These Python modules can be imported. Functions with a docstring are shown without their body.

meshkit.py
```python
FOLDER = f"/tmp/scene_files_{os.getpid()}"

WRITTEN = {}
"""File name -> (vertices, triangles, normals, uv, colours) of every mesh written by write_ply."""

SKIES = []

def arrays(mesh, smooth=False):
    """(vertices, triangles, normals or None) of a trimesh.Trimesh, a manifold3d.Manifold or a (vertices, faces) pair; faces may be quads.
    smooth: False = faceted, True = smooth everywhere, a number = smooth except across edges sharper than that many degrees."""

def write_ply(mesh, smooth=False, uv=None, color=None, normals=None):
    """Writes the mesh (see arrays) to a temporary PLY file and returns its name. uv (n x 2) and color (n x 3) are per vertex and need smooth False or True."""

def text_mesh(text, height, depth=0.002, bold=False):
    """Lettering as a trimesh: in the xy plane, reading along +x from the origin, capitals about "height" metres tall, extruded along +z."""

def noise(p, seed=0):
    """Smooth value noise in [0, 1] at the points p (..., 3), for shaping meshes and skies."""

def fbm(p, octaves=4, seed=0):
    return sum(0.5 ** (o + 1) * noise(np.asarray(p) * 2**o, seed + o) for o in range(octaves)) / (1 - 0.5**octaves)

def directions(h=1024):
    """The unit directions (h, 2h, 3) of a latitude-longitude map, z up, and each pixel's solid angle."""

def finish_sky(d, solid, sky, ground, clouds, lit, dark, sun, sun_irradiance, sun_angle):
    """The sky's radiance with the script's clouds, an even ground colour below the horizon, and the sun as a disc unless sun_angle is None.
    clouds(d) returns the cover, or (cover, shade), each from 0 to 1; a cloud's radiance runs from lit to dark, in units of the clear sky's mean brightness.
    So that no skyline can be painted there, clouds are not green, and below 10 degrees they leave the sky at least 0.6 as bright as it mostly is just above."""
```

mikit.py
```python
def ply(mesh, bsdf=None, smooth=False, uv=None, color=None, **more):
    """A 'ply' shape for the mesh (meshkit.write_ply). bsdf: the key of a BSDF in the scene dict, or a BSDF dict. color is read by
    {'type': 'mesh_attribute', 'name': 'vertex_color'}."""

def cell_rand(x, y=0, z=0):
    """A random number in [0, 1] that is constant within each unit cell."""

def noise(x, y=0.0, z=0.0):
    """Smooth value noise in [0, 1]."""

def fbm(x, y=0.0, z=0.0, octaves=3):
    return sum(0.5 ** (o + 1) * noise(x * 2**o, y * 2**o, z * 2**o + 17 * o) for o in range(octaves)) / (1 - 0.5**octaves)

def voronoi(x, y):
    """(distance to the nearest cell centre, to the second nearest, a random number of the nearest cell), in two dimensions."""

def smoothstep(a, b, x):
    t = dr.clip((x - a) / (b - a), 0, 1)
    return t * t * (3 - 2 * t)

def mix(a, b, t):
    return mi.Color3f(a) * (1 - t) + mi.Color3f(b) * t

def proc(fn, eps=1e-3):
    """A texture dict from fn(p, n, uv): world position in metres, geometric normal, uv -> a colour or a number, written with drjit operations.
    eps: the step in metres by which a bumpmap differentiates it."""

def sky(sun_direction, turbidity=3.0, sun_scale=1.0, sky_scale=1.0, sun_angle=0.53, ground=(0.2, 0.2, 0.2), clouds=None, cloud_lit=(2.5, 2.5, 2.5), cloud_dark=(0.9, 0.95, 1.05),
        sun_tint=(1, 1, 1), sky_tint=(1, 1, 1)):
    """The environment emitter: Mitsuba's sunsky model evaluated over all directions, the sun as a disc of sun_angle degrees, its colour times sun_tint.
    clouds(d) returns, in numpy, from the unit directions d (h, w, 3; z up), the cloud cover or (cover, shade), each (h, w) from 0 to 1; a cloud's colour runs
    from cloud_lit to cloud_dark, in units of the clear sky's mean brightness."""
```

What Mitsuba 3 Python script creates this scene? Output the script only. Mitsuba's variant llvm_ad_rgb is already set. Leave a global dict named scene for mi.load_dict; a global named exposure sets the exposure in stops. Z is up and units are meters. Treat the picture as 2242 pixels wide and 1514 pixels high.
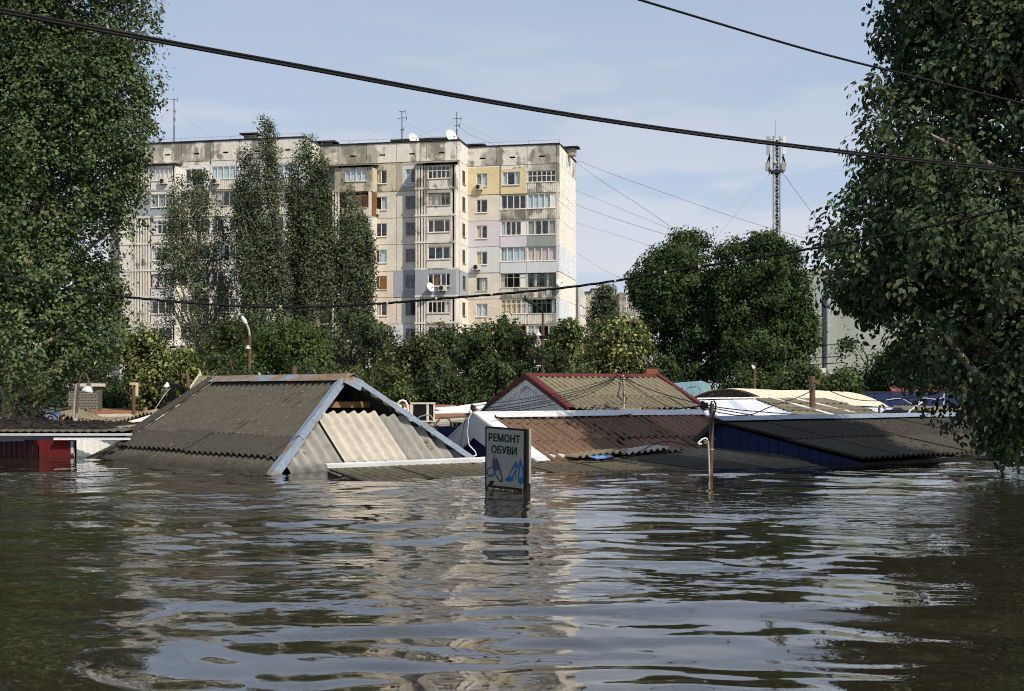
import math, random
import numpy as np, trimesh, drjit as dr, mitsuba as mi, mikit, meshkit
from shapely.geometry import Polygon
from mitsuba import ScalarTransform4f as T

rng = np.random.default_rng(7)
random.seed(7)
scene, labels = {}, {}

# ------------------------------------------------------------------ camera, sky, exposure
W0, H0, F0, HX, HY, EYE = 2242.0, 1514.0, 2850.0, 1121.0, 868.0, 1.1
exposure = 2.08
scene['camera'] = {'type': 'perspective', 'fov': 2 * math.degrees(math.atan(HX / F0)), 'fov_axis': 'x',
                   'principal_point_offset_x': 0.0, 'principal_point_offset_y': -(HY - H0 / 2) / H0,
                   'near_clip': 0.1, 'far_clip': 3000.0,
                   'to_world': T().look_at(origin=[0, 0, EYE], target=[0, 10, EYE], up=[0, 0, 1])}
SUN_AZ, SUN_EL = math.radians(42), math.radians(47)
SUN = (math.sin(SUN_AZ) * math.cos(SUN_EL), -math.cos(SUN_AZ) * math.cos(SUN_EL), math.sin(SUN_EL))


def clouds(d):
    # thin broken fair-weather cloud in flat banks, all round the sky, thinning upwards
    az, el = np.arctan2(d[..., 0], d[..., 1]), np.arcsin(np.clip(d[..., 2], -1, 1))
    q = np.stack([d[..., 0] / (np.abs(d[..., 2]) * 0.6 + 0.10), d[..., 1] / (np.abs(d[..., 2]) * 0.6 + 0.10), el * 9.0], -1)
    n1 = meshkit.fbm(q * [0.8, 0.8, 1.0] + 3.1, 5, seed=11)
    n2 = meshkit.fbm(np.stack([d[..., 0] * 9, d[..., 1] * 9, el * 38], -1), 5, seed=4)
    n3 = meshkit.fbm(np.stack([d[..., 0] * 4.5 + 7, d[..., 1] * 4.5, el * 20], -1), 4, seed=23)
    veil = 0.40 + 0.20 * np.clip((n1 - 0.38) / 0.35, 0, 1)
    cum = np.clip((0.55 * n2 + 0.45 * n3 - 0.512 + 0.065 * np.exp(-((el - 0.135) / 0.05) ** 2)) / 0.06, 0, 1)
    fade = np.clip(1.05 - el / 0.30, 0.0, 1)
    cum = cum * fade * np.clip(el / 0.03, 0, 1)
    hazeband = 0.30 * np.exp(-el / 0.11)
    cover = 1 - (1 - veil) * (1 - 0.72 * cum) * (1 - hazeband)
    return cover, np.clip(0.75 - 0.75 * cum, 0, 1)


scene['sky'] = mikit.sky(SUN, turbidity=4.0, sun_scale=0.90, sky_scale=1.16, sun_tint=(0.90, 0.97, 1.06), sky_tint=(1.04, 0.98, 0.92),
                         ground=(0.10, 0.10, 0.08), clouds=clouds, cloud_lit=(1.75, 1.70, 1.76), cloud_dark=(1.16, 1.24, 1.44))


# ------------------------------------------------------------------ pixel of the photograph + distance -> point
def P(x, y, Y):
    return np.array([(x - HX) / F0 * Y, Y, EYE + (HY - y) / F0 * Y])


def ray(x, y):
    return np.array([(x - HX) / F0, 1.0, (HY - y) / F0])


EYE3 = np.array([0, 0, EYE])


def onplane(x, y, O, N):
    r = ray(x, y)
    return EYE3 + r * (np.dot(np.asarray(O) - EYE3, N) / np.dot(r, N))


def unit(v):
    v = np.asarray(v, float)
    return v / np.linalg.norm(v)


# ------------------------------------------------------------------ materials
PAL, PALI = [], {}


def pal(name, rgb):
    PALI[name] = len(PAL)
    PAL.append(rgb)


def lin(r, g, b):
    c = np.array([r, g, b]) / 255.0
    return tuple(float(v) for v in np.where(c < 0.04045, c / 12.92, ((c + 0.055) / 1.055) ** 2.4))


for n_, c_ in dict(
        cream=(206, 200, 188), creamlight=(211, 207, 198), peach=(206, 194, 180), ochre=(190, 183, 163), yellow=(204, 191, 152), lilac=(197, 192, 202),
        paleblue=(196, 200, 205), steel=(150, 156, 162), graygreen=(138, 144, 140), concrete=(170, 164, 146), dirty=(160, 156, 138), joint=(112, 92, 74), dark=(34, 34, 36),
        interior=(62, 60, 56), white=(214, 214, 212), whitewarm=(206, 202, 190), brownwood=(120, 84, 48), darkmetal=(40, 41, 44), black=(20, 20, 22), rustpipe=(96, 76, 63),
        pole=(168, 164, 154), galv=(132, 142, 152), curtain=(206, 208, 206), curtainblue=(176, 192, 202), blind=(190, 178, 170), bluewall=(26, 40, 80), maroon=(64, 20, 22), red=(92, 22, 25),
        redtrim=(84, 38, 41), whitesheet=(206, 208, 214), bluesheet=(176, 186, 206), tan=(194, 185, 166), tarp=(92, 126, 176), teal=(96, 140, 156), mint=(112, 152, 152), navy=(28, 42, 78),
        pinkroof=(128, 84, 82), seagreen=(150, 158, 150), graybrick=(128, 124, 116), mortar=(92, 88, 80), bark=(86, 78, 64), barklight=(150, 142, 122), orange=(130, 86, 64), signface=(122, 124, 114),
        shoe=(58, 60, 70), shoelight=(112, 122, 134), heel=(32, 82, 120), wood=(140, 112, 78), flatroof=(122, 112, 92), debris=(38, 36, 32), tealrecess=(150, 174, 168), yelltube=(196, 170, 108), dish=(216, 216, 214),
        brownbrick=(110, 78, 58), bandbeige=(196, 182, 150), farwall=(168, 164, 152), rustroof=(110, 78, 58), gateteal=(118, 150, 168), frameblue=(46, 70, 104), greenframe=(62, 86, 72), sheetgray=(150, 146, 134), tin=(186, 190, 194)).items():
    pal(n_, lin(*c_))
for n_, c_ in dict(  # roofing sheet colours, read by the slate texture
        slategray=(73, 71, 63), slatebrown=(106, 86, 71), slatebeige=(172, 167, 157), slatewhite=(138, 138, 134), slatedark=(60, 58, 53), slateyellow=(124, 118, 98), slatered=(126, 96, 86), slateold=(112, 107, 90)).items():
    pal(n_, lin(*c_))
PAL_A = [np.array([c[k] for c in PAL], np.float32) for k in range(3)]


def palette(uv):
    i = mi.UInt32(dr.clip(uv.x + 0.5, 0, len(PAL) - 1))
    out = [mi.Float(0)] * 3
    arrs = [mi.Float(a) for a in PAL_A]
    return mi.Color3f(*[dr.gather(mi.Float, a, i) for a in arrs])


def f_paint(p, n, uv):
    base, dirt = palette(uv), uv.y
    big = mikit.fbm(p.x * 0.5 + 5, p.y * 0.5, p.z * 0.9, 3)
    streak = mikit.noise(p.x * 1.8 + p.y * 1.6, p.z * 0.35, 2.0)
    fine = mikit.noise(p.x * 31, p.y * 31, p.z * 31)
    d = dirt * mikit.smoothstep(0.42, 0.85, 0.5 * big + 0.5 * streak)
    c = base * (0.88 + 0.20 * big + 0.03 * fine)
    wet = 1.0 - mikit.smoothstep(0.03, 0.11, p.z + 0.05 * fine)      # damp, silty band above the flood line
    c = mikit.mix(c, c * mi.Color3f(0.50, 0.46, 0.38) + mi.Color3f(0.010, 0.008, 0.005), wet)
    return mikit.mix(c, c * mi.Color3f(0.42, 0.40, 0.34), d)


def f_stain(p, n, uv):   # concrete with black-green weathering that runs down from the top edge; uv.y = amount
    base = palette(uv)
    s = p.x + p.y * 0.9
    big = mikit.fbm(s * 0.42, p.z * 0.6, 2.0, 4)
    run = mikit.fbm(s * 2.4, p.z * 0.30, 3.0, 2)
    fine = mikit.fbm(s * 1.9, p.z * 1.9, 1.0, 2)
    m = mikit.smoothstep(0.64 - 0.28 * uv.y, 0.73 - 0.27 * uv.y, 0.50 * big + 0.34 * run + 0.16 * fine)
    mott = mikit.fbm(s * 2.2, p.z * 1.1, 7.0, 3)
    c = base * (0.88 + 0.18 * fine)
    return mikit.mix(c, mi.Color3f(0.135, 0.132, 0.105), m * (0.62 + 0.38 * mikit.smoothstep(0.35, 0.60, mott)) * 0.86)


def f_slate(p, n, uv):   # weathered asbestos cement: moss, lichen specks, streaks
    base = palette(uv)
    big = mikit.fbm(p.x * 1.6, p.y * 1.6, p.z * 1.6, 3)
    mid = mikit.fbm(p.x * 11, p.y * 11, p.z * 11, 2)
    speck = mikit.noise(p.x * 46, p.y * 46, p.z * 46)
    spk2 = mikit.noise(p.x * 23 + 9, p.y * 23, p.z * 23)
    c = base * (0.55 + 0.55 * big + 0.35 * mid)
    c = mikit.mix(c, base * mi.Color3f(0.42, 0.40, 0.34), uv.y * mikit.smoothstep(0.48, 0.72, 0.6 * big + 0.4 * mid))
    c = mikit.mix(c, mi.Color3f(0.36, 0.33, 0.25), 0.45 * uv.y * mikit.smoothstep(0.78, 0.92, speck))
    wet = 1.0 - mikit.smoothstep(0.04, 0.24, p.z + 0.10 * mid)
    c = mikit.mix(c, c * 0.45, wet)
    return mikit.mix(c, mi.Color3f(0.30, 0.19, 0.055), 0.55 * uv.y * mikit.smoothstep(0.86, 0.93, spk2) * mikit.smoothstep(0.5, 0.7, big))


def f_rust(p, n, uv):    # galvanised flashing going to rust; uv.y = how far
    a = mikit.fbm(p.x * 3.0, p.y * 3.0, p.z * 3.0 + 4, 3)
    b = mikit.fbm(p.x * 22, p.y * 22, p.z * 22, 2)
    zinc = mikit.mix((0.13, 0.18, 0.25), (0.27, 0.32, 0.38), b)
    rust = mikit.mix((0.14, 0.075, 0.03), (0.30, 0.20, 0.10), b)
    return mikit.mix(zinc, rust, mikit.smoothstep(0.66 - 0.40 * uv.y, 0.82 - 0.36 * uv.y, 0.7 * a + 0.3 * b))


def f_bark(p, n, uv):
    a = mikit.fbm(p.x * 9, p.y * 9, p.z * 2.2, 3)
    return palette(uv) * (0.45 + 0.95 * a)


def principled(tex, rough=0.7, spec=0.3, metallic=0.0):
    return {'type': 'twosided', 'bsdf': {'type': 'principled', 'base_color': tex, 'roughness': rough, 'specular': spec, 'metallic': metallic}}


paint_tex = mikit.proc(f_paint)
scene['m_paint'] = principled(paint_tex, 0.75, 0.25)
scene['m_gloss'] = principled(paint_tex, 0.32, 0.45)
scene['m_stain'] = principled(mikit.proc(f_stain), 0.9, 0.15)
scene['m_slate'] = principled(mikit.proc(f_slate), 0.8, 0.25)
scene['m_rust'] = principled(mikit.proc(f_rust), 0.45, 0.4, 0.25)
scene['m_bark'] = principled(mikit.proc(f_bark), 0.9, 0.1)
scene['m_leaf'] = {'type': 'principledthin', 'base_color': {'type': 'mesh_attribute', 'name': 'vertex_color'}, 'roughness': 0.42, 'diff_trans': 0.48, 'eta': 1.45}
scene['m_glass'] = {'type': 'thindielectric', 'int_ior': 1.52}


def f_water(p, n, uv):
    a = mikit.fbm(p.x * 0.35, p.y * 0.6, 0.0, 3)
    return mikit.mix((0.0135, 0.0120, 0.0075), (0.024, 0.0205, 0.0130), a)


def f_ripple(p, n, uv):
    w = mikit.fbm(p.x * 7.0, p.y * 11.0, 0.0, 3) * 0.0048 * (0.12 + 2.2 * mikit.smoothstep(0.42, 0.75, mikit.fbm(p.x * 0.30 + 40, p.y * 0.45, 0.0, 2)))
    return w


scene['m_water'] = {'type': 'bumpmap', 'arbitrary': {'type': 'proc', **mikit.proc(f_ripple, 0.012)}, 'scale': 1.0,
                    'bsdf': {'type': 'plastic', 'int_ior': 1.58, 'diffuse_reflectance': mikit.proc(f_water), 'nonlinear': False}}

# ------------------------------------------------------------------ scene entries
COUNT = {}


def newkey(name, parent=None):
    full = name if parent is None else parent + '__' + name
    k = COUNT.get(full, 0)
    COUNT[full] = k + 1
    return full if k == 0 else f'{full}_{k:03d}'


class MB:
    """Collects simple pieces into one mesh."""
    def __init__(self):
        self.v, self.f, self.n = [], [], 0

    def add(self, v, f):
        v = np.asarray(v, float)
        f = np.asarray(f, int)
        if f.shape[1] == 4:
            f = np.vstack([f[:, [0, 1, 2]], f[:, [0, 2, 3]]])
        self.v.append(v)
        self.f.append(f + self.n)
        self.n += len(v)
        return self

    def hexa(self, c):   # 8 corners: bottom ring 0-3, top ring 4-7
        return self.add(c, [[0, 3, 2, 1], [4, 5, 6, 7], [0, 1, 5, 4], [1, 2, 6, 5], [2, 3, 7, 6], [3, 0, 4, 7]])

    def box(self, lo, hi, fr=None):
        (a, b, c), (d, e, f) = lo, hi
        q = [(a, b, c), (d, b, c), (d, e, c), (a, e, c), (a, b, f), (d, b, f), (d, e, f), (a, e, f)]
        return self.hexa([fr(*t) for t in q] if fr else q)

    def slab(self, pts, t):   # 4 points of a face, thickened by t along the normal
        p = [np.asarray(x, float) for x in pts]
        n = unit(np.cross(p[1] - p[0], p[3] - p[0])) * t
        return self.hexa([*p, *[x + n for x in p]])

    def tube(self, pts, r, n=6):
        pts = np.asarray(pts, float)
        rr = np.broadcast_to(np.asarray(r, float), len(pts))
        tang = np.gradient(pts, axis=0)
        tang /= np.linalg.norm(tang, axis=1, keepdims=True) + 1e-12
        ref = np.array([0, 0, 1.0]) if abs(tang[:, 2]).mean() < 0.8 else np.array([1.0, 0, 0])
        a = np.cross(tang, ref)
        a /= np.linalg.norm(a, axis=1, keepdims=True) + 1e-12
        b = np.cross(tang, a)
        th = np.arange(n) * 2 * np.pi / n
        v = (pts[:, None] + rr[:, None, None] * (np.cos(th)[None, :, None] * a[:, None] + np.sin(th)[None, :, None] * b[:, None])).reshape(-1, 3)
        f = []
        for i in range(len(pts) - 1):
            for j in range(n):
                k = (j + 1) % n
                f.append([i * n + j, i * n + k, (i + 1) * n + k, (i + 1) * n + j])
        self.add(v, f)
        c0, c1 = [0] * (n - 2), [0] * (n - 2)
        e = (len(pts) - 1) * n
        self.add(v[:n], [[0, i + 1, i] for i in range(1, n - 1)])
        self.add(v[e:], [[0, i, i + 1] for i in range(1, n - 1)])
        return self

    def lathe(self, prof, O, axis=(0, 0, 1), n=16):   # prof: (radius, height)
        axis = unit(axis)
        a = unit(np.cross(axis, [0.31, 0.9, 0.2]))
        b = np.cross(axis, a)
        th = np.arange(n) * 2 * np.pi / n
        ring = np.cos(th)[:, None] * a + np.sin(th)[:, None] * b
        v = np.vstack([np.asarray(O) + ring * r + axis * h for r, h in prof])
        f = [[i * n + j, i * n + (j + 1) % n, (i + 1) * n + (j + 1) % n, (i + 1) * n + j] for i in range(len(prof) - 1) for j in range(n)]
        return self.add(v, f)

    def mesh(self):
        return np.vstack(self.v), np.vstack(self.f)


def put(name, mesh, mat, col=None, dirt=0.3, parent=None, smooth=False, color=None, label=None, cat=None, group=None, kind=None, uvy=None):
    """One entry of the scene. mesh: MB, (v, f) or Trimesh; col: palette name."""
    k = newkey(name, parent)
    if isinstance(mesh, MB):
        mesh = mesh.mesh()
    elif hasattr(mesh, 'faces'):
        mesh = (np.array(mesh.vertices), np.array(mesh.faces))
    v, f = mesh
    f = np.asarray(f)
    if f.shape[1] == 4:
        f = np.vstack([f[:, [0, 1, 2]], f[:, [0, 2, 3]]])
    uv = None
    if col is not None:
        uv = np.tile([float(PALI[col]), float(dirt)], (len(v), 1))
        if uvy is not None:
            uv[:, 1] = uvy
    scene[k] = mikit.ply((v, f), mat, smooth=smooth, uv=uv, color=color)
    lab(k, label, cat, group, kind)
    return k


def lab(k, label=None, cat=None, group=None, kind=None):
    d = {a: b for a, b in (('label', label), ('category', cat), ('group', group), ('kind', kind)) if b}
    if d:
        labels[k] = {**labels.get(k, {}), **d}


def thing(name, label, cat, group=None):
    k = newkey(name)
    lab(k, label, cat, group)
    return k


# ------------------------------------------------------------------ water: one wind-ruffled sheet, finer towards the bank of shops
def water():
    ws = []
    g = np.random.default_rng(3)
    for lam_lo, lam_hi, slope, count, spread in ((2.0, 4.5, 0.013, 12, 0.8), (0.9, 2.0, 0.019, 20, 0.65), (0.42, 0.9, 0.023, 30, 0.8), (0.2, 0.42, 0.023, 32, 1.0)):
        for _ in range(count):
            lam = math.exp(g.uniform(math.log(lam_lo), math.log(lam_hi)))
            th = math.pi / 2 + 0.12 + g.normal() * spread * 0.55
            k = 2 * math.pi / lam
            ws.append((k * math.cos(th), k * math.sin(th), slope * math.sqrt(2 / count) / k, g.uniform(0, 6.28), lam))
    ys = 3.0 * 1.0042 ** np.arange(0, 620)
    us = np.linspace(-0.62, 0.62, 620)
    X = ys[:, None] * us[None]
    Yg = np.broadcast_to(ys[:, None], X.shape)
    # slow drifting warp so that the crests are not ruled lines
    q = np.stack([X * 0.35, Yg * 0.35, X * 0], -1)
    wx, wy = (meshkit.fbm(q, 3, seed=5) - 0.5) * 1.6, (meshkit.fbm(q, 3, seed=9) - 0.5) * 1.6
    calm = 0.55 + 0.9 * meshkit.fbm(np.stack([X * 0.22 + 3, Yg * 0.5, X * 0], -1), 3, seed=2)
    Z = np.zeros_like(X)
    for kx, ky, a, ph, lam in ws:
        step = 0.0042 * Yg
        fade = np.clip((lam / step - 2.5) / 3, 0, 1)
        m = calm if lam < 1.0 else 1.0
        Z += a * m * fade * np.sin(kx * (X + wx) + ky * (Yg + wy) + ph)
    # rough water where the current runs over the drowned roofs
    rough = np.exp(-((X - 3.2) / 3.0) ** 2 - ((Yg - 18.3) / 2.2) ** 2)
    Z += rough * 0.030 * (meshkit.fbm(np.stack([X * 2.3, Yg * 2.6, X * 0], -1), 4, seed=8) - 0.5)
    Z *= np.clip((0.62 - np.abs(us)) / 0.05, 0, 1)[None] * np.clip((40.0 - ys) / 8, 0, 1)[:, None]
    v = np.stack([X, Yg, Z], -1).reshape(-1, 3)
    nr, nc = X.shape
    i = (np.arange(nr - 1)[:, None] * nc + np.arange(nc - 1)[None]).ravel()
    f = np.vstack([np.stack([i, i + 1, i + nc + 1], 1), np.stack([i, i + nc + 1, i + nc], 1)])
    y0, y1 = ys[0], ys[-1]
    a0, a1 = 0.62 * y0, 0.62 * y1
    B = 1500.0   # the sheet runs on to the horizon round the fine grid
    ring = [(-a0, y0), (a0, y0), (a1, y1), (-a1, y1)]
    out = [(-B, -B), (B, -B), (B, B), (-B, B)]
    rv = np.array([(x, y, 0.0) for x, y in ring + out])
    rf = np.array([[4, 5, 1], [4, 1, 0], [5, 6, 2], [5, 2, 1], [6, 7, 3], [6, 3, 2], [7, 4, 0], [7, 0, 3]])
    v, f = np.vstack([v, rv]), np.vstack([f, rf + len(v)])
    scene[newkey('water')] = mikit.ply((v, f), 'm_water', smooth=True)
    lab('water', kind='structure')


water()
# ------------------------------------------------------------------ the nine-storey apartment block
AE = math.radians(11.8)
E1, E2 = np.array([-math.cos(AE), math.sin(AE), 0]), np.array([math.sin(AE), math.cos(AE), 0])
CO = np.array([5.03, 138.5, 0.0])
STOREY, ZTOP, ZATTIC, ZC1 = 2.806, 27.93, 25.87, 22.78


def W(s, d, z):
    return CO + E1 * s + E2 * d + np.array([0, 0, z])


def S(px, d):
    u = (px - HX) / F0
    o = CO + E2 * d
    return (u * o[1] - o[0]) / (E1[0] - u * E1[1])


def Zat(px, py, d):
    p = W(S(px, d), d, 0)
    return EYE + (HY - py) / F0 * p[1]


def zc(k):
    return ZC1 + STOREY - STOREY * k


BLD = thing('apartment_building', 'nine-storey weathered panel apartment building with stained attic and stepped facade', 'apartment building')


def ring(mb, s0, s1, z0, z1, d0, d1, hole=None):
    if hole is None:
        return mb.box((s0, d0, z0), (s1, d1, z1), W)
    a, b, c, e = hole
    mb.box((s0, d0, z0), (a, d1, z1), W).box((b, d0, z0), (s1, d1, z1), W)
    mb.box((a, d0, z0), (b, d1, c), W).box((a, d0, e), (b, d1, z1), W)
    return mb


def panel(s0, s1, z0, z1, d, col, dirt=0.35, hole=None, mat='m_paint', t=0.28, gap=0.025, name='wall_panel'):
    mb = MB()
    ring(mb, s0 + gap, s1 - gap, z0 + gap, z1 - gap, d, d + t, hole)
    return put(name, mb, mat, col, dirt, BLD)


def window(s0, s1, z0, z1, d, n=2, frame='white', curtain=None, transom=None, sill=True, widths=None, fr=0.07, name='window', solid=()):
    """Frame, panes, sill and (where seen) curtains; d = plane of the wall. solid: indices of lights that are boarded or panelled."""
    w = MB()
    din, dt = d + 0.07, 0.07
    w.box((s0, din, z0), (s1, din + dt, z0 + fr), W).box((s0, din, z1 - fr), (s1, din + dt, z1), W)
    w.box((s0, din, z0 + fr), (s0 + fr, din + dt, z1 - fr), W).box((s1 - fr, din, z0 + fr), (s1, din + dt, z1 - fr), W)
    cuts = np.linspace(s0, s1, n + 1) if widths is None else s0 + (s1 - s0) * np.concatenate([[0], np.cumsum(widths) / sum(widths)])
    for c in cuts[1:-1]:
        w.box((c - fr * 0.62, din - 0.01, z0 + fr), (c + fr * 0.62, din + dt - 0.01, z1 - fr), W)
    if transom:
        w.box((s0 + fr, din - 0.016, transom - 0.035), (s1 - fr, din + dt - 0.016, transom + 0.035), W)
    k = put(name, w, 'm_paint', frame, 0.15, BLD)
    for i in range(len(cuts) - 1):
        a, b = cuts[i] + fr * 0.6, cuts[i + 1] - fr * 0.6
        if i in solid:
            put('board', MB().box((a, din + 0.02, z0 + fr), (b, din + 0.05, z1 - fr), W), 'm_paint', 'white', 0.2, k)
            continue
        tilt = rng.normal() * 0.006
        q = [W(a, din + 0.035 + tilt, z0 + fr), W(b, din + 0.035 - tilt, z0 + fr), W(b, din + 0.035 - tilt, z1 - fr), W(a, din + 0.035 + tilt, z1 - fr)]
        put('pane', (np.array(q), np.array([[0, 1, 2], [0, 2, 3]])), 'm_glass', None, parent=k)
    if sill:
        put('sill', MB().box((s0 - 0.05, d - 0.10, z0 - 0.07), (s1 + 0.05, d + 0.06, z0 - 0.005), W), 'm_paint', 'whitewarm', 0.3, k)
    if curtain:
        for (fa, fb, col) in curtain:
            a, b = s0 + (s1 - s0) * fa, s0 + (s1 - s0) * fb
            ss = np.linspace(a, b, 13)
            v = [W(x, d + 0.24 + 0.03 * math.sin(i * 2.1), zz) for zz in (z0 + 0.04, z1 - 0.04) for i, x in enumerate(ss)]
            f = [[i, i + 1, 14 + i, 13 + i] for i in range(12)]
            put('curtain', (np.array(v), np.array(f)), 'm_paint', col, 0.1, k)
    return k


def ribbed(s0, s1, z0, z1, d, col, dirt, mat='m_stain', pitch=0.19, name='balcony_parapet'):
    mb = MB().box((s0, d, z0), (s1, d + 0.10, z1), W)
    n = max(2, int(abs(s1 - s0) / pitch))
    for i in range(n):
        a = s0 + (s1 - s0) * (i + 0.2) / n
        mb.box((a, d - 0.055, z0 + 0.01), (a + 0.55 * (s1 - s0) / n, d - 0.002, z1 - 0.01), W)
    put(name, mb, mat, col, dirt, BLD)


def plain(s0, s1, z0, z1, d, col, dirt=0.3, mat='m_paint', name='balcony_parapet', t=0.12):
    put(name, MB().box((s0, d, z0), (s1, d + t, z1), W), mat, col, dirt, BLD)


DR, DM, DL = 0.0, -4.1, -8.9
DBAY = DM - 1.35
ends = dict(R=(0.0, S(1023, DR)), M=(S(1004.5, DM), S(703, DM)), L=(S(666, DL), S(236, DL)))
SL_END = ends['L'][1]
# dark-coloured blocks standing for the unlit rooms behind the openings, end walls, roof
mb = MB()
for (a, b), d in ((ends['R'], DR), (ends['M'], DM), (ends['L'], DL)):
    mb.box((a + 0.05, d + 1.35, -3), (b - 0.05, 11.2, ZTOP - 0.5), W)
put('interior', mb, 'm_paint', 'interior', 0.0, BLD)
put('base', MB().box((0.1, DR + 0.3, -3), (ends['R'][1], 11.1, 0.45), W).box((ends['M'][0], DM + 0.3, -3), (ends['M'][1], 11.1, 0.45), W).box((ends['L'][0], DL + 0.3, -3), (ends['L'][1], 11.1, 0.45), W), 'm_paint', 'dirty', 0.5, BLD)
mb = MB()   # joint filler seen in the gaps between panels
for (a, b), d in ((ends['R'], DR), (ends['M'], DM), (ends['L'], DL)):
    for k in range(0, 11):
        z = zc(k) if k else ZATTIC
        mb.box((a + 0.03, d + 0.05, z - 0.10), (b - 0.03, d + 0.25, z + 0.10), W)
put('joint_filler', mb, 'm_paint', 'joint', 0.5, BLD)

# --- attic (top band) panels with their vent slots
def attic(cuts_px, d, stains, vents=True):
    for i in range(len(cuts_px) - 1):
        a, b = sorted((S(cuts_px[i], d), S(cuts_px[i + 1], d)))
        hole = None
        if vents and b - a > 2.2:
            m = 0.5 * (a + b) - 0.05
            hole = (m - 0.32, m + 0.32, 26.62, 26.80)
        k = panel(a, b, ZATTIC, ZTOP, d, 'creamlight', stains[i], hole, 'm_stain', name='attic_panel')
        if hole:
            put('vent_recess', MB().box((hole[0] - .1, d + 0.22, hole[2] - .1), (hole[1] + .1, d + 0.26, hole[3] + .1), W), 'm_paint', 'black', 0, k)
    a, b = sorted((S(cuts_px[0], d), S(cuts_px[-1], d)))
    put('roof_edge', MB().box((a - 0.06, d - 0.10, ZTOP + 0.003), (b + 0.06, d + 0.45, ZTOP + 0.13), W), 'm_paint', 'darkmetal', 0.2, BLD)


attic([1224.3, 1218.5, 1154, 1087, 1024], DR, [0.75, 0.62, 0.5, 0.45])
attic([1004.5, 999, 933.5, 868.5, 803, 740, 703], DM, [0.75, 0.85, 0.72, 0.45, 0.95, 0.7])
attic([666, 658, 600, 524, 461, 397, 334, 262], DL, [0.6, 0.62, 0.62, 0.55, 0.80, 0.86, 0.7])
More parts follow.
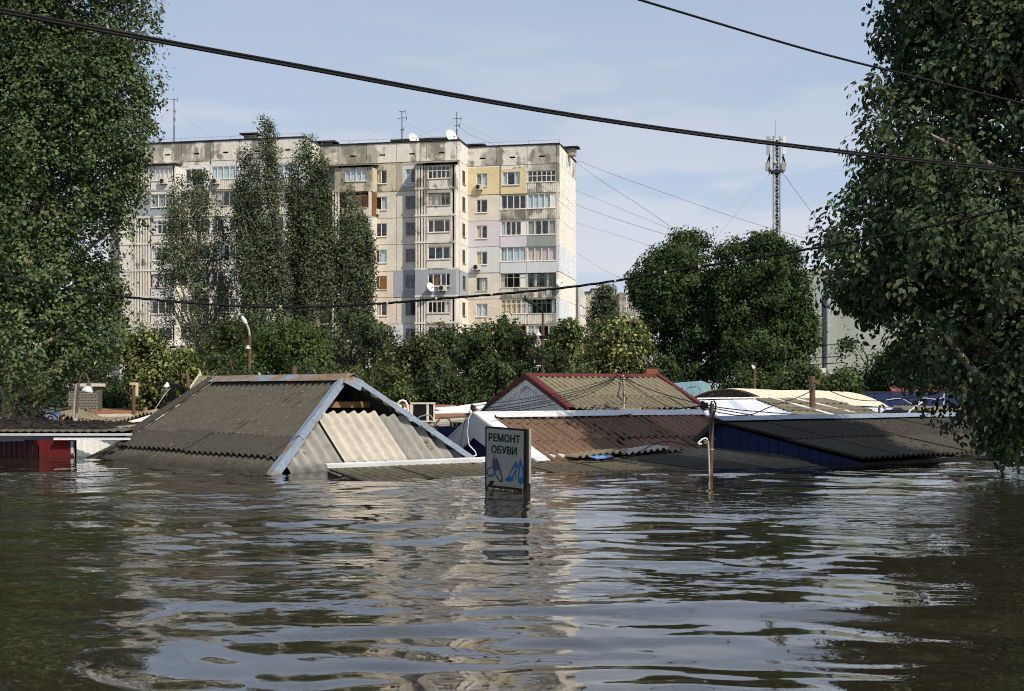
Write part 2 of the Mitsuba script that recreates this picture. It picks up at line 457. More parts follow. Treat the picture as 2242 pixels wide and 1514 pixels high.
# attic + wall of the end faces (receding, e2 direction): right end, and the steps between the blocks
def endwall(s, d0, d1, rows, cuts, attic_amt, windows=False):
    ds = [d0 + (d1 - d0) * c for c in cuts]
    for i in range(len(ds) - 1):
        mb = MB().box((s - 0.02 if s > 0 else s, ds[i] + 0.02, ZATTIC + 0.02), (s + 0.25, ds[i + 1] - 0.02, ZTOP), W)
        put('attic_panel', mb, 'm_stain', 'creamlight', attic_amt[i], BLD)
        for k in range(0, 9):
            z1 = (zc(k) if k else ZATTIC)
            z0 = zc(k + 1)
            col = rows.get((k, i), rows.get(k, 'creamlight'))
            prud = 0.05 if col in ('paleblue', 'steel') else 0.0
            hole = None
            mb = MB()
            a, b = ds[i] + 0.02, ds[i + 1] - 0.02
            if windows and i == 0:
                h0, h1 = d0 + (d1 - d0) * 0.30, d0 + (d1 - d0) * 0.62
                w0, w1 = zc(k) - 1.9, zc(k) - 0.48
                for q in (((s - prud, a, z0 + .02), (s + .25, h0, z1 - .02)), ((s - prud, h1, z0 + .02), (s + .25, b, z1 - .02)), ((s - prud, h0, z0 + .02), (s + .25, h1, w0)), ((s - prud, h0, w1), (s + .25, h1, z1 - .02))):
                    mb.box(*q, W)
                put('wall_panel', mb, 'm_paint', col, 0.3, BLD)
                kk = put('window', MB().box((s + .10, h0, w0), (s + .17, h0 + .06, w1), W).box((s + .10, h1 - .06, w0), (s + .17, h1, w1), W).box((s + .10, h0 + .06, w0), (s + .17, h1 - .06, w0 + .06), W).box((s + .10, h0 + .06, w1 - .06), (s + .17, h1 - .06, w1), W), 'm_paint', 'whitewarm', 0.2, BLD)
                q = [W(s + .13, h0 + .05, w0 + .05), W(s + .13, h1 - .05, w0 + .05), W(s + .13, h1 - .05, w1 - .05), W(s + .13, h0 + .05, w1 - .05)]
                put('pane', (np.array(q), np.array([[0, 1, 2], [0, 2, 3]])), 'm_glass', parent=kk)
                put('sill', MB().box((s - .12, h0 - .03, w0 - .07), (s + .08, h1 + .03, w0 - .004), W), 'm_paint', 'dirty', 0.5, kk)
                continue
            mb.box((s - prud, a, z0 + .02), (s + .25, b, z1 - .02), W)
            put('wall_panel', mb, 'm_paint', col, 0.08, BLD)
    put('roof_edge', MB().box((s - 0.10, d0 + 0.46, ZTOP + 0.004), (s + 0.35, d1, ZTOP + 0.128), W), 'm_paint', 'darkmetal', 0.2, BLD)


endwall(0.0, DR + 0.29, 11.2, {3: 'paleblue', (5, 0): 'paleblue', 4: 'creamlight', 5: 'creamlight'}, [0, 0.52, 0.80, 1.0], [0.35, 0.4, 0.7])
put('joint_filler', MB().box((0.06, 0.31, -2), (0.22, 11.1, ZTOP - 0.1), W), 'm_paint', 'joint', 0.5, BLD)
endwall(ends['M'][0], DM + 0.29, DR + 0.4, {4: 'steel'}, [0, 1.0], [0.35], True)
endwall(ends['L'][0], DL + 0.29, DM + 0.4, {}, [0, 1.0], [0.3], True)
put('roof_deck', MB().box((0.3, DR + 0.5, ZTOP - 0.4), (ends['R'][1], 11.1, ZTOP - 0.2), W).box((ends['M'][0] + .3, DM + 0.5, ZTOP - 0.4), (ends['M'][1], 11.1, ZTOP - 0.2), W).box((ends['L'][0] + .3, DL + .5, ZTOP - .4), (ends['L'][1], 11.1, ZTOP - .2), W), 'm_paint', 'darkmetal', 0.3, BLD)

# --- right block
ROWC = ['yellow', 'cream', 'lilac', 'paleblue', 'cream', 'peach', 'peach', 'cream', 'cream']
sA0, sA1 = S(1067, DR), S(1043, DR)
for k in range(9):
    z1, z0 = (zc(k) if k else ZATTIC - 0.14), zc(k + 1)
    if k == 0:
        panel(S(1094, DR), S(1024, DR), ZATTIC - 0.14, ZATTIC, DR + 0.04, 'creamlight', 0.5, gap=0.005)
    w0, w1 = zc(k) - 1.90, zc(k) - 0.50
    proud = -0.06 if ROWC[k] in ('yellow', 'lilac', 'paleblue') else 0.0
    panel(S(1094, DR), S(1024, DR), z0, z1, DR + proud, ROWC[k], 0.15 if proud else 0.4, (sA0, sA1, w0, w1), t=0.28 - proud)
    cur = {0: [(0, .48, 'curtainblue'), (.52, 1, 'graygreen')], 1: None, 2: [(.5, 1, 'blind')], 3: [(.5, 1, 'bandbeige')], 4: [(0, .75, 'curtain')], 5: [(0, .95, 'curtainblue')]}.get(k)
    window(sA0, sA1, w0, w1, DR + proud, 2, 'white' if k != 4 else 'graybrick', cur, widths=(1, 1) if k not in (1,) else (1.5, 1))
    # loggias B and C
    for c, (pa, pb) in enumerate(((1096, 1152.5), (1154.5, 1217.5))):
        a, b = S(pb, DR), S(pa, DR)
        slabz = zc(k + 1)
        put('balcony_slab', MB().box((a, DR + 0.02, slabz - 0.10), (b, DR + 1.3, slabz + 0.06), W), 'm_paint', 'dirty', 0.5, BLD)
        gz0, gz1 = zc(k) - 1.62, zc(k) - 0.10
        if k == 0:
            gz1 = zc(0) - 0.42
            put('wall_panel', MB().box((a, DR, gz1 + 0.01), (b, DR + 0.3, ZATTIC - 0.03), W), 'm_stain', 'creamlight', 0.55 if c else 0.35, BLD)
        if c == 0 and k == 0:
            a2, b2 = S(1138.5, DR), S(1100.5, DR)
            panel(a, b, zc(1), zc(0) - 0.10, DR - 0.07, 'yellow', 0.15, (a2, b2, zc(0) - 1.85, zc(0) - 0.45), gap=0.012)
            window(a2, b2, zc(0) - 1.85, zc(0) - 0.45, DR - 0.07, 3, 'white', [(0, .26, 'curtainblue'), (.74, 1, 'curtainblue')], widths=(0.8, 1.2, 0.8))
            continue
        pcol = [['yellow', 'dirty'], ['dirty', 'dirty'], ['lilac', 'graygreen'], ['paleblue', 'paleblue'], ['concrete', 'concrete'], ['concrete', 'concrete'], ['concrete', 'concrete'], ['cream', 'cream'], ['cream', 'cream']][k][c]
        if pcol in ('dirty', 'concrete'):
            ribbed(a + .03, b - .03, slabz + 0.07, gz0 - 0.09, DR, 'creamlight', 0.80 if pcol == 'dirty' else 0.42)
        else:
            plain(a - .02, b + .02, slabz - 0.08, gz0 - 0.09, DR - 0.05, pcol, 0.12)
        spec = [[None, (6, 'whitewarm', zc(0) - .95, [])], [(4, 'white', None, []), (5, 'white', None, [(.25, 1, 'curtainblue')])], [(5, 'white', None, [(.8, 1, 'curtainblue')]), (4, 'white', None, [(0, .3, 'graygreen'), (.7, 1, 'graygreen')])],
                [(4, 'white', None, [(0, .95, 'curtainblue')]), (4, 'white', None, [(0.02, .98, 'blind')])], [(4, 'sheetgray', zc(4) - .55, [(.85, 1, 'curtain')]), (5, 'greenframe', zc(4) - .55, [(.25, .33, 'curtain'), (.68, .76, 'curtain')])],
                [(5, 'whitewarm', zc(5) - .55, [(.3, 1, 'bandbeige'), (0, .28, 'curtain')]), (6, 'greenframe', zc(5) - .52, [(0, .14, 'curtain'), (.86, 1, 'curtain')])], [(4, 'brownwood', zc(6) - .6, []), (4, 'white', None, [(0.6, 1, 'curtain')])], [(4, 'white', None, []), (4, 'white', None, [])], [(4, 'white', None, []), (4, 'white', None, [])]][k][c]
        n, fc, tr, cu = spec
        window(a + .03, b - .03, gz0, gz1, DR, n, fc, cu, tr, name='balcony_window', solid=(0,) if (k, c) in ((1, 1), (4, 0), (2, 0)) else ())
        put('balcony_divider', MB().box((b - .02, DR + .02, slabz + .07), (b + 0.10, DR + 1.3, zc(k) - .12), W), 'm_paint', 'creamlight', 0.4, BLD)
    stainy = 'm_stain' if k < 2 else 'm_paint'
    put('wall_panel', MB().box((0.0, DR - (0.05 if k in (3, 5) else 0), z0 + .02), (S(1217.8, DR), DR + .27, z1 - .02 if k else ZATTIC - .02), W), stainy, 'creamlight' if k not in (3, 5) else 'paleblue', 0.92 if k < 2 else 0.25, BLD)

# --- middle block: wall, windows D and E, corner bay with slats, left loggia bay
sD0, sD1 = S(847, DM), S(822.5, DM)
sE0, sE1 = S(910, DM), S(888, DM)
for k in range(9):
    z1, z0 = (zc(k) if k else ZATTIC - 0.16), zc(k + 1)
    w0, w1 = zc(k) - 1.92, zc(k) - 0.50
    if k == 0:
        panel(S(1000, DM), S(812, DM), ZATTIC - 0.15, ZATTIC + 0.0, DM + 0.05, 'creamlight', 0.5, gap=0.006)
    cD = ['ochre', 'cream', 'cream', 'cream', 'peach', 'peach', 'cream', 'cream', 'cream'][k]
    cE = ['concrete', 'cream', 'cream', 'cream', 'steel', 'cream', 'paleblue', 'cream', 'cream'][k]
    pr = -0.05 if k in (0,) else 0
    panel(S(868.5, DM), S(812, DM), z0, z1, DM + pr, cD, 0.75 if k == 0 else 0.35, (sD0, sD1, w0, w1), t=0.28 - pr, mat='m_stain' if k == 0 else 'm_paint')
    pe = -0.06 if k in (4, 6) else 0
    panel(S(925, DM), S(868.5 if not pe else 862, DM), z0, z1, DM + pe, cE, 0.5 if k == 0 else 0.3, (sE0, sE1, w0, w1), t=0.28 - pe)
    window(sD0, sD1, w0, w1, DM + pr, 2, 'white' if k != 4 else 'whitewarm', {0: [(.5, 1, 'bandbeige')], 1: [(0, .5, 'curtainblue')], 3: [(0, .6, 'curtainblue')], 5: [(.5, 1, 'blind')]}.get(k), widths=(1, 1) if k not in (3, 4) else (1.8, 1), transom=None)
    if k == 4:
        put('board', MB().box((sD0 + .02, DM + .03, w0 + .02), (sD0 + (sD1 - sD0) * .62, DM + .06, w1 - .02), W), 'm_paint', 'brownwood', 0.5, BLD)
    window(sE0, sE1, w0, w1, DM + pe, 2, 'white' if k in (0,) else ('sheetgray' if k != 5 else 'frameblue'), [(.5, 1, 'curtainblue')] if k == 0 else None)
    if k == 0:
        mb = MB()
        ring(mb, sE0 - .4, S(881, DM), w0 - .35, w1 + .35, DM - 0.03, DM - .004, (sE0, sE1, w0, w1))
        put('window_surround', mb, 'm_paint', 'paleblue', 0.1, BLD)
# corner bay
bs0, bs1 = S(998, DBAY), S(909.5, DBAY)
slat_px = [911.5, 917.5, 923.5, 929.5, 935.5]
g0, g1 = S(985.5, DBAY), S(937, DBAY)
for k in range(9):
    z1, z0 = (zc(k) if k else zc(0) - 0.28), zc(k + 1)
    put('balcony_slab', MB().box((bs0, DBAY - 0.06, z0 - 0.10), (bs1 + .06, DM + .2, z0 + 0.09), W), 'm_stain', 'creamlight', 0.55, BLD)
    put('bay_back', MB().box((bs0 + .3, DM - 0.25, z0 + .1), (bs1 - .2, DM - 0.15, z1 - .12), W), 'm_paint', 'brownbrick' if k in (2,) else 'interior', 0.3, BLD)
    put('bay_side', MB().box((bs0, DBAY + .02, z0 + .10), (bs0 + .14, DM - .01, z1 - .11), W), 'm_stain' if k < 2 else 'm_paint', 'creamlight' if k != 4 else 'steel', 0.35, BLD)
    dirty = 0.75 if k == 0 else 0.5 if k == 1 else 0.2
    gz1, gz0 = zc(k) - 0.50, zc(k) - 1.80
    if k == 4:   # insulated grey flat
        plain(g1, bs1 + .02, z0 + .10, z1 - .11, DBAY - .05, 'steel', 0.15, name='wall_panel')
        plain(bs0 - .02, g0, z0 + .10, z1 - .11, DBAY - .05, 'steel', 0.15, name='wall_panel')
        plain(g0, g1, gz1 + .01, z1 - .11, DBAY - .05, 'steel', 0.15, name='wall_panel')
    else:
        for i, px in enumerate(slat_px):
            a = S(px, DBAY)
            put('slat', MB().box((a - .085, DBAY, z0 + .10), (a + .085, DBAY + .16, z1 - .11), W), 'm_stain', 'creamlight', dirty, BLD)
        for px in (988, 996.5):
            a = S(px, DBAY)
            put('slat', MB().box((a - .085, DBAY, z0 + .10), (a + .085, DBAY + .16, z1 - .11), W), 'm_stain', 'creamlight', dirty, BLD)
        put('slat_backing', MB().box((g1 + .12, DBAY + .22, z0 + .10), (bs1 - .05, DBAY + .26, z0 + 1.1 if k != 3 else z1 - .2), W), 'm_paint', {0: 'dark', 1: 'dark', 2: 'brownbrick', 3: 'yelltube'}.get(k, 'graybrick'), 0.3, BLD)
        plain(g0, g1, gz1 + .01, z1 - .11, DBAY + .01, 'concrete', 0.5, name='wall_panel')
    plain(g0 - .05, g1 + .05, z0 + .10, gz0 - .08, DBAY - .01, 'steel' if k == 4 else 'creamlight', dirty if k < 2 else 0.3, 'm_stain' if k < 2 else 'm_paint')
    n, fc, tr, cu, wd = [(5, 'whitewarm', zc(0) - .98, None, None), (4, 'graybrick', zc(1) - .85, [(.4, .98, 'blind')], (1, 1, 1.2, 1.2)), (3, 'white', None, None, (.8, 1.5, .8)), (3, 'white', None, None, None), (4, 'white', None, [(.55, .8, 'brownwood')], (.6, .8, 1.2, .8)), (5, 'whitewarm', zc(5) - .62, [(0, .3, 'curtain')], None), (3, 'white', None, None, None), (3, 'white', None, None, None), (3, 'white', None, None, None)][k]
    window(g0, g1, gz0, gz1, DBAY - (.05 if k == 4 else 0), n, fc, cu, tr, name='balcony_window', widths=wd)
put('canopy_roof', MB().hexa([W(bs0 - .25, DBAY - .35, zc(0) - .22), W(bs1 + .25, DBAY - .35, zc(0) - .22), W(bs1 + .25, DM + .02, zc(0) + .1), W(bs0 - .25, DM + .02, zc(0) + .1), W(bs0 - .25, DBAY - .35, zc(0) - .12), W(bs1 + .25, DBAY - .35, zc(0) - .12), W(bs1 + .25, DM + .02, zc(0) + .2), W(bs0 - .25, DM + .02, zc(0) + .2)]), 'm_stain', 'dirty', 0.9, BLD)

# left loggia bay of the middle block
DG = DM - 1.6
gs0, gs1, gm = S(815.5, DG), S(704, DG), S(748, DG)
w0s, w1s = S(803.5, DG), S(756, DG)
for k in range(9):
    z1, z0 = (zc(k) if k else zc(0) - 0.28), zc(k + 1)
    put('balcony_slab', MB().box((gs0, DG + .02, z0 - .10), (gs1 + .5, DM + .2, z0 + .09), W), 'm_stain', 'creamlight', 0.6, BLD)
    put('bay_side', MB().box((gs0, DG + .02, z0 + .10), (gs0 + .14, DM - .01, z1 - .11), W), 'm_paint', 'ochre' if k == 0 else ('brownwood' if k == 1 else 'creamlight'), 0.4, BLD)
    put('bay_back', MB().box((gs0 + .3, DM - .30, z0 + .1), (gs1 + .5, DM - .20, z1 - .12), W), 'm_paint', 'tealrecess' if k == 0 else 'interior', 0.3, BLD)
    gz1, gz0 = zc(k) - 0.52, zc(k) - 1.84
    if k == 0:
        panel(gs0, gm, z0 - .1, z1 - .10, DG - .05, 'ochre', 0.55, (w0s, w1s, gz0, gz1), 'm_stain', t=.15, gap=0.0)
        put('wall_panel', MB().box((gm + .02, DG - .03, z0 - .1), (S(733, DG), DG + .12, z1 - .1), W), 'm_stain', 'ochre', 0.8, BLD)
    else:
        plain(gs0 + .2, gm - .02, z0 + .10, gz0 - .08, DG, 'cream', 0.3)
        for px in (741, 735, 729, 812, 808.5):
            a = S(px, DG)
            put('slat', MB().box((a - .085, DG, z0 + .10), (a + .085, DG + .16, z1 - .11), W), 'm_stain', 'creamlight', 0.25, BLD)
    window(w0s, w1s, gz0, gz1, DG - (.05 if k == 0 else 0), [4, 3, 2, 3, 3, 3, 3, 3, 3][k], 'white' if k != 1 else 'brownwood', [(0, 1, 'curtainblue')] if k == 0 else ([(.3, 1, 'curtain')] if k == 1 else None), name='balcony_window')
    if k == 1:   # lattice grille
        mb = MB()
        for i in range(9):
            a = w0s + (w1s - w0s) * i / 8 * 0.62
            mb.tube([W(a, DG - .05, gz0), W(a, DG - .05, gz1)], .022, 4)
        for i in range(7):
            z = gz0 + (gz1 - gz0) * i / 6
            mb.tube([W(w0s, DG - .06, z), W(w0s + (w1s - w0s) * .62, DG - .06, z)], .022, 4)
        put('window_grille', mb, 'm_paint', 'brownwood', 0.4, BLD)
put('canopy_roof', MB().hexa([W(gs0 - .25, DG - .35, zc(0) - .22), W(gs1 + .6, DG - .35, zc(0) - .22), W(gs1 + .6, DM + .02, zc(0) + .1), W(gs0 - .25, DM + .02, zc(0) + .1), W(gs0 - .25, DG - .35, zc(0) - .12), W(gs1 + .6, DG - .35, zc(0) - .12), W(gs1 + .6, DM + .02, zc(0) + .2), W(gs0 - .25, DM + .02, zc(0) + .2)]), 'm_stain', 'dirty', 0.95, BLD)
for k in range(9):   # wall between the loggia bay and window D, left of it the recess wall
    z1, z0 = (zc(k) if k else ZATTIC - .03), zc(k + 1)
    put('wall_panel', MB().box((S(740, DM), DM + .01, z0 + .02), (ends['M'][1], DM + .27, z1 - .02), W), 'm_paint', 'cream', 0.4, BLD)

# --- left block: bay H with slats, balconies I and J, a wall strip, balcony K
DH = DL - 1.3
hs0, hs1 = S(384, DH), S(262, DH)
h0, h1 = S(377, DH), S(331, DH)
for k in range(9):
    z1, z0 = (zc(k) if k else zc(0) - 0.2), zc(k + 1)
    put('balcony_slab', MB().box((hs0, DH - .05, z0 - .10), (hs1, DL + .2, z0 + .09), W), 'm_stain', 'creamlight', 0.45, BLD)
    put('bay_side', MB().box((hs0, DH + .02, z0 + .1), (hs0 + .14, DL - .01, z1 - .11), W), 'm_paint', 'creamlight', 0.4, BLD)
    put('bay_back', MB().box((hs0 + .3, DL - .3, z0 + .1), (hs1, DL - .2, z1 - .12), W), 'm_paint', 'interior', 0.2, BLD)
    gz1, gz0 = zc(k) - 0.45, zc(k) - 1.82
    if k in (1, 6):
        plain(h1 + .02, S(288, DH), z0 + .1, z1 - .11, DH - .04, 'steel' if k == 1 else 'paleblue', 0.15, name='wall_panel')
    else:
        for px in (326, 320, 314, 308, 302, 296, 290):
            a = S(px, DH)
            put('slat', MB().box((a - .085, DH, z0 + .10), (a + .085, DH + .16, z1 - .11), W), 'm_stain', 'creamlight', 0.3, BLD)
        put('slat_backing', MB().box((h1 + .12, DH + .22, z0 + .1), (S(288, DH), DH + .26, z1 - .2), W), 'm_paint', ['creamlight', 'steel', 'brownbrick', 'creamlight', 'yelltube', 'creamlight', 'cream', 'cream', 'cream'][k], 0.3, BLD)
    plain(S(288, DH) + .02, hs1, z0 + .1, z1 - .11, DH + .02, 'creamlight', .3, name='wall_panel')
    plain(hs0 + .15, h1 + .02, z0 + .1, gz0 - .08, DH - .01, 'steel' if k == 1 else 'paleblue' if k == 4 else 'creamlight', 0.25, 'm_paint')
    plain(h0, h1, gz1 + .01, z1 - .11, DH + .01, 'creamlight', 0.4, name='wall_panel')
    window(h0, h1, gz0, gz1, DH, [5, 3, 4, 4, 3, 3, 3, 3, 3][k], 'redtrim' if k == 4 else 'whitewarm' if k == 0 else 'white', {0: [(0, 1, 'curtain')], 1: [(0, 1, 'graygreen')], 2: [(.7, 1, 'curtain')], 3: [(0, .3, 'curtain'), (.8, 1, 'curtain')], 4: [(0, 1, 'curtain')]}.get(k), name='balcony_window', transom=zc(2) - .8 if k == 2 else None)
put('canopy_roof', MB().hexa([W(hs0 - .25, DH - .3, zc(0) - .1), W(hs1, DH - .3, zc(0) - .1), W(hs1, DL + .02, zc(0) + .12), W(hs0 - .25, DL + .02, zc(0) + .12), W(hs0 - .25, DH - .3, zc(0) - .0), W(hs1, DH - .3, zc(0) - .0), W(hs1, DL + .02, zc(0) + .22), W(hs0 - .25, DL + .02, zc(0) + .22)]), 'm_stain', 'dirty', 0.9, BLD)
for (pa, pb, cols, n) in ((386, 459, ['whitewarm', 'cream', 'cream', 'cream', 'cream', 'cream', 'cream', 'cream', 'cream'], 3), (462, 516, ['cream'] * 9, 4), (590, 652, ['cream', 'cream', 'cream', 'cream', 'cream', 'cream', 'cream', 'cream', 'cream'], 4)):
    a, b = S(pb, DL), S(pa, DL)
    for k in range(9):
        z0 = zc(k + 1)
        gz1, gz0 = zc(k) - (0.30 if k == 0 else .12), zc(k) - 1.66
        put('balcony_slab', MB().box((a, DL + .02, z0 - .1), (b, DL + 1.3, z0 + .06), W), 'm_paint', 'dirty', 0.5, BLD)
        if k == 0:
            put('wall_panel', MB().box((a, DL + .03, gz1 + .01), (b, DL + .3, ZATTIC - .03), W), 'm_stain', 'creamlight', 0.5, BLD)
        if pa == 386 and k == 0:
            h = (a + (b - a) * .22, a + (b - a) * .72)
            panel(a, b, z0 + .06, gz1, DL - .05, 'white', 0.05, (h[0], h[1], gz0, gz1 - .2), gap=0.01)
            window(h[0], h[1], gz0, gz1 - .2, DL - .05, 3, 'white', None, name='balcony_window')
        else:
            ribbed(a + .03, b - .03, z0 + .07, gz0 - .09, DL, 'creamlight', 0.3, pitch=0.24)
            window(a + .03, b - .03, gz0, gz1, DL, n, 'white' if k != 1 else 'sheetgray', [[(0, 1, 'curtainblue')], [(.55, 1, 'blind')], None, [(.5, .9, 'curtain')], [(0.1, .5, 'curtainblue')], None, None, None, None][k], name='balcony_window', solid=(1,) if k in (2, 4) else ())
        put('balcony_divider', MB().box((b - .02, DL - .04, z0 + .07), (b + .16, DL + 1.3, zc(k) - .12), W), 'm_paint', 'creamlight', 0.4, BLD)
for k in range(9):
    z1, z0 = (zc(k) if k else ZATTIC), zc(k + 1)
    for (pa, pb) in ((517.5, 588), (654, 666)):
        a, b = S(pb, DL), S(pa, DL)
        hole = None
        if pa < 600:
            m = (a + b) / 2
            hole = (m - .6, m + .6, zc(k) - 1.9, zc(k) - .5)
        panel(a, b, z0, z1, DL, 'paleblue' if k == 0 else 'cream', 0.35, hole)
        if hole:
            window(*hole, DL, 2, 'white')
    panel(S(386, DL), ends['L'][1], z0, z1, DL + .02, 'cream', .35)

# --- lift house, vent caps, railing on the roof
lh0, lh1 = S(1002, 1.0), S(872, 1.0)
put('lift_house', MB().box((lh0, 0.0, ZTOP - .3), (lh1, 5.0, ZTOP + .95), W), 'm_stain', 'dirty', 0.8, BLD)
put('lift_house_roof', MB().box((lh0 - .3, -.4, ZTOP + .955), (lh1 + .5, 5.4, ZTOP + 1.15), W), 'm_paint', 'darkmetal', 0.3, BLD)
put('lift_house', MB().box((S(352, 0), -5, ZTOP - .3), (S(300, 0), -1, ZTOP + .75), W), 'm_stain', 'dirty', 0.8, BLD)
put('lift_house_roof', MB().box((S(356, 0), -5.4, ZTOP + .755), (S(296, 0), -.8, ZTOP + .9), W), 'm_paint', 'darkmetal', 0.3, BLD)
for px, d, wd, zz in ((1040, 1.6, 1.25, .35), (1249, 6.0, 1.0, .55), (717, -2.5, 1.1, .55), (550, -6.5, 1.0, .9)):
    s = S(px, d)
    put('vent_shaft', MB().box((s - wd * .6, d - .5, ZTOP - .2), (s + wd * .6, d + .5, ZTOP + zz), W), 'm_stain', 'dirty', 0.6, BLD)
    put('vent_cap', MB().box((s - wd, d - .8, ZTOP + zz + .06), (s + wd, d + .8, ZTOP + zz + .20), W), 'm_paint', 'darkmetal', 0.2, BLD)
for (a, b), d in ((ends['R'], DR), (ends['M'], DM), (ends['L'], DL)):
    n = max(3, int((b - a) / 2.6))
    mb = MB()
    pts = []
    for i in range(n + 1):
        s = a + (b - a) * i / n
        mb.tube([W(s, d + .3, ZTOP + .1), W(s, d + .3, ZTOP + .55)], .018, 4)
        pts += [W(s, d + .3, ZTOP + .52)]
    mb.tube(pts, .014, 4)
    put('roof_railing', mb, 'm_paint', 'graybrick', 0.2, BLD)

# --- air conditioners and dishes hung on the facade
ACN = [0]


def air_conditioner(px, py, d, label):
    s, z = S(px, d), Zat(px, py, d)
    k = newkey('air_conditioner')
    put_key(k, MB().box((s - .42, d - .40, z - .29), (s + .42, d - .10, z + .29), W), 'm_paint', 'whitewarm', 0.25)
    lab(k, label, 'air conditioner')
    c = W(s + .12, d - .41, z)
    put('fan_grille', MB().lathe([(.24, 0), (.24, .03), (.20, .035), (.05, .02), (0.0, .02)], c, -E2, 14), 'm_paint', 'darkmetal', 0.2, k)
    put('bracket', MB().box((s - .3, d - .38, z - .36), (s - .25, d, z - .30), W).box((s + .25, d - .38, z - .36), (s + .3, d, z - .30), W), 'm_paint', 'darkmetal', 0.2, k)


def put_key(k, mesh, mat, col, dirt, smooth=False):
    v, f = mesh.mesh()
    scene[k] = mikit.ply((v, f), mat, smooth=smooth, uv=np.tile([float(PALI[col]), float(dirt)], (len(v), 1)))


air_conditioner(1050, 411, DR - .06, 'white air conditioner under the window in the yellow top-floor wall')
air_conditioner(1045, 586, DR - .06, 'white air conditioner on the pale blue wall, fourth floor from the top')
air_conditioner(1109, 694, DR - .06, 'white air conditioner on a ribbed balcony parapet just above the treetops')
air_conditioner(823, 465, DM, 'white air conditioner beside the boarded brown bay, second floor from the top')
air_conditioner(821, 694, DM, 'white air conditioner low on the facade right of the poplars')
air_conditioner(970, 632, DBAY - .06, 'white air conditioner on the grey insulated balcony')
air_conditioner(360, 398, DH - .02, 'white air conditioner below the top-floor corner window beside the tall left tree')
air_conditioner(474, 398, DL - .03, 'white air conditioner on the top-floor ribbed balcony left of the tallest poplar')


def dish(p, aim, r, label, mount):
    k = newkey('satellite_dish')
    aim = unit(aim)
    prof = [(0.0, 0.0)] + [(r * t, 0.28 * r * t * t) for t in (.3, .55, .8, 1.0)] + [(r * .97, 0.28 * r - .02), (r * .5, .04), (0.0, -.03)]
    put_key(k, MB().lathe(prof, p, aim, 18), 'm_paint', 'dish', 0.1, True)
    lab(k, label, 'satellite dish')
    tip = p + aim * r * .9 - np.array([0, 0, r * .25])
    put('feed_arm', MB().tube([p - np.array([0, 0, r * .8]), tip], .025, 5).tube([tip, tip + aim * -.12], .06, 6), 'm_paint', 'darkmetal', 0.1, k)
    put('mount', MB().tube([p - aim * .03, mount], .03, 5), 'm_paint', 'darkmetal', 0.1, k)


aimv = E2 * -0.55 - E1 * 0.9 + np.array([0, 0, .35])
q = W(S(904, DM + 1), DM + 1, 0)
dish(np.array([q[0], q[1], P(904, 307, q[1])[2]]), aimv, .72, 'white satellite dish on the roof left of the lift house wall', W(S(904, DM + 1), DM + 1.3, ZTOP - .1))
q = W(S(986, DM + 1), DM + 1, 0)
dish(np.array([q[0], q[1], P(986, 301, q[1])[2]]), aimv, .80, 'white satellite dish at the roof corner near the right antenna mast', W(S(986, DM + 1), DM + 1.3, ZTOP - .1))
q = W(S(941, DBAY - .5), DBAY - .5, 0)
dish(np.array([q[0], q[1], P(941, 630, q[1])[2]]), aimv, .50, 'white satellite dish on the grey insulated balcony', W(S(941, DBAY), DBAY - .04, Zat(941, 630, DBAY)))
q = W(S(1224, -.5), -.5, 0)
dish(np.array([q[0], q[1], P(1222, 620, q[1])[2]]), aimv, .50, 'white satellite dish on the right corner of the apartment building', W(0.1, -.04, Zat(1222, 620, 0)))

# --- antenna masts on the roof
def mast(px, ytop, d, label, bars, r=.045):
    s = S(px, d)
    p0 = W(s, d, ZTOP - .2)
    top = EYE + (HY - ytop) / F0 * p0[1]
    k = newkey('antenna_mast')
    put_key(k, MB().tube([p0, [p0[0], p0[1], top * .5 + p0[2] * .5]], r * 1.5, 6).tube([[p0[0], p0[1], top * .5 + p0[2] * .5], [p0[0], p0[1], top]], r, 6), 'm_paint', 'darkmetal', 0.1)
    lab(k, label, 'antenna')
    for zf, ln in bars:
        z = p0[2] + (top - p0[2]) * zf
        put('antenna_rod', MB().tube([[p0[0] - ln, p0[1], z], [p0[0] + ln, p0[1], z + .04]], .03, 4).tube([[p0[0] + ln, p0[1], z - .2], [p0[0] + ln, p0[1], z + .25]], .03, 4), 'm_paint', 'darkmetal', 0.1, k)
    mb = MB()
    for dx in (-7, 5.5):
        mb.tube([[p0[0], p0[1], top - 1.0], [p0[0] + dx, p0[1] + 1.5, ZTOP + .1]], .009, 3)
    put('guy_wire', mb, 'm_paint', 'graybrick', 0, k)


mast(381, 217, DL + 3, 'thin dark antenna mast at the left end of the roof', ((.98, .35), (.75, .12), (.6, .1)))
mast(880, 243, DM + 2, 'dark antenna mast with small crossbars left of the lift house', ((.97, .35), (.8, .5), (.5, .2)))
mast(1000, 246, DM + 2, 'dark antenna mast with a bracket at the step of the roof', ((.8, .45), (.6, .3)))
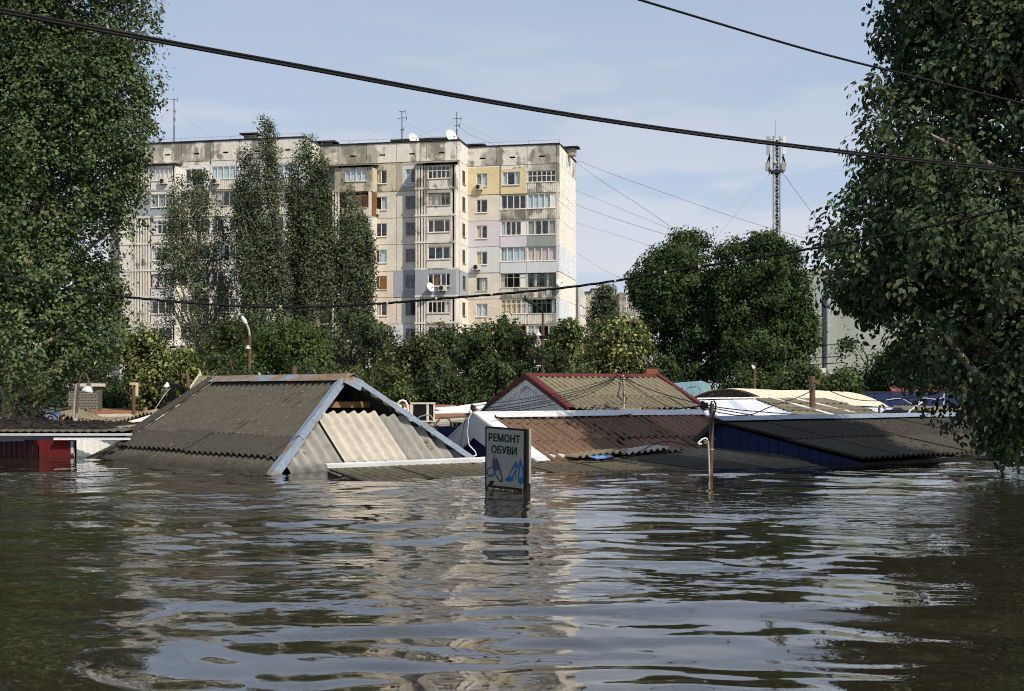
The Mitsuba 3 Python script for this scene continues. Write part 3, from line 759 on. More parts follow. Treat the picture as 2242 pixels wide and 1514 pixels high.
# ------------------------------------------------------------------ trees
def leaf_mesh(c, nrm, up, size, near, g):
    """Leaf blades at points c (n x 3), facing nrm, pointing along up, each folded along its midrib."""
    n = len(c)
    nrm = nrm / (np.linalg.norm(nrm, axis=1, keepdims=True) + 1e-9)
    t = up - nrm * (up * nrm).sum(1, keepdims=True)
    t /= np.linalg.norm(t, axis=1, keepdims=True) + 1e-9
    b = np.cross(nrm, t)
    s = size[:, None]
    fold = nrm * s * g.uniform(0.05, 0.22, (n, 1))
    if near:
        pts = [c - t * s * .55, c - t * s * .12 - b * s * .40 + fold, c + t * s * .25 - b * s * .26 + fold * .8, c + t * s * .62, c + t * s * .25 + b * s * .26 + fold * .8, c - t * s * .12 + b * s * .40 + fold]
        tri = np.array([[0, 3, 1], [1, 3, 2], [0, 5, 3], [5, 4, 3]])
    else:
        pts = [c - t * s * .5, c - b * s * .42 + fold, c + t * s * .6, c + b * s * .42 + fold]
        tri = np.array([[0, 2, 1], [0, 3, 2]])
    m = len(pts)
    v = np.stack(pts, 1).reshape(-1, 3)
    f = (np.arange(n)[:, None, None] * m + tri[None]).reshape(-1, 3)
    return v, f, m


def interp_prof(prof, Y):
    pr = np.array(sorted(prof, key=lambda r: -r[0]), float)
    z = EYE + (HY - pr[:, 0]) / F0 * Y
    return z, (pr[:, 1] - HX) / F0 * Y, (pr[:, 2] - HX) / F0 * Y


def tree(name, cat, label, Y, prof, n_clump, n_leaf, size, rc, col, jitter=0.28, depth=1.0, trunk=None, limbs=24, near=False, upright=0.0, tip=None, bark='bark', trunk_r=0.2,
         shell=0.5, group=None, seed=1, spots=None, droop=0.0, parts=0, zbase=-1.5, flat=1.0, sub=7, lobes=None, lobe_max=2.6):
    """prof: (row in the photo, left, right) of the crown's outline, read at distance Y. The crown is round in plan (times depth)."""
    g = np.random.default_rng(seed)
    z, xl, xr = interp_prof(prof, Y)
    zz = np.linspace(z[0], z[-1], 400)
    L, R = np.interp(zz, z, xl), np.interp(zz, z, xr)
    half, mid = (R - L) / 2, (R + L) / 2
    hm = np.convolve(np.pad(half, 40, mode='edge'), np.ones(81) / 81, 'valid') * depth
    wgt = np.maximum(half, 0.05) ** 1.25
    # lobes (boughs) first, then clumps of twigs over each lobe
    nl = lobes or max(7, n_clump // 13)
    il = g.choice(400, nl, p=wgt / wgt.sum())
    phi = g.uniform(0, 2 * np.pi, nl)
    rad = g.uniform(0, 1, nl) ** shell
    edge = g.uniform(0, 1, nl) < (.34 if upright < .5 else .30)      # boughs that reach the outline seen from the side
    phi[edge] = np.where(g.uniform(0, 1, edge.sum()) < .5, 0, np.pi) + g.normal(0, .3, edge.sum())
    rad[edge] = 1
    lr = np.clip(half[il] * g.uniform(.30, .55, nl), rc * .8, lobe_max * rc)
    inset = np.clip(1 - 0.62 * lr / np.maximum(half[il], lr), 0.05, 1)
    lc = np.stack([mid[il] + half[il] * rad * np.cos(phi) * inset, Y + hm[il] * rad * np.sin(phi) * inset, zz[il]], 1)
    j = g.choice(nl, n_clump, p=lr ** 1.6 / (lr ** 1.6).sum())
    dirs = g.normal(0, 1, (n_clump, 3))
    dirs[:, 2] += .25
    dirs /= np.linalg.norm(dirs, axis=1, keepdims=True)
    cl = lc[j] + dirs * (lr[j] * g.uniform(.35, 1.0, n_clump) ** .6)[:, None] * np.array([1 - .35 * upright, 1 - .35 * upright, 1.0 * flat + 3.4 * upright])
    cl[:, 2] = np.clip(cl[:, 2], z[0], z[-1])
    i = np.clip(np.searchsorted(zz, cl[:, 2]), 0, 399)
    cl[:, 0] = np.clip(cl[:, 0], mid[i] - half[i], mid[i] + half[i])
    axis = np.stack([mid[i], np.full(n_clump, Y), zz[i] - 0.35 * half[i]], 1)
    key = thing(name, label, cat, group)
    # wood
    wood = MB()
    zt = np.linspace(zbase, z[-1] - 0.08 * (z[-1] - z[0]), 9)
    tx = np.interp(zt, zz, mid)
    if trunk is not None:
        tx = tx * np.clip((zt - zbase) / (zz[-1] - zbase), 0, 1) + (trunk - HX) / F0 * Y * (1 - np.clip((zt - zbase) / (zz[-1] - zbase), 0, 1))
    tp = np.stack([tx + g.normal(0, trunk_r * .35, 9), np.full(9, Y) + g.normal(0, trunk_r * .35, 9), zt], 1)
    wood.tube(tp, np.linspace(trunk_r, trunk_r * .16, 9), 8)
    put('trunk', wood, 'm_bark', bark, 0.3, key, True)
    wood = MB()
    for j in g.choice(n_clump, min(limbs, n_clump), replace=False):
        e = cl[j]
        rise = (1.6 if upright > .4 else .55) * np.linalg.norm(e[:2] - np.array([np.interp(e[2], zt, tx), Y])) + 0.3
        z0 = np.clip(e[2] - rise * g.uniform(.8, 1.5), zt[0] + .35 * (z[0] - zt[0]) + .3, zt[-2])
        s = np.array([np.interp(z0, zt, tp[:, 0]), np.interp(z0, zt, tp[:, 1]), z0])
        m1 = s * .55 + e * .45 + np.array([0, 0, -.10 if upright > .4 else .12]) * np.linalg.norm(e - s) + g.normal(0, .05, 3) * np.linalg.norm(e - s)
        r0 = max(0.012, trunk_r * .42 * (1 - (z0 - zbase) / (z[-1] - zbase + .01)) + .012)
        wood.tube([s, s * .6 + m1 * .4, m1, m1 * .4 + e * .6, e], [r0, r0 * .8, r0 * .6, r0 * .42, r0 * .2], 5)
    put('limbs', wood, 'm_bark', bark, 0.3, key, True, kind='stuff')
    # leaves: clumps of twigs, twigs of leaves
    k = np.repeat(np.arange(n_clump), n_leaf)
    n = len(k)
    nt = max(1, n_leaf // sub)
    tw = g.normal(0, 1, (n_clump * nt, 3))
    tw *= (np.abs(g.normal(0, .62, (len(tw), 1))) + .25) / (np.linalg.norm(tw, axis=1, keepdims=True) + 1e-6)
    cscale = g.uniform(.65, 1.25, n_clump)
    tw *= rc * np.repeat(cscale, nt)[:, None] * np.array([1, 1, flat + upright * 1.3])
    ti = k * nt + g.integers(0, nt, n)
    off = tw[ti] + g.normal(0, 1, (n, 3)) * size * np.array([1.0, 1.0, 1.0]) * (1.0 + .8 * upright)
    off[:, 2] -= droop * rc * g.uniform(0, 1, n)
    c = cl[k] + off
    lim_l, lim_r = np.interp(c[:, 2], z, xl), np.interp(c[:, 2], z, xr)
    slack = np.repeat(rc * g.uniform(.15, .8 + .7 * upright, n_clump), n_leaf)
    keep = (c[:, 0] > lim_l - slack) & (c[:, 0] < lim_r + slack) & (c[:, 2] < z[-1] + slack * .7) & (c[:, 2] > max(z[0] - rc * .6, 0.05))
    c, k, off, ti = c[keep], k[keep], off[keep], ti[keep]
    n = len(c)
    outw = off / (np.linalg.norm(off, axis=1, keepdims=True) + 1e-6) + 0.6 * (cl[k] - axis[k]) / (np.linalg.norm(cl[k] - axis[k], axis=1, keepdims=True) + 1e-6)
    tj = g.normal(0, .40, (len(tw), 3))
    ttone = np.exp(g.normal(0, .15, len(tw)))
    nrm = outw * .75 + np.array([0, 0, .45]) + tj[ti] + g.normal(0, .27, (n, 3))
    upv = outw * .5 + g.normal(0, .5, (n, 3)) + np.array([0, 0, -.75 if not upright else .25])
    sz = size * g.uniform(.65, 1.3, n)
    tone = np.exp(g.normal(0, jitter, n)) * np.repeat(np.exp(g.normal(0, .16, n_clump)), n_leaf)[keep] * ttone[ti]
    hue = g.normal(0, .10, n)
    rgb = np.array(col)[None] * tone[:, None] * np.stack([1 + hue, np.ones(n), 1 - hue * .6], 1)
    if spots is not None:   # pale bracts and flowers among the leaves
        sp = g.uniform(0, 1, n) < spots[0]
        rgb[sp] = np.array(spots[1]) * g.uniform(.7, 1.2, (sp.sum(), 1))
        nrm[sp] += outw[sp]
    rgb = np.clip(rgb, 0.004, 0.6)
    if parts:   # the leaves that show largest, each a part
        front = np.argsort(np.linalg.norm(c - EYE3, axis=1) + 1.2 * g.uniform(0, 1, n) + 100.0 * (np.abs(c[:, 0] / c[:, 1]) > .39) + 100. * (c[:, 2] > 1.1 + .31 * c[:, 1]))[:parts]
        rest = np.ones(n, bool)
        rest[front] = False
        for j in front:
            v, f, m = leaf_mesh(c[j:j + 1], nrm[j:j + 1], upv[j:j + 1], sz[j:j + 1], True, g)
            scene[newkey('leaf', key)] = mikit.ply((v, f), 'm_leaf', color=np.repeat(rgb[j:j + 1], m, 0))
        c, nrm, upv, sz, rgb = c[rest], nrm[rest], upv[rest], sz[rest], rgb[rest]
    v, f, m = leaf_mesh(c, nrm, upv, sz, near, g)
    kk = newkey('crown', key)
    scene[kk] = mikit.ply((v, f), 'm_leaf', color=np.repeat(rgb, m, 0))
    lab(kk, kind='stuff')
    return key


POP, DARK, CHE, LIN, MIDG = (0.096, 0.130, 0.060), (0.100, 0.124, 0.072), (0.056, 0.080, 0.034), (0.098, 0.115, 0.042), (0.076, 0.098, 0.042)

# big poplars filling the left edge
tree('poplar_tree', 'tree', 'large leafy poplar filling the left edge of the view above the red and white kiosk', 30.0,
     [(-260, -120, 330), (0, -160, 332), (60, -160, 336), (130, -170, 348), (170, -170, 330), (230, -175, 325), (262, -175, 306), (290, -180, 334), (350, -180, 322), (400, -180, 300), (440, -180, 326), (480, -180, 305), (560, -180, 305),
      (620, -180, 300), (650, -180, 262), (700, -175, 255), (760, -170, 270), (800, -160, 245), (840, -150, 150), (880, -140, 90), (930, -120, 22)],
     1050, 180, 0.078, 0.48, POP, depth=.62, lobes=80, lobe_max=3.2, near=True, trunk=20, trunk_r=.26, limbs=150, shell=.42, upright=.25, bark='barklight', seed=11, jitter=.22, parts=150)
# big broadleaf tree at the right edge, its lowest twigs dipping to the water
tree('broadleaf_tree', 'tree', 'large dark broadleaf tree at the right edge with twigs hanging to the water', 18.0,
     [(-900, 2472, 2900), (-700, 2222, 3050), (-450, 2072, 3050), (-240, 2012, 2950), (0, 1970, 2850), (50, 1960, 2760), (100, 1982, 2760), (140, 1977, 2760), (165, 2032, 2770), (190, 1892, 2770), (230, 1857, 2780), (300, 1864, 2780), (350, 1892, 2780), (395, 1910, 2780), (430, 1857, 2780), (480, 1827, 2780), (560, 1794, 2780),
      (600, 1807, 2780), (650, 1842, 2770), (690, 1887, 2770), (740, 1942, 2760), (790, 1987, 2750), (850, 2032, 2740), (900, 2082, 2720), (940, 2112, 2700), (990, 2182, 2600), (1016, 2237, 2400)],
     1500, 160, 0.078, 0.40, (0.066, 0.090, 0.048), lobes=150, lobe_max=3.0, depth=.55, near=True, trunk=2330, trunk_r=.3, limbs=150, shell=.42, droop=.6, bark='barklight', seed=12, jitter=.24, parts=290)

# Lombardy-type poplars in front of the apartment block
pg = 'poplars in front of the apartment building'
tree('poplar_tree', 'tree', 'slender poplar with see-through crown in front of the left bays of the building', 104.0,
     [(378, 425, 440), (395, 372, 470), (420, 365, 492), (470, 358, 512), (530, 352, 520), (600, 344, 520), (680, 335, 520), (740, 345, 500), (800, 380, 480)],
     380, 66, .16, .44, DARK, depth=.9, trunk=432, trunk_r=.28, limbs=90, upright=1.0, shell=.36, bark='barklight', seed=21, group=pg)
tree('poplar_tree', 'tree', 'tallest poplar in front of the building, its tip above the roofline', 100.0,
     [(262, 562, 580), (285, 552, 594), (320, 548, 600), (332, 528, 608), (380, 522, 612), (440, 514, 618), (520, 516, 624), (600, 518, 632), (700, 520, 632), (760, 530, 630), (800, 550, 620)],
     470, 96, .16, .46, DARK, depth=.9, trunk=578, trunk_r=.3, limbs=80, upright=1.0, shell=.36, bark='barklight', seed=22, group=pg)
tree('poplar_tree', 'tree', 'broad poplar reaching the roof step right of the tallest poplar', 101.0,
     [(298, 668, 684), (318, 646, 694), (350, 638, 706), (420, 632, 722), (500, 630, 728), (600, 625, 735), (700, 620, 740), (780, 640, 730)],
     470, 92, .16, .46, DARK, depth=.9, trunk=675, trunk_r=.3, limbs=80, upright=1.0, shell=.36, bark='barklight', seed=23, group=pg)
tree('poplar_tree', 'tree', 'lower poplar rightmost in the poplar row before the building', 102.0,
     [(390, 752, 762), (405, 745, 778), (450, 738, 786), (500, 730, 800), (540, 720, 815), (620, 710, 818), (700, 700, 815), (790, 715, 790)],
     360, 88, .16, .44, DARK, depth=.9, trunk=740, trunk_r=.28, limbs=70, upright=1.0, shell=.36, bark='barklight', seed=24, group=pg)

# horse chestnuts
tree('chestnut_tree', 'tree', 'dense dark chestnut tree, left of the pair before the telecom tower', 62.0,
     [(506, 1478, 1560), (520, 1470, 1572), (545, 1420, 1585), (575, 1405, 1600), (600, 1380, 1610), (640, 1390, 1620), (700, 1400, 1620), (760, 1430, 1610), (810, 1450, 1590), (838, 1470, 1570)],
     420, 150, .125, .60, CHE, depth=.95, trunk=1528, trunk_r=.35, limbs=40, shell=.42, seed=31, droop=.4, jitter=.24, flat=.7, lobes=64)
tree('chestnut_tree', 'tree', 'dense dark chestnut tree, right of the pair, below the telecom tower', 60.0,
     [(517, 1600, 1680), (535, 1580, 1720), (570, 1570, 1745), (620, 1565, 1765), (680, 1570, 1772), (740, 1580, 1785), (790, 1560, 1780), (830, 1560, 1750), (850, 1570, 1740)],
     420, 150, .125, .60, CHE, depth=.95, trunk=1668, trunk_r=.35, limbs=40, shell=.42, seed=32, droop=.4, jitter=.24, flat=.7, lobes=64)
tree('chestnut_tree', 'tree', 'small chestnut tree in the middle of the green belt before the building', 66.0,
     [(688, 1060, 1100), (705, 1040, 1125), (740, 1018, 1148), (790, 1010, 1160), (840, 1020, 1150), (880, 1040, 1140)],
     120, 80, .18, .55, CHE, depth=.9, trunk=1080, trunk_r=.2, limbs=30, shell=.45, seed=33, droop=.4, flat=.7, lobes=64)

# the lindens with pale bracts and the rest of the green belt
tree('linden_tree', 'tree', 'linden dotted with pale yellow-green bracts behind the red-edged roof', 52.0,
     [(690, 1335, 1358), (705, 1300, 1385), (730, 1282, 1408), (770, 1265, 1430), (800, 1258, 1440), (830, 1265, 1440), (850, 1280, 1430)],
     170, 84, .125, .42, MIDG, depth=.9, trunk=1350, trunk_r=.18, limbs=30, shell=.45, seed=41, spots=(.30, (0.34, 0.34, 0.13)))
tree('linden_tree', 'tree', 'linden with pale bracts at the building corner under the arm lamp', 58.0,
     [(706, 1232, 1250), (725, 1215, 1275), (760, 1200, 1290), (800, 1190, 1295), (850, 1195, 1290)],
     110, 80, .13, .42, MIDG, depth=.9, trunk=1240, trunk_r=.16, limbs=24, shell=.45, seed=42, spots=(.18, (0.30, 0.31, 0.12)))
tree('linden_tree', 'tree', 'sunlit linden thick with pale bracts beside the big left poplar', 38.0,
     [(712, 298, 318), (735, 275, 340), (760, 268, 360), (790, 268, 385), (820, 275, 415), (850, 290, 425), (890, 300, 425)],
     190, 90, .095, .34, MIDG, depth=.9, trunk=330, trunk_r=.15, limbs=30, shell=.45, seed=43, spots=(.34, (0.34, 0.36, 0.13)))
tree('broadleaf_tree', 'tree', 'yellow-green bushy tree beside the bundled cable pole', 36.0,
     [(775, 395, 412), (795, 380, 432), (820, 375, 440), (860, 372, 436), (890, 375, 430)],
     80, 70, .09, .30, LIN, depth=.9, trunk=405, trunk_r=.1, limbs=20, shell=.45, seed=44, spots=(.12, (0.30, 0.32, 0.12)))
belt = [  # rows of mixed trees: (px left, px right, top, Y, colour, spots, label)
    (438, 600, 708, 74, (0.052, 0.067, 0.028), None, 'dark brownish-green tree behind the street lamp with white hood'),
    (560, 712, 700, 70, (0.068, 0.100, 0.034), None, 'bright green rounded tree behind the grey hip roof'),
    (690, 842, 690, 72, (0.068, 0.087, 0.048), None, 'loose olive tree under the lowest poplar'),
    (850, 960, 728, 60, (0.073, 0.092, 0.042), (.06, (.26, .28, .11)), 'thin-trunked tree with yellowish leaves behind the air-conditioner frame'),
    (915, 1030, 694, 70, (0.062, 0.084, 0.042), None, 'mixed green tree below the corner bay of the building'),
    (1120, 1215, 735, 64, (0.060, 0.079, 0.039), None, 'dark green tree left of the tall arm lamp'),
    (1010, 1120, 790, 50, (0.057, 0.077, 0.036), None, 'low dark tree behind the white gable of the red-edged roof'),
    (880, 1000, 795, 48, (0.060, 0.079, 0.039), None, 'low dark bush-like tree behind the bent rusty pipes'),
    (760, 880, 790, 46, (0.073, 0.097, 0.039), (.08, (.26, .28, .11)), 'light green tree just right of the grey hip roof ridge'),
    (1130, 1290, 770, 50, (0.060, 0.079, 0.039), None, 'dark green tree directly behind the red ridge'),
    (590, 770, 775, 52, (0.057, 0.077, 0.036), None, 'dark tree directly behind the rusty ridge cap'),
    (430, 580, 770, 50, (0.055, 0.074, 0.034), None, 'dark tree behind the old roof at the left end of the ridge'),
    (35, 150, 800, 40, (0.060, 0.090, 0.036), None, 'low green tree behind the blue tarpaulin'),
    (180, 300, 790, 40, (0.057, 0.087, 0.039), None, 'low green tree behind the bell-shaped lamp'),
    (-60, 120, 740, 55, (0.060, 0.084, 0.039), None, 'dark tree seen under the left poplar at the frame edge'),
    (90, 260, 720, 62, (0.060, 0.084, 0.048), None, 'shaded tree behind the left poplar above the grey brick hut'),
    (1430, 1480, 790, 54, (0.052, 0.074, 0.034), None, 'dark shrub at the foot of the left chestnut'),
    (1600, 1700, 800, 50, (0.060, 0.084, 0.036), None, 'green shrub in front of the right chestnut above the canopy'),
    (1700, 1800, 800, 48, (0.055, 0.077, 0.036), None, 'dark low shrub right of the lamp pole above the canopy'),
    (1800, 1870, 815, 46, (0.065, 0.095, 0.039), None, 'round green bush before the grey-green building'),
    (1820, 1990, 738, 60, (0.057, 0.082, 0.039), None, 'feathery tree against the grey-green building'),
    (1960, 2130, 700, 58, (0.052, 0.074, 0.036), None, 'dark tree behind the blue container'),
    (2080, 2300, 640, 56, (0.047, 0.069, 0.036), None, 'dark tree filling the gap behind the right broadleaf tree'),
]
for n_, (a, b, top, Y, col, sp, lb) in enumerate(belt):
    a, b = a - .22 * (b - a), b + .22 * (b - a)
    w = b - a
    m = (a + b) / 2 + 6 * ((n_ * 7) % 5 - 2)
    pr = [(top, m - .10 * w, m + .08 * w), (top + .08 * w, m - .26 * w, m + .20 * w), (top + .17 * w, m - .30 * w, m + .40 * w), (top + .3 * w, a + .03 * w, b - .09 * w), (top + .6 * w, a, b), (max(top + .8 * w, 868), a, b), (max(top + w, 896), a + .1 * w, b - .1 * w)]
    ww = w / F0 * Y
    ncl = int(70 + 22 * ww * (1.6 if Y > 55 else 1.4))
    tree('broadleaf_tree' if top < 770 else 'shrub', 'tree' if top < 770 else 'shrub', lb, Y, pr, ncl, 84, .0021 * Y, .0088 * Y, col, depth=.8, trunk=m, trunk_r=.14, limbs=26, shell=.45, seed=100 + n_, spots=sp, upright=.0, droop=.3)
tree('poplar_tree', 'tree', 'distant grey-green poplar in front of the far apartment block', 170.0,
     [(632, 1322, 1336), (650, 1300, 1345), (680, 1295, 1352), (730, 1290, 1358), (780, 1300, 1350)],
     150, 60, .30, .75, (0.075, 0.090, 0.055), depth=.9, trunk=1325, trunk_r=.25, limbs=30, upright=1.0, shell=.36, seed=51)
# ------------------------------------------------------------------ the drowned market: roofs, walls and clutter
GA = math.radians(40.5)
G = np.array([math.cos(GA), math.sin(GA), 0])          # along the shop rows, to the right and away
R = np.array([-math.sin(GA), math.cos(GA), 0])         # across them, to the left and away
UP = np.array([0, 0, 1.0])


def clip_line(poly, u):
    """v-range of the convex polygon at this u."""
    vs = []
    n = len(poly)
    for i in range(n):
        (a, b), (c, d) = poly[i], poly[(i + 1) % n]
        if (a - u) * (c - u) <= 0 and a != c:
            t = (u - a) / (c - a)
            if 0 <= t <= 1:
                vs.append(b + t * (d - b))
    return (min(vs), max(vs)) if len(vs) >= 2 else None


def corrugated(parent, O, U, V, poly, col, dirt=0.6, pitch=0.15, amp=0.024, sw=1.05, sl=1.55, lift=0.012, mat='m_slate', seed=0, cols=None, name='sheet', skip=(), u0=None, v0=None, jit=0.012, th=0.007, wave='sine', lapv=0.13, lapz=0.030, rows=None, lapzs=None):
    """Corrugated sheets laid in rows down the slope (V) and columns across it (U), clipped to a convex polygon in (u, v)."""
    g = np.random.default_rng(seed + 500)
    N = unit(np.cross(U, V))
    if N[2] < 0:
        N = -N
    us, vs = [p[0] for p in poly], [p[1] for p in poly]
    u0 = min(us) if u0 is None else u0
    v0 = min(vs) if v0 is None else v0
    made = []
    edges = list(rows) if rows else [v0 + sl * i for i in range(int(math.ceil((max(vs) - v0) / sl - 1e-6)) + 1)]
    for r in range(len(edges) - 1):
        for c in range(int(math.ceil((max(us) - u0) / sw - 1e-6))):
            if (r, c) in skip:
                continue
            a, b = u0 + c * sw, u0 + (c + 1) * sw + pitch * .55
            a, b = max(a, min(us)), min(b, max(us))
            if b - a < .04:
                continue
            n = max(3, int(round((b - a) / pitch * 8)))
            top, bot = edges[r], edges[r + 1] + lapv
            sl, lz = edges[r + 1] - edges[r], (lapzs[r] if lapzs else lapz)
            dv, rot, dn = g.normal(0, jit), g.normal(0, jit * .35), abs(g.normal(0, jit * .5))
            pts = []
            for u in np.linspace(a + 1e-4, b - 1e-4, n + 1):
                rng_ = clip_line(poly, u)
                if rng_ is None:
                    continue
                t0, t1 = max(top, rng_[0]), min(bot + dv, rng_[1])
                if t1 - t0 < .02:
                    if pts:
                        break
                    continue
                ph = u / pitch * 2 * math.pi
                h = amp * (math.cos(ph) if wave == 'sine' else (1.0 if math.cos(ph) > .55 else -1.0))
                pts.append((u, t0, t1, h))
            if len(pts) < 3:
                continue
            vv = []
            for (u, t0, t1, h) in pts:
                for t in (t0, .5 * (t0 + t1), t1):
                    k = dn + lz * ((t - top) / (sl + lapv)) + rot * (u - a)
                    vv.append(O + U * u + V * t + N * (h + k + .004 * (r % 2) + .006 * (c % 2)))
            m = len(pts)
            vv = np.array(vv)
            lo = vv - N * th
            f = []
            for i in range(m - 1):
                for j in range(2):
                    f.append([3 * i + j, 3 * i + j + 1, 3 * i + 4 + j, 3 * i + 3 + j])
            f = np.array(f)
            o = len(vv)
            fl = f[:, ::-1] + o
            e = []
            for i in range(m - 1):
                e += [[3 * i, 3 * i + 3, 3 * i + 3 + o, 3 * i + o], [3 * i + 2, 3 * i + 2 + o, 3 * i + 5 + o, 3 * i + 5]]
            e += [[0, 1, 1 + o, o], [1, 2, 2 + o, 1 + o], [3 * m - 3, 3 * m - 2, 3 * m - 2 + o, 3 * m - 3 + o], [3 * m - 2, 3 * m - 1, 3 * m - 1 + o, 3 * m - 2 + o]]
            tr_ = np.repeat([h for (_, _, _, h) in pts], 3) / amp        # trough moss and dirt, darkened to paint in the shading of the ribs
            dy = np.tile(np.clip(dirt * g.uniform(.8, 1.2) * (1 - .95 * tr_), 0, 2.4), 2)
            cc = col[(r * 7 + c * 3) % len(col)] if cols is None else cols.get((r, c), col[(r * 7 + c * 3) % len(col)])
            top_mesh = (np.vstack([vv, lo]), np.vstack([f, fl, np.array(e)]))
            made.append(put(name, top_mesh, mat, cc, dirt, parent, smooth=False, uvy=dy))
    return made


def smooth_put(*a, **k):
    return put(*a, smooth=True, **k)


def plane_of(O, a, b):
    n = np.cross(a, b)
    return O, unit(n)


def uv_of(p, O, U, V):
    q = np.asarray(p) - O
    A = np.stack([U, V], 1)
    s, *_ = np.linalg.lstsq(A, q, rcond=None)
    return (float(s[0]), float(s[1]))


def strip(parent, name, p, q, w, nrm, t=.006, mat='m_rust', col='galv', dirt=.3, side=None, **kw):
    """A flat board or flashing from p to q, w wide towards side."""
    p, q = np.asarray(p, float), np.asarray(q, float)
    s = unit(side) * w
    return put(name, MB().slab([p, q, q + s, p + s], t), mat, col, dirt, parent, **kw)


# ---- 1. grey hip-roofed shop, left of centre
HUT = thing('hip_roof_shop', 'drowned shop with grey corrugated hip roof, rusty ridge cap and one clean beige sheet', 'shop')
P1 = np.array([-3.34, 18.44, 0.0])
hut = lambda t, w, z: P1 + R * t + G * w + UP * z
ZR, WR, TB, TF, W2 = 1.39, 2.24, 1.60, 5.92, 3.61
down = unit(-G * WR - UP * ZR)
O_l = hut(0, WR, ZR)
Ls = math.hypot(WR, ZR)
corrugated(HUT, O_l, R, down, [(TB, 0.02), (TF + .12, 0.02), (TF + .12, Ls + .55), (-TB * .55 / Ls, Ls + .55)], ['slategray', 'slatedark', 'slategray'], .85, seed=1, pitch=.185, amp=.027, rows=[0, 1.66, 2.24, 3.6], lapzs=[.012, .055, .02], lapv=.08, sw=1.3, u0=-.6)
tanh = ZR / TB
dh = unit(-R * TB - UP * ZR)
LH = math.hypot(TB, ZR)
O_h = hut(TB, 0, ZR)
wl = lambda v: WR * (1 - v / LH)          # left and right edges of the hip face at distance v from its apex
wr = lambda v: WR + (W2 - WR) * v / LH
nhp = unit(np.cross(G, dh))
hp = lambda x, y: uv_of(onplane(x, y, O_h, nhp), O_h, G, dh)
vt = hp(770, 911)[1]
corrugated(HUT, O_h, G, dh, [(wl(vt) + .05, vt), (wr(vt) - .03, vt), (wr(LH + .5), LH + .5), (wl(LH + .5) + .05, LH + .5)], ['slatewhite', 'slategray', 'slatewhite'], .9, pitch=.19, amp=.034, seed=2, sw=1.14, sl=3.0, u0=.2, v0=vt)
# the clean beige sheet lies over the old ones
ub0, ub1, vb = hp(749, 1019)[0], hp(890, 1019)[0], hp(820, 1019)[1]
bpoly = [(ub1, vt - .03), (ub1, vb), (ub0, vb)]
if wl(vt) > ub0:
    bpoly += [(ub0, LH * (1 - ub0 / WR)), (wl(vt), vt - .03)]
else:
    bpoly += [(ub0, vt - .03)]
corrugated(HUT, O_h + nhp * (.05 * np.sign(nhp[2])), G, dh, bpoly, ['slatebeige'], .06, pitch=.19, amp=.034, seed=3, sw=3.0, sl=3.0, name='clean_sheet')
# right slope (turned away from the camera) and a black sheet painting the shade in the open gablet
corrugated(HUT, hut(0, WR, ZR), R, unit(G * (W2 - WR) - UP * ZR), [(TB, 0.03), (TF, 0.03), (TF, 2.3), (-.3, 2.3)], ['slategray'], .7, seed=4, sw=1.05, sl=1.6)
put('gablet_shade', MB().slab([hut(TB + .35, 1.2, .62), hut(TB + .35, WR + .75, .62), hut(TB + .35, WR + .02, 1.32), hut(TB + .35, WR - .02, 1.32)], .03), 'm_paint', 'black', 0, HUT)
put('tie_beam', MB().slab([hut(TB - .02, WR - .62, .915), hut(TB - .02, WR + .40, .915), hut(TB - .02, WR + .40, 1.01), hut(TB - .02, WR - .62, 1.01)], .06), 'm_paint', 'wood', .5, HUT)
# ridge cap in three rusty lengths
for i, (a, b) in enumerate(((TB - .22, TB + 1.55), (TB + 1.53, TB + 2.85), (TB + 2.83, TF + .1))):
    e = .006 * i
    mb = MB().slab([hut(a, WR, ZR + .075 + e), hut(b, WR, ZR + .075 + e), hut(b, WR - .19, ZR - .035 + e), hut(a, WR - .19, ZR - .035 + e)], .005)
    mb.slab([hut(a, WR, ZR + .075 + e), hut(b, WR, ZR + .075 + e), hut(b, WR + .16, ZR - .06 + e), hut(a, WR + .16, ZR - .06 + e)], .005)
    put('ridge_cap', mb, 'm_rust', 'galv', [.80, .62, .85][i], HUT)
# hip flashings: left one in two pieces with a torn patch at its top, right one long with a rusty patch
Bp, nl, nh = hut(TB, WR, ZR), unit(np.cross(R, down)), unit(np.cross(G, dh))
nl, nh = nl * np.sign(nl[2]), nh * np.sign(nh[2])


def flash(pa, pb, sa, na, sb, nb, wa, wb, rust, lift=.11, name='hip_flashing'):
    pa, pb = pa + (na + nb) * lift * .6, pb + (na + nb) * lift * .6
    mb = MB().slab([pa, pb, pb + sa * wa - na * lift * .3, pa + sa * wa - na * lift * .3], .006)
    mb.slab([pa, pb, pb + sb * wb - nb * lift * .3, pa + sb * wb - nb * lift * .3], .006)
    put(name, mb, 'm_rust', 'galv', rust, HUT)


hl = unit(P1 - Bp)
sl_ = unit(R - hl * np.dot(R, hl))                      # across the left hip, in the left slope
sl_ = unit(sl_ - nl * np.dot(sl_, nl))
sh_ = unit(G - hl * np.dot(G, hl))
sh_ = unit(sh_ - nh * np.dot(sh_, nh))
tot = np.linalg.norm(P1 - Bp)
flash(Bp + hl * .22, Bp + hl * (tot * .70), sl_, nl, sh_, nh, .16, .10, .20)
flash(Bp + hl * (tot * .69), Bp + hl * (tot + .55), sl_, nl, sh_, nh, .17, .11, .36, .09)
strip(HUT, 'flashing_patch', Bp + hl * .06 + nh * .10 + nl * .05 + G * .02, Bp + hl * .42 + nh * .14 + nl * .02 + G * .05, .30, nh, .006, 'm_rust', 'galv', .62, sh_)
P2 = hut(0, W2, 0)
hr = unit(P2 - Bp)
side_r = unit(-G - hr * np.dot(-G, hr))
side_r = unit(side_r - nh * np.dot(side_r, nh))
pr_ = Bp + nh * .13 + hr * .02
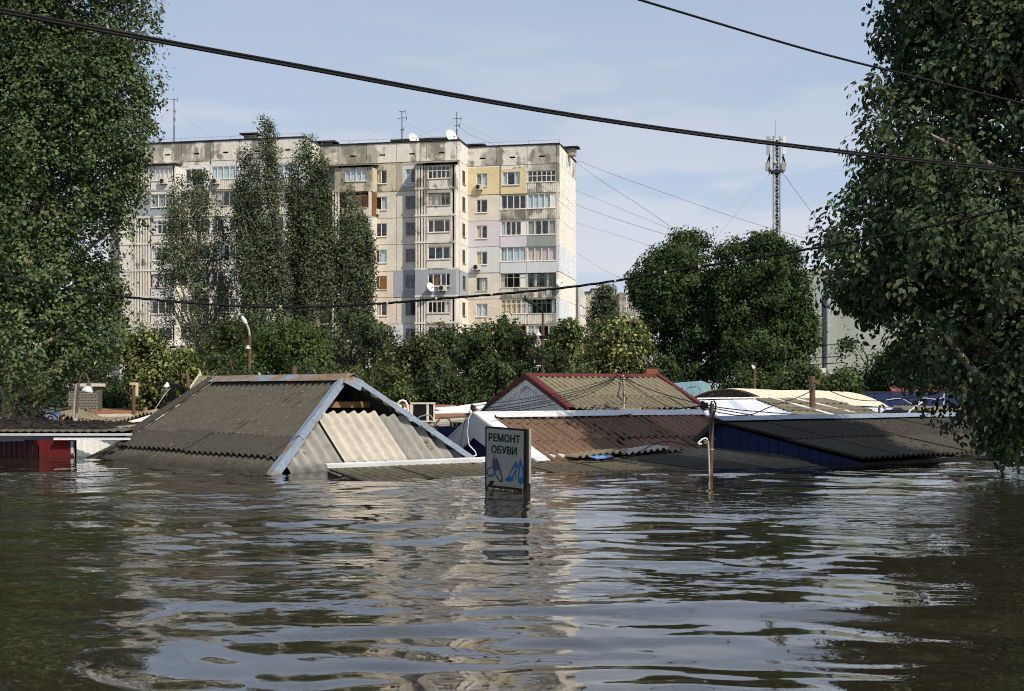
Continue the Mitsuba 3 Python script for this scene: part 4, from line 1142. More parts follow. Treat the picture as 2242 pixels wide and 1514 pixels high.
strip(HUT, 'hip_flashing', pr_, pr_ + hr * 1.50, .145, nh, .008, 'm_rust', 'galv', .10, side_r)
strip(HUT, 'hip_flashing', pr_ + hr * 1.485 + nh * .009, pr_ + hr * 2.7, .15, nh, .008, 'm_rust', 'galv', .16, side_r)
strip(HUT, 'flashing_patch', pr_ + hr * 1.44 + nh * .02, pr_ + hr * 1.56 + nh * .02, .155, nh, .006, 'm_rust', 'galv', .75, side_r)
# dark edge board along the far end of the left slope
put('barge_board', MB().slab([hut(TF + .05, -.3, -.12), hut(TF + .05, WR - .05, ZR + .02), hut(TF + .30, WR - .05, ZR + .05), hut(TF + .30, -.3, -.08)], .03), 'm_slate', 'slatedark', .7, HUT)

# ---- 2. low shop roof in front, awash
LOW = thing('low_roof_shop', 'low corrugated shop roof awash in front, with a white metal edge strip along its top', 'shop')


def roof_px(parent, corners, cornersY, poly_px, **kw):
    """corners: ridge-left, ridge-right, eave-left in pixels with distances; waves run from ridge to eave."""
    A, B, C = (P(*c, y) for c, y in zip(corners, cornersY))
    U, V = unit(B - A), C - A
    V = unit(V - U * np.dot(V, U)) if kw.pop('square', True) else unit(V)
    N = unit(np.cross(U, V))
    poly = [uv_of(onplane(x, y, A, N), A, U, V) for x, y in poly_px]
    return corrugated(parent, A, U, V, poly, **kw), (A, U, V, N if N[2] > 0 else -N)


za = np.array([0, 0, 0.0])
A_ = P(716, 1029, 18.3)
U_ = G.copy()
# ridge line rises a little to the right; the slope falls towards the camera into the water
A2 = P(1240, 1009, 20.9)
U_ = unit(A2 - A_)
V_ = unit(-R * .97 - G * .25 - UP * .075)
N_ = unit(np.cross(U_, V_))
N_ = N_ * np.sign(N_[2])
Lw = np.linalg.norm(A2 - A_)
lowpoly = [uv_of(q, A_, U_, V_) for q in (A_, A2, A2 + V_ * 2.2, A_ + V_ * 2.2)]
corrugated(LOW, A_, U_, V_, lowpoly, ['slateold', 'slategray', 'slateold'], .75, seed=5, sw=1.05, sl=2.6, lapv=.0)
wf = A_ + UP * .035
put('edge_strip', MB().slab([A_ + UP * .02 - N_ * .0, A2 + UP * .03, A2 + UP * .085, A_ + UP * .06], .012).slab([A_ + UP * .06, A2 + UP * .085, A2 + UP * .095 + V_ * -.09, A_ + UP * .07 + V_ * -.09], .008), 'm_gloss', 'tin', .25, LOW)
put('dark_end_plate', MB().slab([A_ + V_ * .02 - UP * .03, A_ + V_ * .62 - UP * .03, A_ + V_ * .62 - UP * .20, A_ + V_ * .02 - UP * .20], .02), 'm_paint', 'black', 0, LOW)  # black plate filling the dark triangle below the left roof end
B_ = P(1236, 1012, 20.7)
B2 = P(1700, 968, 24.6)
LOWR = thing('low_roof_shop', 'broken-edged low roof of pale old sheets between the shoe sign and the rusty pole', 'shop')
U2 = unit(B2 - B_)
V2 = unit(-R * .85 - G * .05 - UP * .058)
corrugated(LOWR, B_, U2, V2, [(0, -.03), (4.3, -.03), (4.8, .1), (2.6, 3.8), (-.2, 4.6)], ['slateold', 'slategray'], 1.0, seed=6, pitch=.2, amp=.028, sw=1.2, sl=5.2, v0=-.03)
corrugated(LOWR, B_ + UP * .05, U2, V2, [(.1, -.10), (2.6, -.16), (2.6, .32), (.1, .22)], ['slateyellow', 'slatebeige'], .55, seed=7, sw=1.05, sl=1.0, v0=-.2, jit=.05, name='broken_sheet')
put('blue_scrap', MB().slab([B_ + U2 * .35 + V2 * .22 + UP * .09, B_ + U2 * .75 + V2 * .2 + UP * .10, B_ + U2 * .8 + V2 * .36 + UP * .08, B_ + U2 * .38 + V2 * .4 + UP * .07], .015), 'm_gloss', 'tarp', .2, LOWR)

# ---- 3. blue gabled shop with red-brown roof
BLU = thing('gabled_shop', 'dark blue gabled shop with wide white fascia and streaked red-brown corrugated roof', 'shop')
ap = P(1040, 912, 21.5)
RL = 5.55
rdg = lambda s: ap + G * s
drop = math.tan(math.radians(25))
V3 = unit(-R - UP * drop)
corrugated(BLU, ap, G, V3, [(.12, .03), (RL, .03), (RL + .1, 2.3), (.12, 2.3)], ['slatebrown', 'slatered', 'slatebrown', 'slatebrown'], 1.15, seed=8, pitch=.185, amp=.03, sw=1.3, sl=1.0, v0=-.12, u0=.0)
V3b = unit(R - UP * .62)
corrugated(BLU, ap - UP * .02, G, V3b, [(.12, .03), (RL, .03), (RL, 1.9), (.12, 1.9)], ['slatebrown'], .6, seed=9, sw=1.05, sl=1.8, v0=-.1)
for i, (a, b) in enumerate(((.0, 2.1), (2.08, 4.2), (4.18, RL + .05))):
    e = .005 * (i % 2)
    put('ridge_cap', MB().slab([rdg(a) + UP * (.075 + e), rdg(b) + UP * (.075 + e), rdg(b) + V3 * .17 + UP * (.055 + e), rdg(a) + V3 * .17 + UP * (.055 + e)], .006).slab([rdg(a) + UP * (.075 + e), rdg(b) + UP * (.075 + e), rdg(b) + V3b * .17 + UP * (.05 + e), rdg(a) + V3b * .17 + UP * (.05 + e)], .006), 'm_gloss', 'tin', .3, BLU)
gl, gr = ap + V3b * 2.2, ap + V3 * 1.75
put('blue_wall', MB().slab([gl + G * .12 - UP * 1.2, gr + G * .12 - UP * 1.2, ap + G * .12 - UP * .06, ap + G * .12 - UP * .061], .05), 'm_paint', 'bluewall', .15, BLU)
FH = .34
for tgt, nm in ((gl, 'fascia'), (gr, 'fascia')):
    put(nm, MB().slab([ap - UP * FH - G * .02, tgt - UP * FH - G * .02, tgt + UP * .05 - G * .02, ap + UP * .06 - G * .02], .03), 'm_gloss', 'tin', .2, BLU)
    put('fascia_cap', MB().slab([ap + UP * .065 - G * .04, tgt + UP * .055 - G * .04, tgt + UP * .055 + G * .24, ap + UP * .065 + G * .24], .012), 'm_gloss', 'whitesheet', .1, BLU)
# left of it, in shade: a low dark wall of the shop row behind
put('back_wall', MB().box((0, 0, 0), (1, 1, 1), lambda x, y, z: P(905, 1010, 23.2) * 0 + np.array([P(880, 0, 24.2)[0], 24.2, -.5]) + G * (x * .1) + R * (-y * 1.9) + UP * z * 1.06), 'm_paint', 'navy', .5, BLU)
# hanging leads on the gable
put('hanging_lead', MB().tube([P(1034, 902, 21.3), P(1026, 918, 21.3), P(1023, 950, 21.3), P(1027, 975, 21.3), P(1041, 990, 21.2), P(1043, 997, 21.2), P(1030, 1002, 21.1), P(1042, 1006, 21.1)], .010, 6), 'm_paint', 'white', 0, BLU, True)
put('hanging_lead', MB().tube([P(1034, 890, 21.3), P(1018, 920, 21.25), P(1012, 955, 21.2), P(1007, 985, 21.2)], .006, 5), 'm_paint', 'black', 0, BLU, True)
put('drip_flashing', MB().slab([P(1160, 1004, 20.0), P(1192, 1004, 20.0), P(1172, 985, 20.3), P(1160, 978, 20.4)], .01), 'm_gloss', 'whitesheet', .1, BLU)

# ---- 4. red-edged gable roof behind
RED = thing('gabled_shop', 'gabled shop with dark red ridge and barge trim, white ribbed gable and yellowish corrugated roof', 'shop')
DY = 34.0
ra = P(1160, 824, DY)
gv = unit(np.array([math.cos(math.radians(24)), math.sin(math.radians(24)), 0]))
rv = np.array([-gv[1], gv[0], 0])
t_end = 0
for t in np.linspace(1, 8, 701):
    q = ra + gv * t
    if (q[0] / q[1]) * F0 + HX >= 1436:
        t_end = t
        break
Vr = None
# slope down to the eave seen at (1255, 893) in front of the left barge
e0 = None
Oe = onplane(1256, 896, ra, gv)          # foot of the near barge lies in the gable plane
Vr = Oe - ra
Lr = np.linalg.norm(Vr)
Vr = Vr / Lr
Nr = unit(np.cross(gv, Vr))
Nr *= np.sign(Nr[2])
pr4 = [(0.02, .05), (t_end, .05), uv_of(onplane(1552, 902, ra, Nr), ra, gv, Vr), uv_of(onplane(1545, 908, ra, Nr), ra, gv, Vr), (0.02, Lr)]
pr4 = [pr4[0], pr4[1], pr4[2], (pr4[2][0], Lr), pr4[4]]
corrugated(RED, ra, gv, Vr, pr4, ['slateyellow', 'slateold', 'slateyellow'], .7, seed=10, sw=1.05, sl=1.6, pitch=.17, amp=.027)
put('ridge_cap', MB().slab([ra + UP * .07 - gv * .15, ra + gv * t_end + UP * .07, ra + gv * t_end + Vr * .13 + UP * .03, ra + Vr * .13 + UP * .03 - gv * .15], .01).slab([ra + UP * .07 - gv * .15, ra + gv * t_end + UP * .07, ra + gv * t_end + rv * .3 - UP * .1, ra + rv * .3 - UP * .1 - gv * .15], .01), 'm_paint', 'redtrim', .2, RED)
lf = onplane(1046, 908, ra, gv)
for tgt in (lf, Oe):
    put('barge_trim', MB().slab([ra - gv * .14 - UP * .06, tgt - gv * .14 - UP * .07, tgt - gv * .14 + UP * .035, ra - gv * .14 + UP * .07], .025).slab([ra - gv * .14 + UP * .072, tgt - gv * .14 + UP * .038, tgt + gv * .04 + UP * .038, ra + gv * .04 + UP * .072], .01), 'm_paint', 'redtrim', .2, RED)
    put('soffit_board', MB().slab([ra - gv * .08 - UP * .24, tgt - gv * .08 - UP * .22, tgt - gv * .08 - UP * .072, ra - gv * .08 - UP * .062], .02), 'm_paint', 'white', .15, RED)
ft = ra + gv * t_end
fr_ = onplane(1553, 905, ra, Nr)
put('barge_trim', MB().slab([ft + UP * .07, fr_ + UP * .05, fr_ + UP * .05 + gv * .12, ft + UP * .07 + gv * .12], .02).slab([ft + UP * .0, fr_ - UP * .03, fr_ + UP * .048, ft + UP * .068], .015), 'm_paint', 'redtrim', .2, RED)
# ribbed gable boards
ax = unit(Oe - lf - UP * (Oe - lf)[2])
wtot = np.dot(Oe - lf, ax)
wa = np.dot(ra - lf, ax)
nb = 42
for i in range(nb):
    a, b = wtot * i / nb, wtot * (i + .86) / nb
    zt = lambda x: (lf[2] + (ra[2] - lf[2]) * x / wa) if x < wa else ra[2] + (Oe[2] - ra[2]) * (x - wa) / (wtot - wa)
    base = np.array([lf[0], lf[1], 0])
    z0 = .35
    pa, pb = base + ax * a, base + ax * b
    zta, ztb = max(z0 + .02, zt(a) - .19), max(z0 + .02, zt(b) - .19)
    put('gable_board', MB().hexa([pa + UP * z0, pb + UP * z0, pb + gv * .03 + UP * z0, pa + gv * .03 + UP * z0, pa + UP * zta, pb + UP * ztb, pb + gv * .03 + UP * ztb, pa + gv * .03 + UP * zta]), 'm_paint', 'white', .1, RED)
put('wall_backing', MB().slab([lf + gv * .07 - UP * .8, Oe + gv * .07 - UP * .8, ra + gv * .07 - UP * .25, ra + gv * .07 - UP * .26], .03), 'm_paint', 'sheetgray', .3, RED)
# second tier of sheets below its eave, and a black slab painting the shade in the gap between
o5 = P(1215, 906, 29.5)
u5 = unit(P(1560, 901, 32.0) - o5)
corrugated(RED, o5, u5, unit(-rv - UP * .25), [(0, 0), (3.75, 0), (3.75, .7), (0, .7)], ['slateyellow', 'slatewhite'], .6, seed=11, sw=1.05, sl=1.2, pitch=.17, amp=.03, name='lower_sheet')
put('eave_gap_shade', MB().slab([P(1190, 915, 30.6), P(1545, 910, 32.6), P(1545, 896, 32.6), P(1190, 902, 30.6)], .04), 'm_paint', 'black', 0, RED)
put('rafter', MB().slab([P(1185, 910, 29.6), P(1205, 908, 29.8), P(1205, 901, 29.8), P(1185, 902, 29.6)], .1), 'm_paint', 'wood', .4, RED)

# ---- 5. blue shop on the right with dark corrugated roof
BLK = thing('gabled_shop', 'dark blue panelled shop on the right under a dark shaded corrugated roof', 'shop')
a5 = np.array([3.58, 22.96, .66])
s5 = .57 / 3.0
V5 = unit(-R * 1 - UP * s5)
LE = 3.06
far5, eav5 = 8.0, 4.75
corrugated(BLK, a5, G, V5, [(0.0, .03), (far5, .03), (eav5 + .4, LE), (0.0, LE)], ['slatedark', 'slategray', 'slatedark'], .8, seed=12, sw=1.05, sl=1.55, v0=-.02)
V5b = unit(R - UP * .72)
corrugated(BLK, a5, G, V5b, [(0.0, .03), (far5, .03), (far5, 1.6), (0.0, 1.6)], ['slatedark'], .7, seed=13, sw=1.05, sl=1.7)
for i in range(5):
    a, b = far5 * i / 5 - .05, far5 * (i + 1) / 5
    e = .006 * (i % 2)
    put('ridge_cap', MB().slab([a5 + G * a + UP * (.085 + e), a5 + G * b + UP * (.085 + e), a5 + G * b + V5 * .24 + UP * (.06 + e), a5 + G * a + V5 * .24 + UP * (.06 + e)], .006).slab([a5 + G * a + UP * (.085 + e), a5 + G * b + UP * (.085 + e), a5 + G * b + V5b * .15 + UP * (.06 + e), a5 + G * a + V5b * .15 + UP * (.06 + e)], .006), 'm_rust', 'galv', .06, BLK)
n5 = 14
for i in range(-4, n5):     # blue boards of the gable wall, narrow joints between
    x0, x1 = 2.95 * i / n5 + .006, 2.95 * (i + 1) / n5 - .006
    top = lambda x: a5[2] - s5 * x - .07 if x >= 0 else a5[2] + .72 * x - .05
    b0, b1 = a5 - R * x0 + G * .16, a5 - R * x1 + G * .16
    t0, t1 = top(x0), top(x1)
    if min(t0, t1) < -.3:
        continue
    put('wall_board', MB().hexa([np.array([b0[0], b0[1], -1]), np.array([b1[0], b1[1], -1]), np.array([b1[0], b1[1], -1]) + G * .03, np.array([b0[0], b0[1], -1]) + G * .03,
                                 np.array([b0[0], b0[1], t0]), np.array([b1[0], b1[1], t1]), np.array([b1[0], b1[1], t1]) + G * .03, np.array([b0[0], b0[1], t0]) + G * .03]), 'm_paint', 'bluewall', .15, BLK)
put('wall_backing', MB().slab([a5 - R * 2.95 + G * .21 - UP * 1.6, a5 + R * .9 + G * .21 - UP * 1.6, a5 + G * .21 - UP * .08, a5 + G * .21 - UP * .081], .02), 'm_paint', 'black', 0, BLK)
put('barge_board', MB().slab([a5 - UP * .06 - G * .01, a5 + V5b * 1.5 - UP * .10 - G * .01, a5 + V5b * 1.5 + UP * .02 - G * .01, a5 + UP * .05 - G * .01], .03), 'm_slate', 'slatedark', .5, BLK)
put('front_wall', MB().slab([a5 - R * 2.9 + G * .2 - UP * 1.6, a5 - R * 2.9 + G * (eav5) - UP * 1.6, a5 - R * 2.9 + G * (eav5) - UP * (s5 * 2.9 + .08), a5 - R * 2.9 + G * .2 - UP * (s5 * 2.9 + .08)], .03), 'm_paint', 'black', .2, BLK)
# fallen twigs and leaf litter on this roof
mb = MB()
g_ = np.random.default_rng(5)
for _ in range(380):
    u, v = g_.uniform(1.6, 6.8), g_.uniform(.5, 2.6)
    u += .9 * math.sin(v * 2)
    p = a5 + G * u + V5 * v + unit(np.cross(V5, G) * np.sign(np.cross(V5, G)[2])) * .035
    d = unit(g_.normal(0, 1, 3) * [1, 1, .15]) * g_.uniform(.03, .16)
    mb.tube([p, p + d * .5 + UP * .01, p + d], .004, 3)
k_ = put('leaf_litter', mb, 'm_paint', 'bark', .3, label='dark twigs and leaf litter strewn over the dark right roof', cat='litter', kind='stuff')

# ---- 6. metal-sheeted roof, yellowish roof, canopy, container and the things behind on the right
MET = thing('metal_roof_shop', 'shop with pale blue-white ribbed metal roof right of the red-edged gable', 'shop')
m0, m1, m2, m3 = P(1525, 877, 37.5), P(1695, 874, 38.5), P(1860, 930, 28.0), P(1540, 938, 26.5)
nrib = 11
for i in range(nrib):
    f0, f1 = i / nrib, (i + .985) / nrib
    q = [m0 + (m1 - m0) * f0, m0 + (m1 - m0) * f1, m3 + (m2 - m3) * f1, m3 + (m2 - m3) * f0]
    mb = MB().slab(q, .012)
    mb.slab([q[1] + UP * .0, q[1] + unit(m1 - m0) * .03, q[2] + unit(m2 - m3) * .03, q[2]], .05)
    put('metal_sheet', mb, 'm_gloss', 'whitesheet' if i % 4 else 'bluesheet', .12, MET)
put('ridge_cap', MB().slab([m0 + UP * .03, m1 + UP * .03, m1 + UP * .07, m0 + UP * .07], .05), 'm_gloss', 'whitesheet', .1, MET)
put('wall', MB().slab([m3 - UP * .9, m2 - UP * .9, m2 - UP * .08, m3 - UP * .08], .06), 'm_paint', 'sheetgray', .4, MET)
put('wall', MB().slab([m3 - UP * .9, m0 - UP * 1.6, m0 - UP * .06, m3 - UP * .06], .06), 'm_paint', 'sheetgray', .4, MET)
put('side_flashing', MB().slab([P(1552, 900, 26.3), P(1580, 922, 25.2), P(1580, 928, 25.2), P(1552, 906, 26.3)], .05), 'm_gloss', 'whitesheet', .1, MET)
YEL = thing('corrugated_roof_shop', 'shop with yellowish old corrugated roof and two white seams before the tan canopy', 'shop')
y0, y1, y2, y3 = P(1655, 875, 38.0), P(1806, 875, 38.6), P(1960, 918, 31.0), P(1760, 918, 30.0)
uy, vy = unit(y1 - y0), y3 - y0
ny = unit(np.cross(uy, vy))
vy = unit(vy - uy * np.dot(vy, uy))
corrugated(YEL, y0, uy, vy, [uv_of(q, y0, uy, vy) for q in (y0, y1, y2, y3)], ['slateyellow', 'slateold'], .6, seed=15, sw=1.3, sl=2.6, pitch=.2, amp=.03)
for fa, fb in ((.18, .36), (.48, .70)):
    pa, pb = y0 + (y1 - y0) * fa, y3 + (y2 - y3) * fb
    put('seam_strip', MB().slab([pa + UP * .05, pb + UP * .05, pb + uy * .13 + UP * .05, pa + uy * .13 + UP * .05], .015), 'm_gloss', 'white', .1, YEL)
put('ridge_board', MB().slab([y0 - uy * .1 + UP * .0, y1 + UP * .0, y1 + UP * .05, y0 + UP * .05 - uy * .1], .06), 'm_paint', 'bandbeige', .4, YEL)
put('wall', MB().slab([y3 - UP * .9, y2 - UP * .9, y2 - UP * .1, y3 - UP * .1], .06), 'm_paint', 'sheetgray', .5, YEL)
put('wall', MB().slab([y2 - UP * .9, y1 - UP * 1.5, y1 - UP * .1, y2 - UP * .1], .06), 'm_paint', 'sheetgray', .5, YEL)

CAN = thing('arched_canopy', 'long tan arched canopy on a dark lattice truss behind the metal roofs', 'canopy')
c0 = P(1590, 851, 43.0)
c1 = P(1838, 857, 45.5)
cax = unit(c1 - c0)
cn = unit(np.cross(cax, UP))
cn = cn * np.sign(-cn[1])     # towards the camera
HWC, RIS = 2.35, .52
arc = lambda s, a: c0 + cax * s + cn * HWC * a - UP * RIS * (a * a)
Lc = np.linalg.norm(c1 - c0)
aa = np.linspace(-1, 1, 21)
ss = np.concatenate([[-.0], np.linspace(.6, Lc, 9)])
nseg = len(ss) - 1
for i in range(nseg):
    v = [arc(s, a) + UP * (.012 * math.sin(s * 2.2) - .03 * (1 if 0 < abs(a) < .9 else 0) * math.sin(math.pi * (s - ss[i]) / (ss[i + 1] - ss[i]))) for s in np.linspace(ss[i], ss[i + 1] - .01, 4) for a in aa]
    f = [[r * 21 + j, r * 21 + j + 1, (r + 1) * 21 + j + 1, (r + 1) * 21 + j] for r in range(3) for j in range(20)]
    put('canopy_sheet', (np.array(v), np.array(f)), 'm_paint', 'tan', .15, CAN, True)
mb = MB()
pts = [arc(0, a) - UP * .05 for a in aa]
mb.tube(pts, .035, 5)
low = [c0 + cn * HWC * a - UP * (RIS * .55 + .45 * RIS * a * a * 1.0) for a in aa]
mb.tube(low, .03, 5)
for j in range(0, 20, 2):
    mb.tube([pts[j], low[j + 1]], .022, 4).tube([low[j + 1], pts[j + 2]], .022, 4)
put('lattice_truss', mb, 'm_paint', 'rustpipe', .5, CAN)
mb = MB()
for s, a in ((0.1, -.98), (.1, .98), (Lc, -.9), (Lc, .98), (Lc * .5, .98)):
    p = arc(s, a)
    mb.tube([p, [p[0], p[1], -.5]], .05, 5)
put('post', mb, 'm_paint', 'rustpipe', .4, CAN)
put('side_curtain', MB().slab([P(1862, 912, 39.6), P(1905, 909, 40.2), P(1905, 892, 40.2), P(1862, 895, 39.6)], .02), 'm_paint', 'sheetgray', .3, CAN)

TEA = thing('painted_container', 'turquoise painted container covered in dark brushed lettering, under the chestnut', 'container')
tb = [P(1468, 874, 50), P(1536, 874, 52.5), P(1536, 836, 52.5), P(1468, 842, 50)]
tn = unit(np.cross(tb[1] - tb[0], UP))
put('front_wall', MB().slab(tb, .05), 'm_paint', 'gateteal', .3, TEA)
te = P(1553, 872, 56)
put('end_wall', MB().slab([tb[1] + UP * 0, np.array([te[0], te[1], tb[1][2]]), np.array([te[0], te[1], tb[2][2] - .1]), tb[2]], .05), 'm_paint', 'mint', .3, TEA)
tx_ = unit(tb[1] - tb[0])
mb = MB()
tw_ = np.linalg.norm(tb[1] - tb[0])


def stroke(pts, r=.035):
    mb.tube([tb[0] + tx_ * a * tw_ + UP * b * .58 + tn * .03 * np.sign(-tn[1]) for a, b in pts], r, 5)


stroke([(.08, .62), (.22, .70), (.36, .72)], .03)
stroke([(.27, .70), (.28, .4), (.25, .12)])
stroke([(.46, .55), (.50, .74), (.62, .80), (.80, .84)], .03)
stroke([(.46, .55), (.44, .35), (.46, .18)])
stroke([(.60, .48), (.62, .36), (.66, .2)], .025)
stroke([(.84, .80), (.92, .6), (.88, .42), (.96, .2)], .03)
put('brushed_lettering', mb, 'm_paint', 'black', 0, TEA)
put('lid', MB().slab([tb[3] + UP * .004, tb[2] + UP * .004, np.array([te[0], te[1], tb[2][2] - .09]), np.array([te[0] - 2.2, te[1] - .5, tb[2][2] - .05])], .03), 'm_paint', 'gateteal', .3, TEA)

NAV = thing('container', 'long navy blue container half hidden by the right tree', 'container')
nb0, nb1 = P(1880, 905, 47), P(2200, 905, 50)
nt_ = .022
for i in range(10):
    f0, f1 = i / 10, (i + .97) / 10
    a, b = nb0 + (nb1 - nb0) * f0, nb0 + (nb1 - nb0) * f1
    za_, zb_ = P(1880, 862, 47)[2], P(2200, 862, 50)[2]
    put('wall_panel', MB().slab([np.array([a[0], a[1], -.4]), np.array([b[0], b[1], -.4]), np.array([b[0], b[1], zb_]), np.array([a[0], a[1], za_])], .05), 'm_paint', 'navy', .3, NAV)
put('roof', MB().slab([P(1876, 861, 46.9), P(2202, 861, 49.9), P(2202, 861, 49.9) + np.array([0, 2.4, 0]), P(1876, 861, 46.9) + np.array([0, 2.4, 0])], .06), 'm_paint', 'darkmetal', .3, NAV)
PNK = thing('pink_roof_shed', 'shed with faded pink corrugated roof showing above the navy container', 'shed')
po = P(1945, 846, 57)
corrugated(PNK, po, np.array([1, 0, 0.0]), unit(np.array([0, -1, -.28])), [(0, 0), (3.4, 0), (3.4, 3.0), (-.3, 3.0)], ['pinkroof'], .2, mat='m_paint', pitch=.25, amp=.03, seed=20, sw=1.1, sl=3.2)
put('wall', MB().box((po[0], po[1] - 2.8, -.5), (po[0] + 3.4, po[1] + .3, .55)), 'm_paint', 'sheetgray', .4, PNK)
BRO = thing('collapsed_shed', 'half-collapsed old corrugated roof with a dark gap below it behind the right ridge', 'shed')
bo = P(1925, 892, 35)
ub = unit(P(2120, 893, 37) - bo)
corrugated(BRO, bo, ub, unit(np.array([.35, -1, -.30])), [(.5, 0), (3.3, -.05), (3.6, 1.7), (1.2, 1.7)], ['slateold', 'slateyellow'], .6, seed=21, sw=1.1, sl=1.8, jit=.03)
put('void_shade', MB().slab([P(1915, 915, 34), P(2060, 915, 33.2), P(2050, 903, 33.2), P(1940, 900, 34)], .05), 'm_paint', 'black', 0, BRO)  # black slab painting the shade below the fallen roof
put('fallen_board', MB().slab([P(2022, 905, 32.4), P(2078, 913, 32.0), P(2080, 917, 32.0), P(2026, 910, 32.4)], .03), 'm_paint', 'whitewarm', .4, BRO)
put('fallen_sheet', MB().slab([P(1905, 893, 36), P(1955, 893, 36), P(1940, 903, 34), P(1900, 905, 34)], .03), 'm_gloss', 'bluesheet', .3, BRO)
put('white_pipe', MB().tube([P(1985, 914, 31), P(1992, 900, 31), P(2022, 878, 31.2)], .02, 6), 'm_paint', 'white', .1, BRO, True)

GRN = thing('plastered_building', 'plain grey-green plastered building between the chestnut and the right tree', 'building')
gx0, gx1, gY = P(1700, 0, 74)[0], P(2010, 0, 74)[0], 74.0
zt_ = P(1760, 600, gY)[2]
put('wall', MB().box((gx0, gY, -1), (gx1, gY + 9, zt_)), 'm_paint', 'seagreen', .25, GRN)
put('parapet', MB().box((gx0 - .1, gY - .08, zt_ + .003), (gx1 + .1, gY + 9, zt_ + .25)), 'm_paint', 'dirty', .4, GRN)
px_ = P(1811, 0, gY)[0]
put('drainpipe', MB().tube([[px_, gY - .12, zt_ - .2], [px_, gY - .12, 0]], .10, 7), 'm_gloss', 'steel', .3, GRN, True)
put('cable_run', MB().tube([[px_ - .25, gY - .05, zt_ - 1.2], [px_ - .22, gY - .05, 0.2]], .03, 4), 'm_paint', 'dark', 0, GRN)
wk = put('window', MB().box((P(1815, 0, gY)[0], gY - .03, P(0, 846, gY)[2]), (P(1852, 0, gY)[0], gY + .0, P(0, 823, gY)[2])), 'm_gloss', 'dark', .1, GRN)
put('lintel', MB().box((P(1811, 0, gY)[0], gY - .16, P(0, 822, gY)[2]), (P(1856, 0, gY)[0], gY - .031, P(0, 817, gY)[2])), 'm_paint', 'whitewarm', .3, GRN)
kx = put('window', MB().box((P(1755, 0, gY)[0], gY - .03, P(0, 640, gY)[2]), (P(1772, 0, gY)[0], gY + .0, P(0, 628, gY)[2])), 'm_gloss', 'dark', .1, GRN)
mk = newkey('air_conditioner')
pa = P(1790, 818, gY - .4)
put_key(mk, MB().box((pa[0] - .45, gY - .55, pa[2] - .3), (pa[0] + .45, gY - .15, pa[2] + .3)), 'm_paint', 'whitewarm', .3)
lab(mk, 'grey-white air conditioner low on the grey-green plastered building', 'air conditioner')
put('fan_grille', MB().lathe([(.25, 0), (.25, .03), (.05, .03), (0, .03)], [pa[0] - .1, gY - .56, pa[2]], (0, -1, 0), 12), 'm_paint', 'darkmetal', .1, mk)

ORA = thing('brick_kiosk', 'small orange-brown kiosk showing behind the right end of the red ridge', 'kiosk')
oo = P(1428, 830, 47)
put('wall', MB().box((oo[0] - .2, 47, -.5), (oo[0] + .22, 47.5, P(0, 806, 47)[2])), 'm_paint', 'orange', .4, ORA)
put('roof', MB().box((oo[0] - .22, 46.97, P(0, 806, 47)[2] + .003), (oo[0] + .24, 47.53, P(0, 806, 47)[2] + .03)), 'm_paint', 'darkmetal', .3, ORA)
# ------------------------------------------------------------------ left: red and white kiosk and what lies behind it
KIO = thing('metal_kiosk', 'drowned kiosk of dark red and white ribbed metal under a flat debris-strewn roof', 'kiosk')
def boards(parent, pa, pb, n, z0, za_, zb_, col, name, gap=.012, t=.02, dirt=.15, mat='m_gloss'):
    pa, pb = np.array([pa[0], pa[1], 0]), np.array([pb[0], pb[1], 0])
    d = unit(pb - pa)
    nn = np.cross(d, UP)
    L = np.linalg.norm(pb - pa)
    for i in range(n):
        a, b = pa + d * (L * i / n + gap / 2), pa + d * (L * (i + 1) / n - gap / 2)
        h0, h1 = za_ + (zb_ - za_) * i / n, za_ + (zb_ - za_) * (i + 1) / n
        mb = MB().hexa([a + UP * z0, b + UP * z0, b - nn * t + UP * z0, a - nn * t + UP * z0, a + UP * h0, b + UP * h1, b - nn * t + UP * h1, a - nn * t + UP * h0])
        m = a + d * (L / n * .86)
        mb.hexa([m + nn * .012 + UP * z0, m + d * .03 + nn * .012 + UP * z0, m + d * .03 + UP * z0, m + UP * z0, m + nn * .012 + UP * (h1 - .01), m + d * .03 + nn * .012 + UP * (h1 - .01), m + d * .03 + UP * (h1 - .01), m + UP * (h1 - .01)])
        put(name, mb, mat, col, dirt, parent)


zp = lambda y, Y: P(0, y, Y)[2]
boards(KIO, P(-60, 0, 25.3), P(84, 0, 23.00), 13, -1, zp(954, 25.3), zp(966, 23.00), 'maroon', 'maroon_board', mat='m_paint')
boards(KIO, P(85, 0, 22.90), P(153, 0, 22.90), 4, -1, zp(963, 22.90), zp(964, 22.90), 'red', 'red_board', mat='m_paint')
boards(KIO, P(167, 0, 23.00), P(300, 0, 23.30), 10, -1, zp(963, 23.00), zp(963, 23.30), 'white', 'white_board')
put('white_post', MB().box((P(154, 0, 23.20)[0], 23.20, -1), (P(160, 0, 23.20)[0], 23.30, zp(966, 23.20))), 'm_gloss', 'whitesheet', .1, KIO)
put('wall_backing', MB().box((P(150, 0, 23.60)[0], 23.60, -1), (P(320, 0, 23.60)[0], 23.66, zp(962, 23.60))), 'm_paint', 'dark', .1, KIO)
put('sign_rail', MB().box((P(118, 0, 22.80)[0], 22.78, zp(964, 22.80)), (P(284, 0, 22.80)[0], 22.86, zp(959.5, 22.80))), 'm_gloss', 'white', .1, KIO)
put('shutter_box', MB().box((P(-70, 0, 23.60)[0], 23.45, zp(966, 23.60)), (P(310, 0, 23.60)[0], 23.58, zp(953, 23.60))), 'm_gloss', 'galv', .25, KIO)
put('gutter', MB().box((P(-80, 0, 23.10)[0], 23.05, zp(954.5, 23.10)), (P(286, 0, 23.10)[0], 23.20, zp(949.2, 23.10))), 'm_gloss', 'tin', .3, KIO)
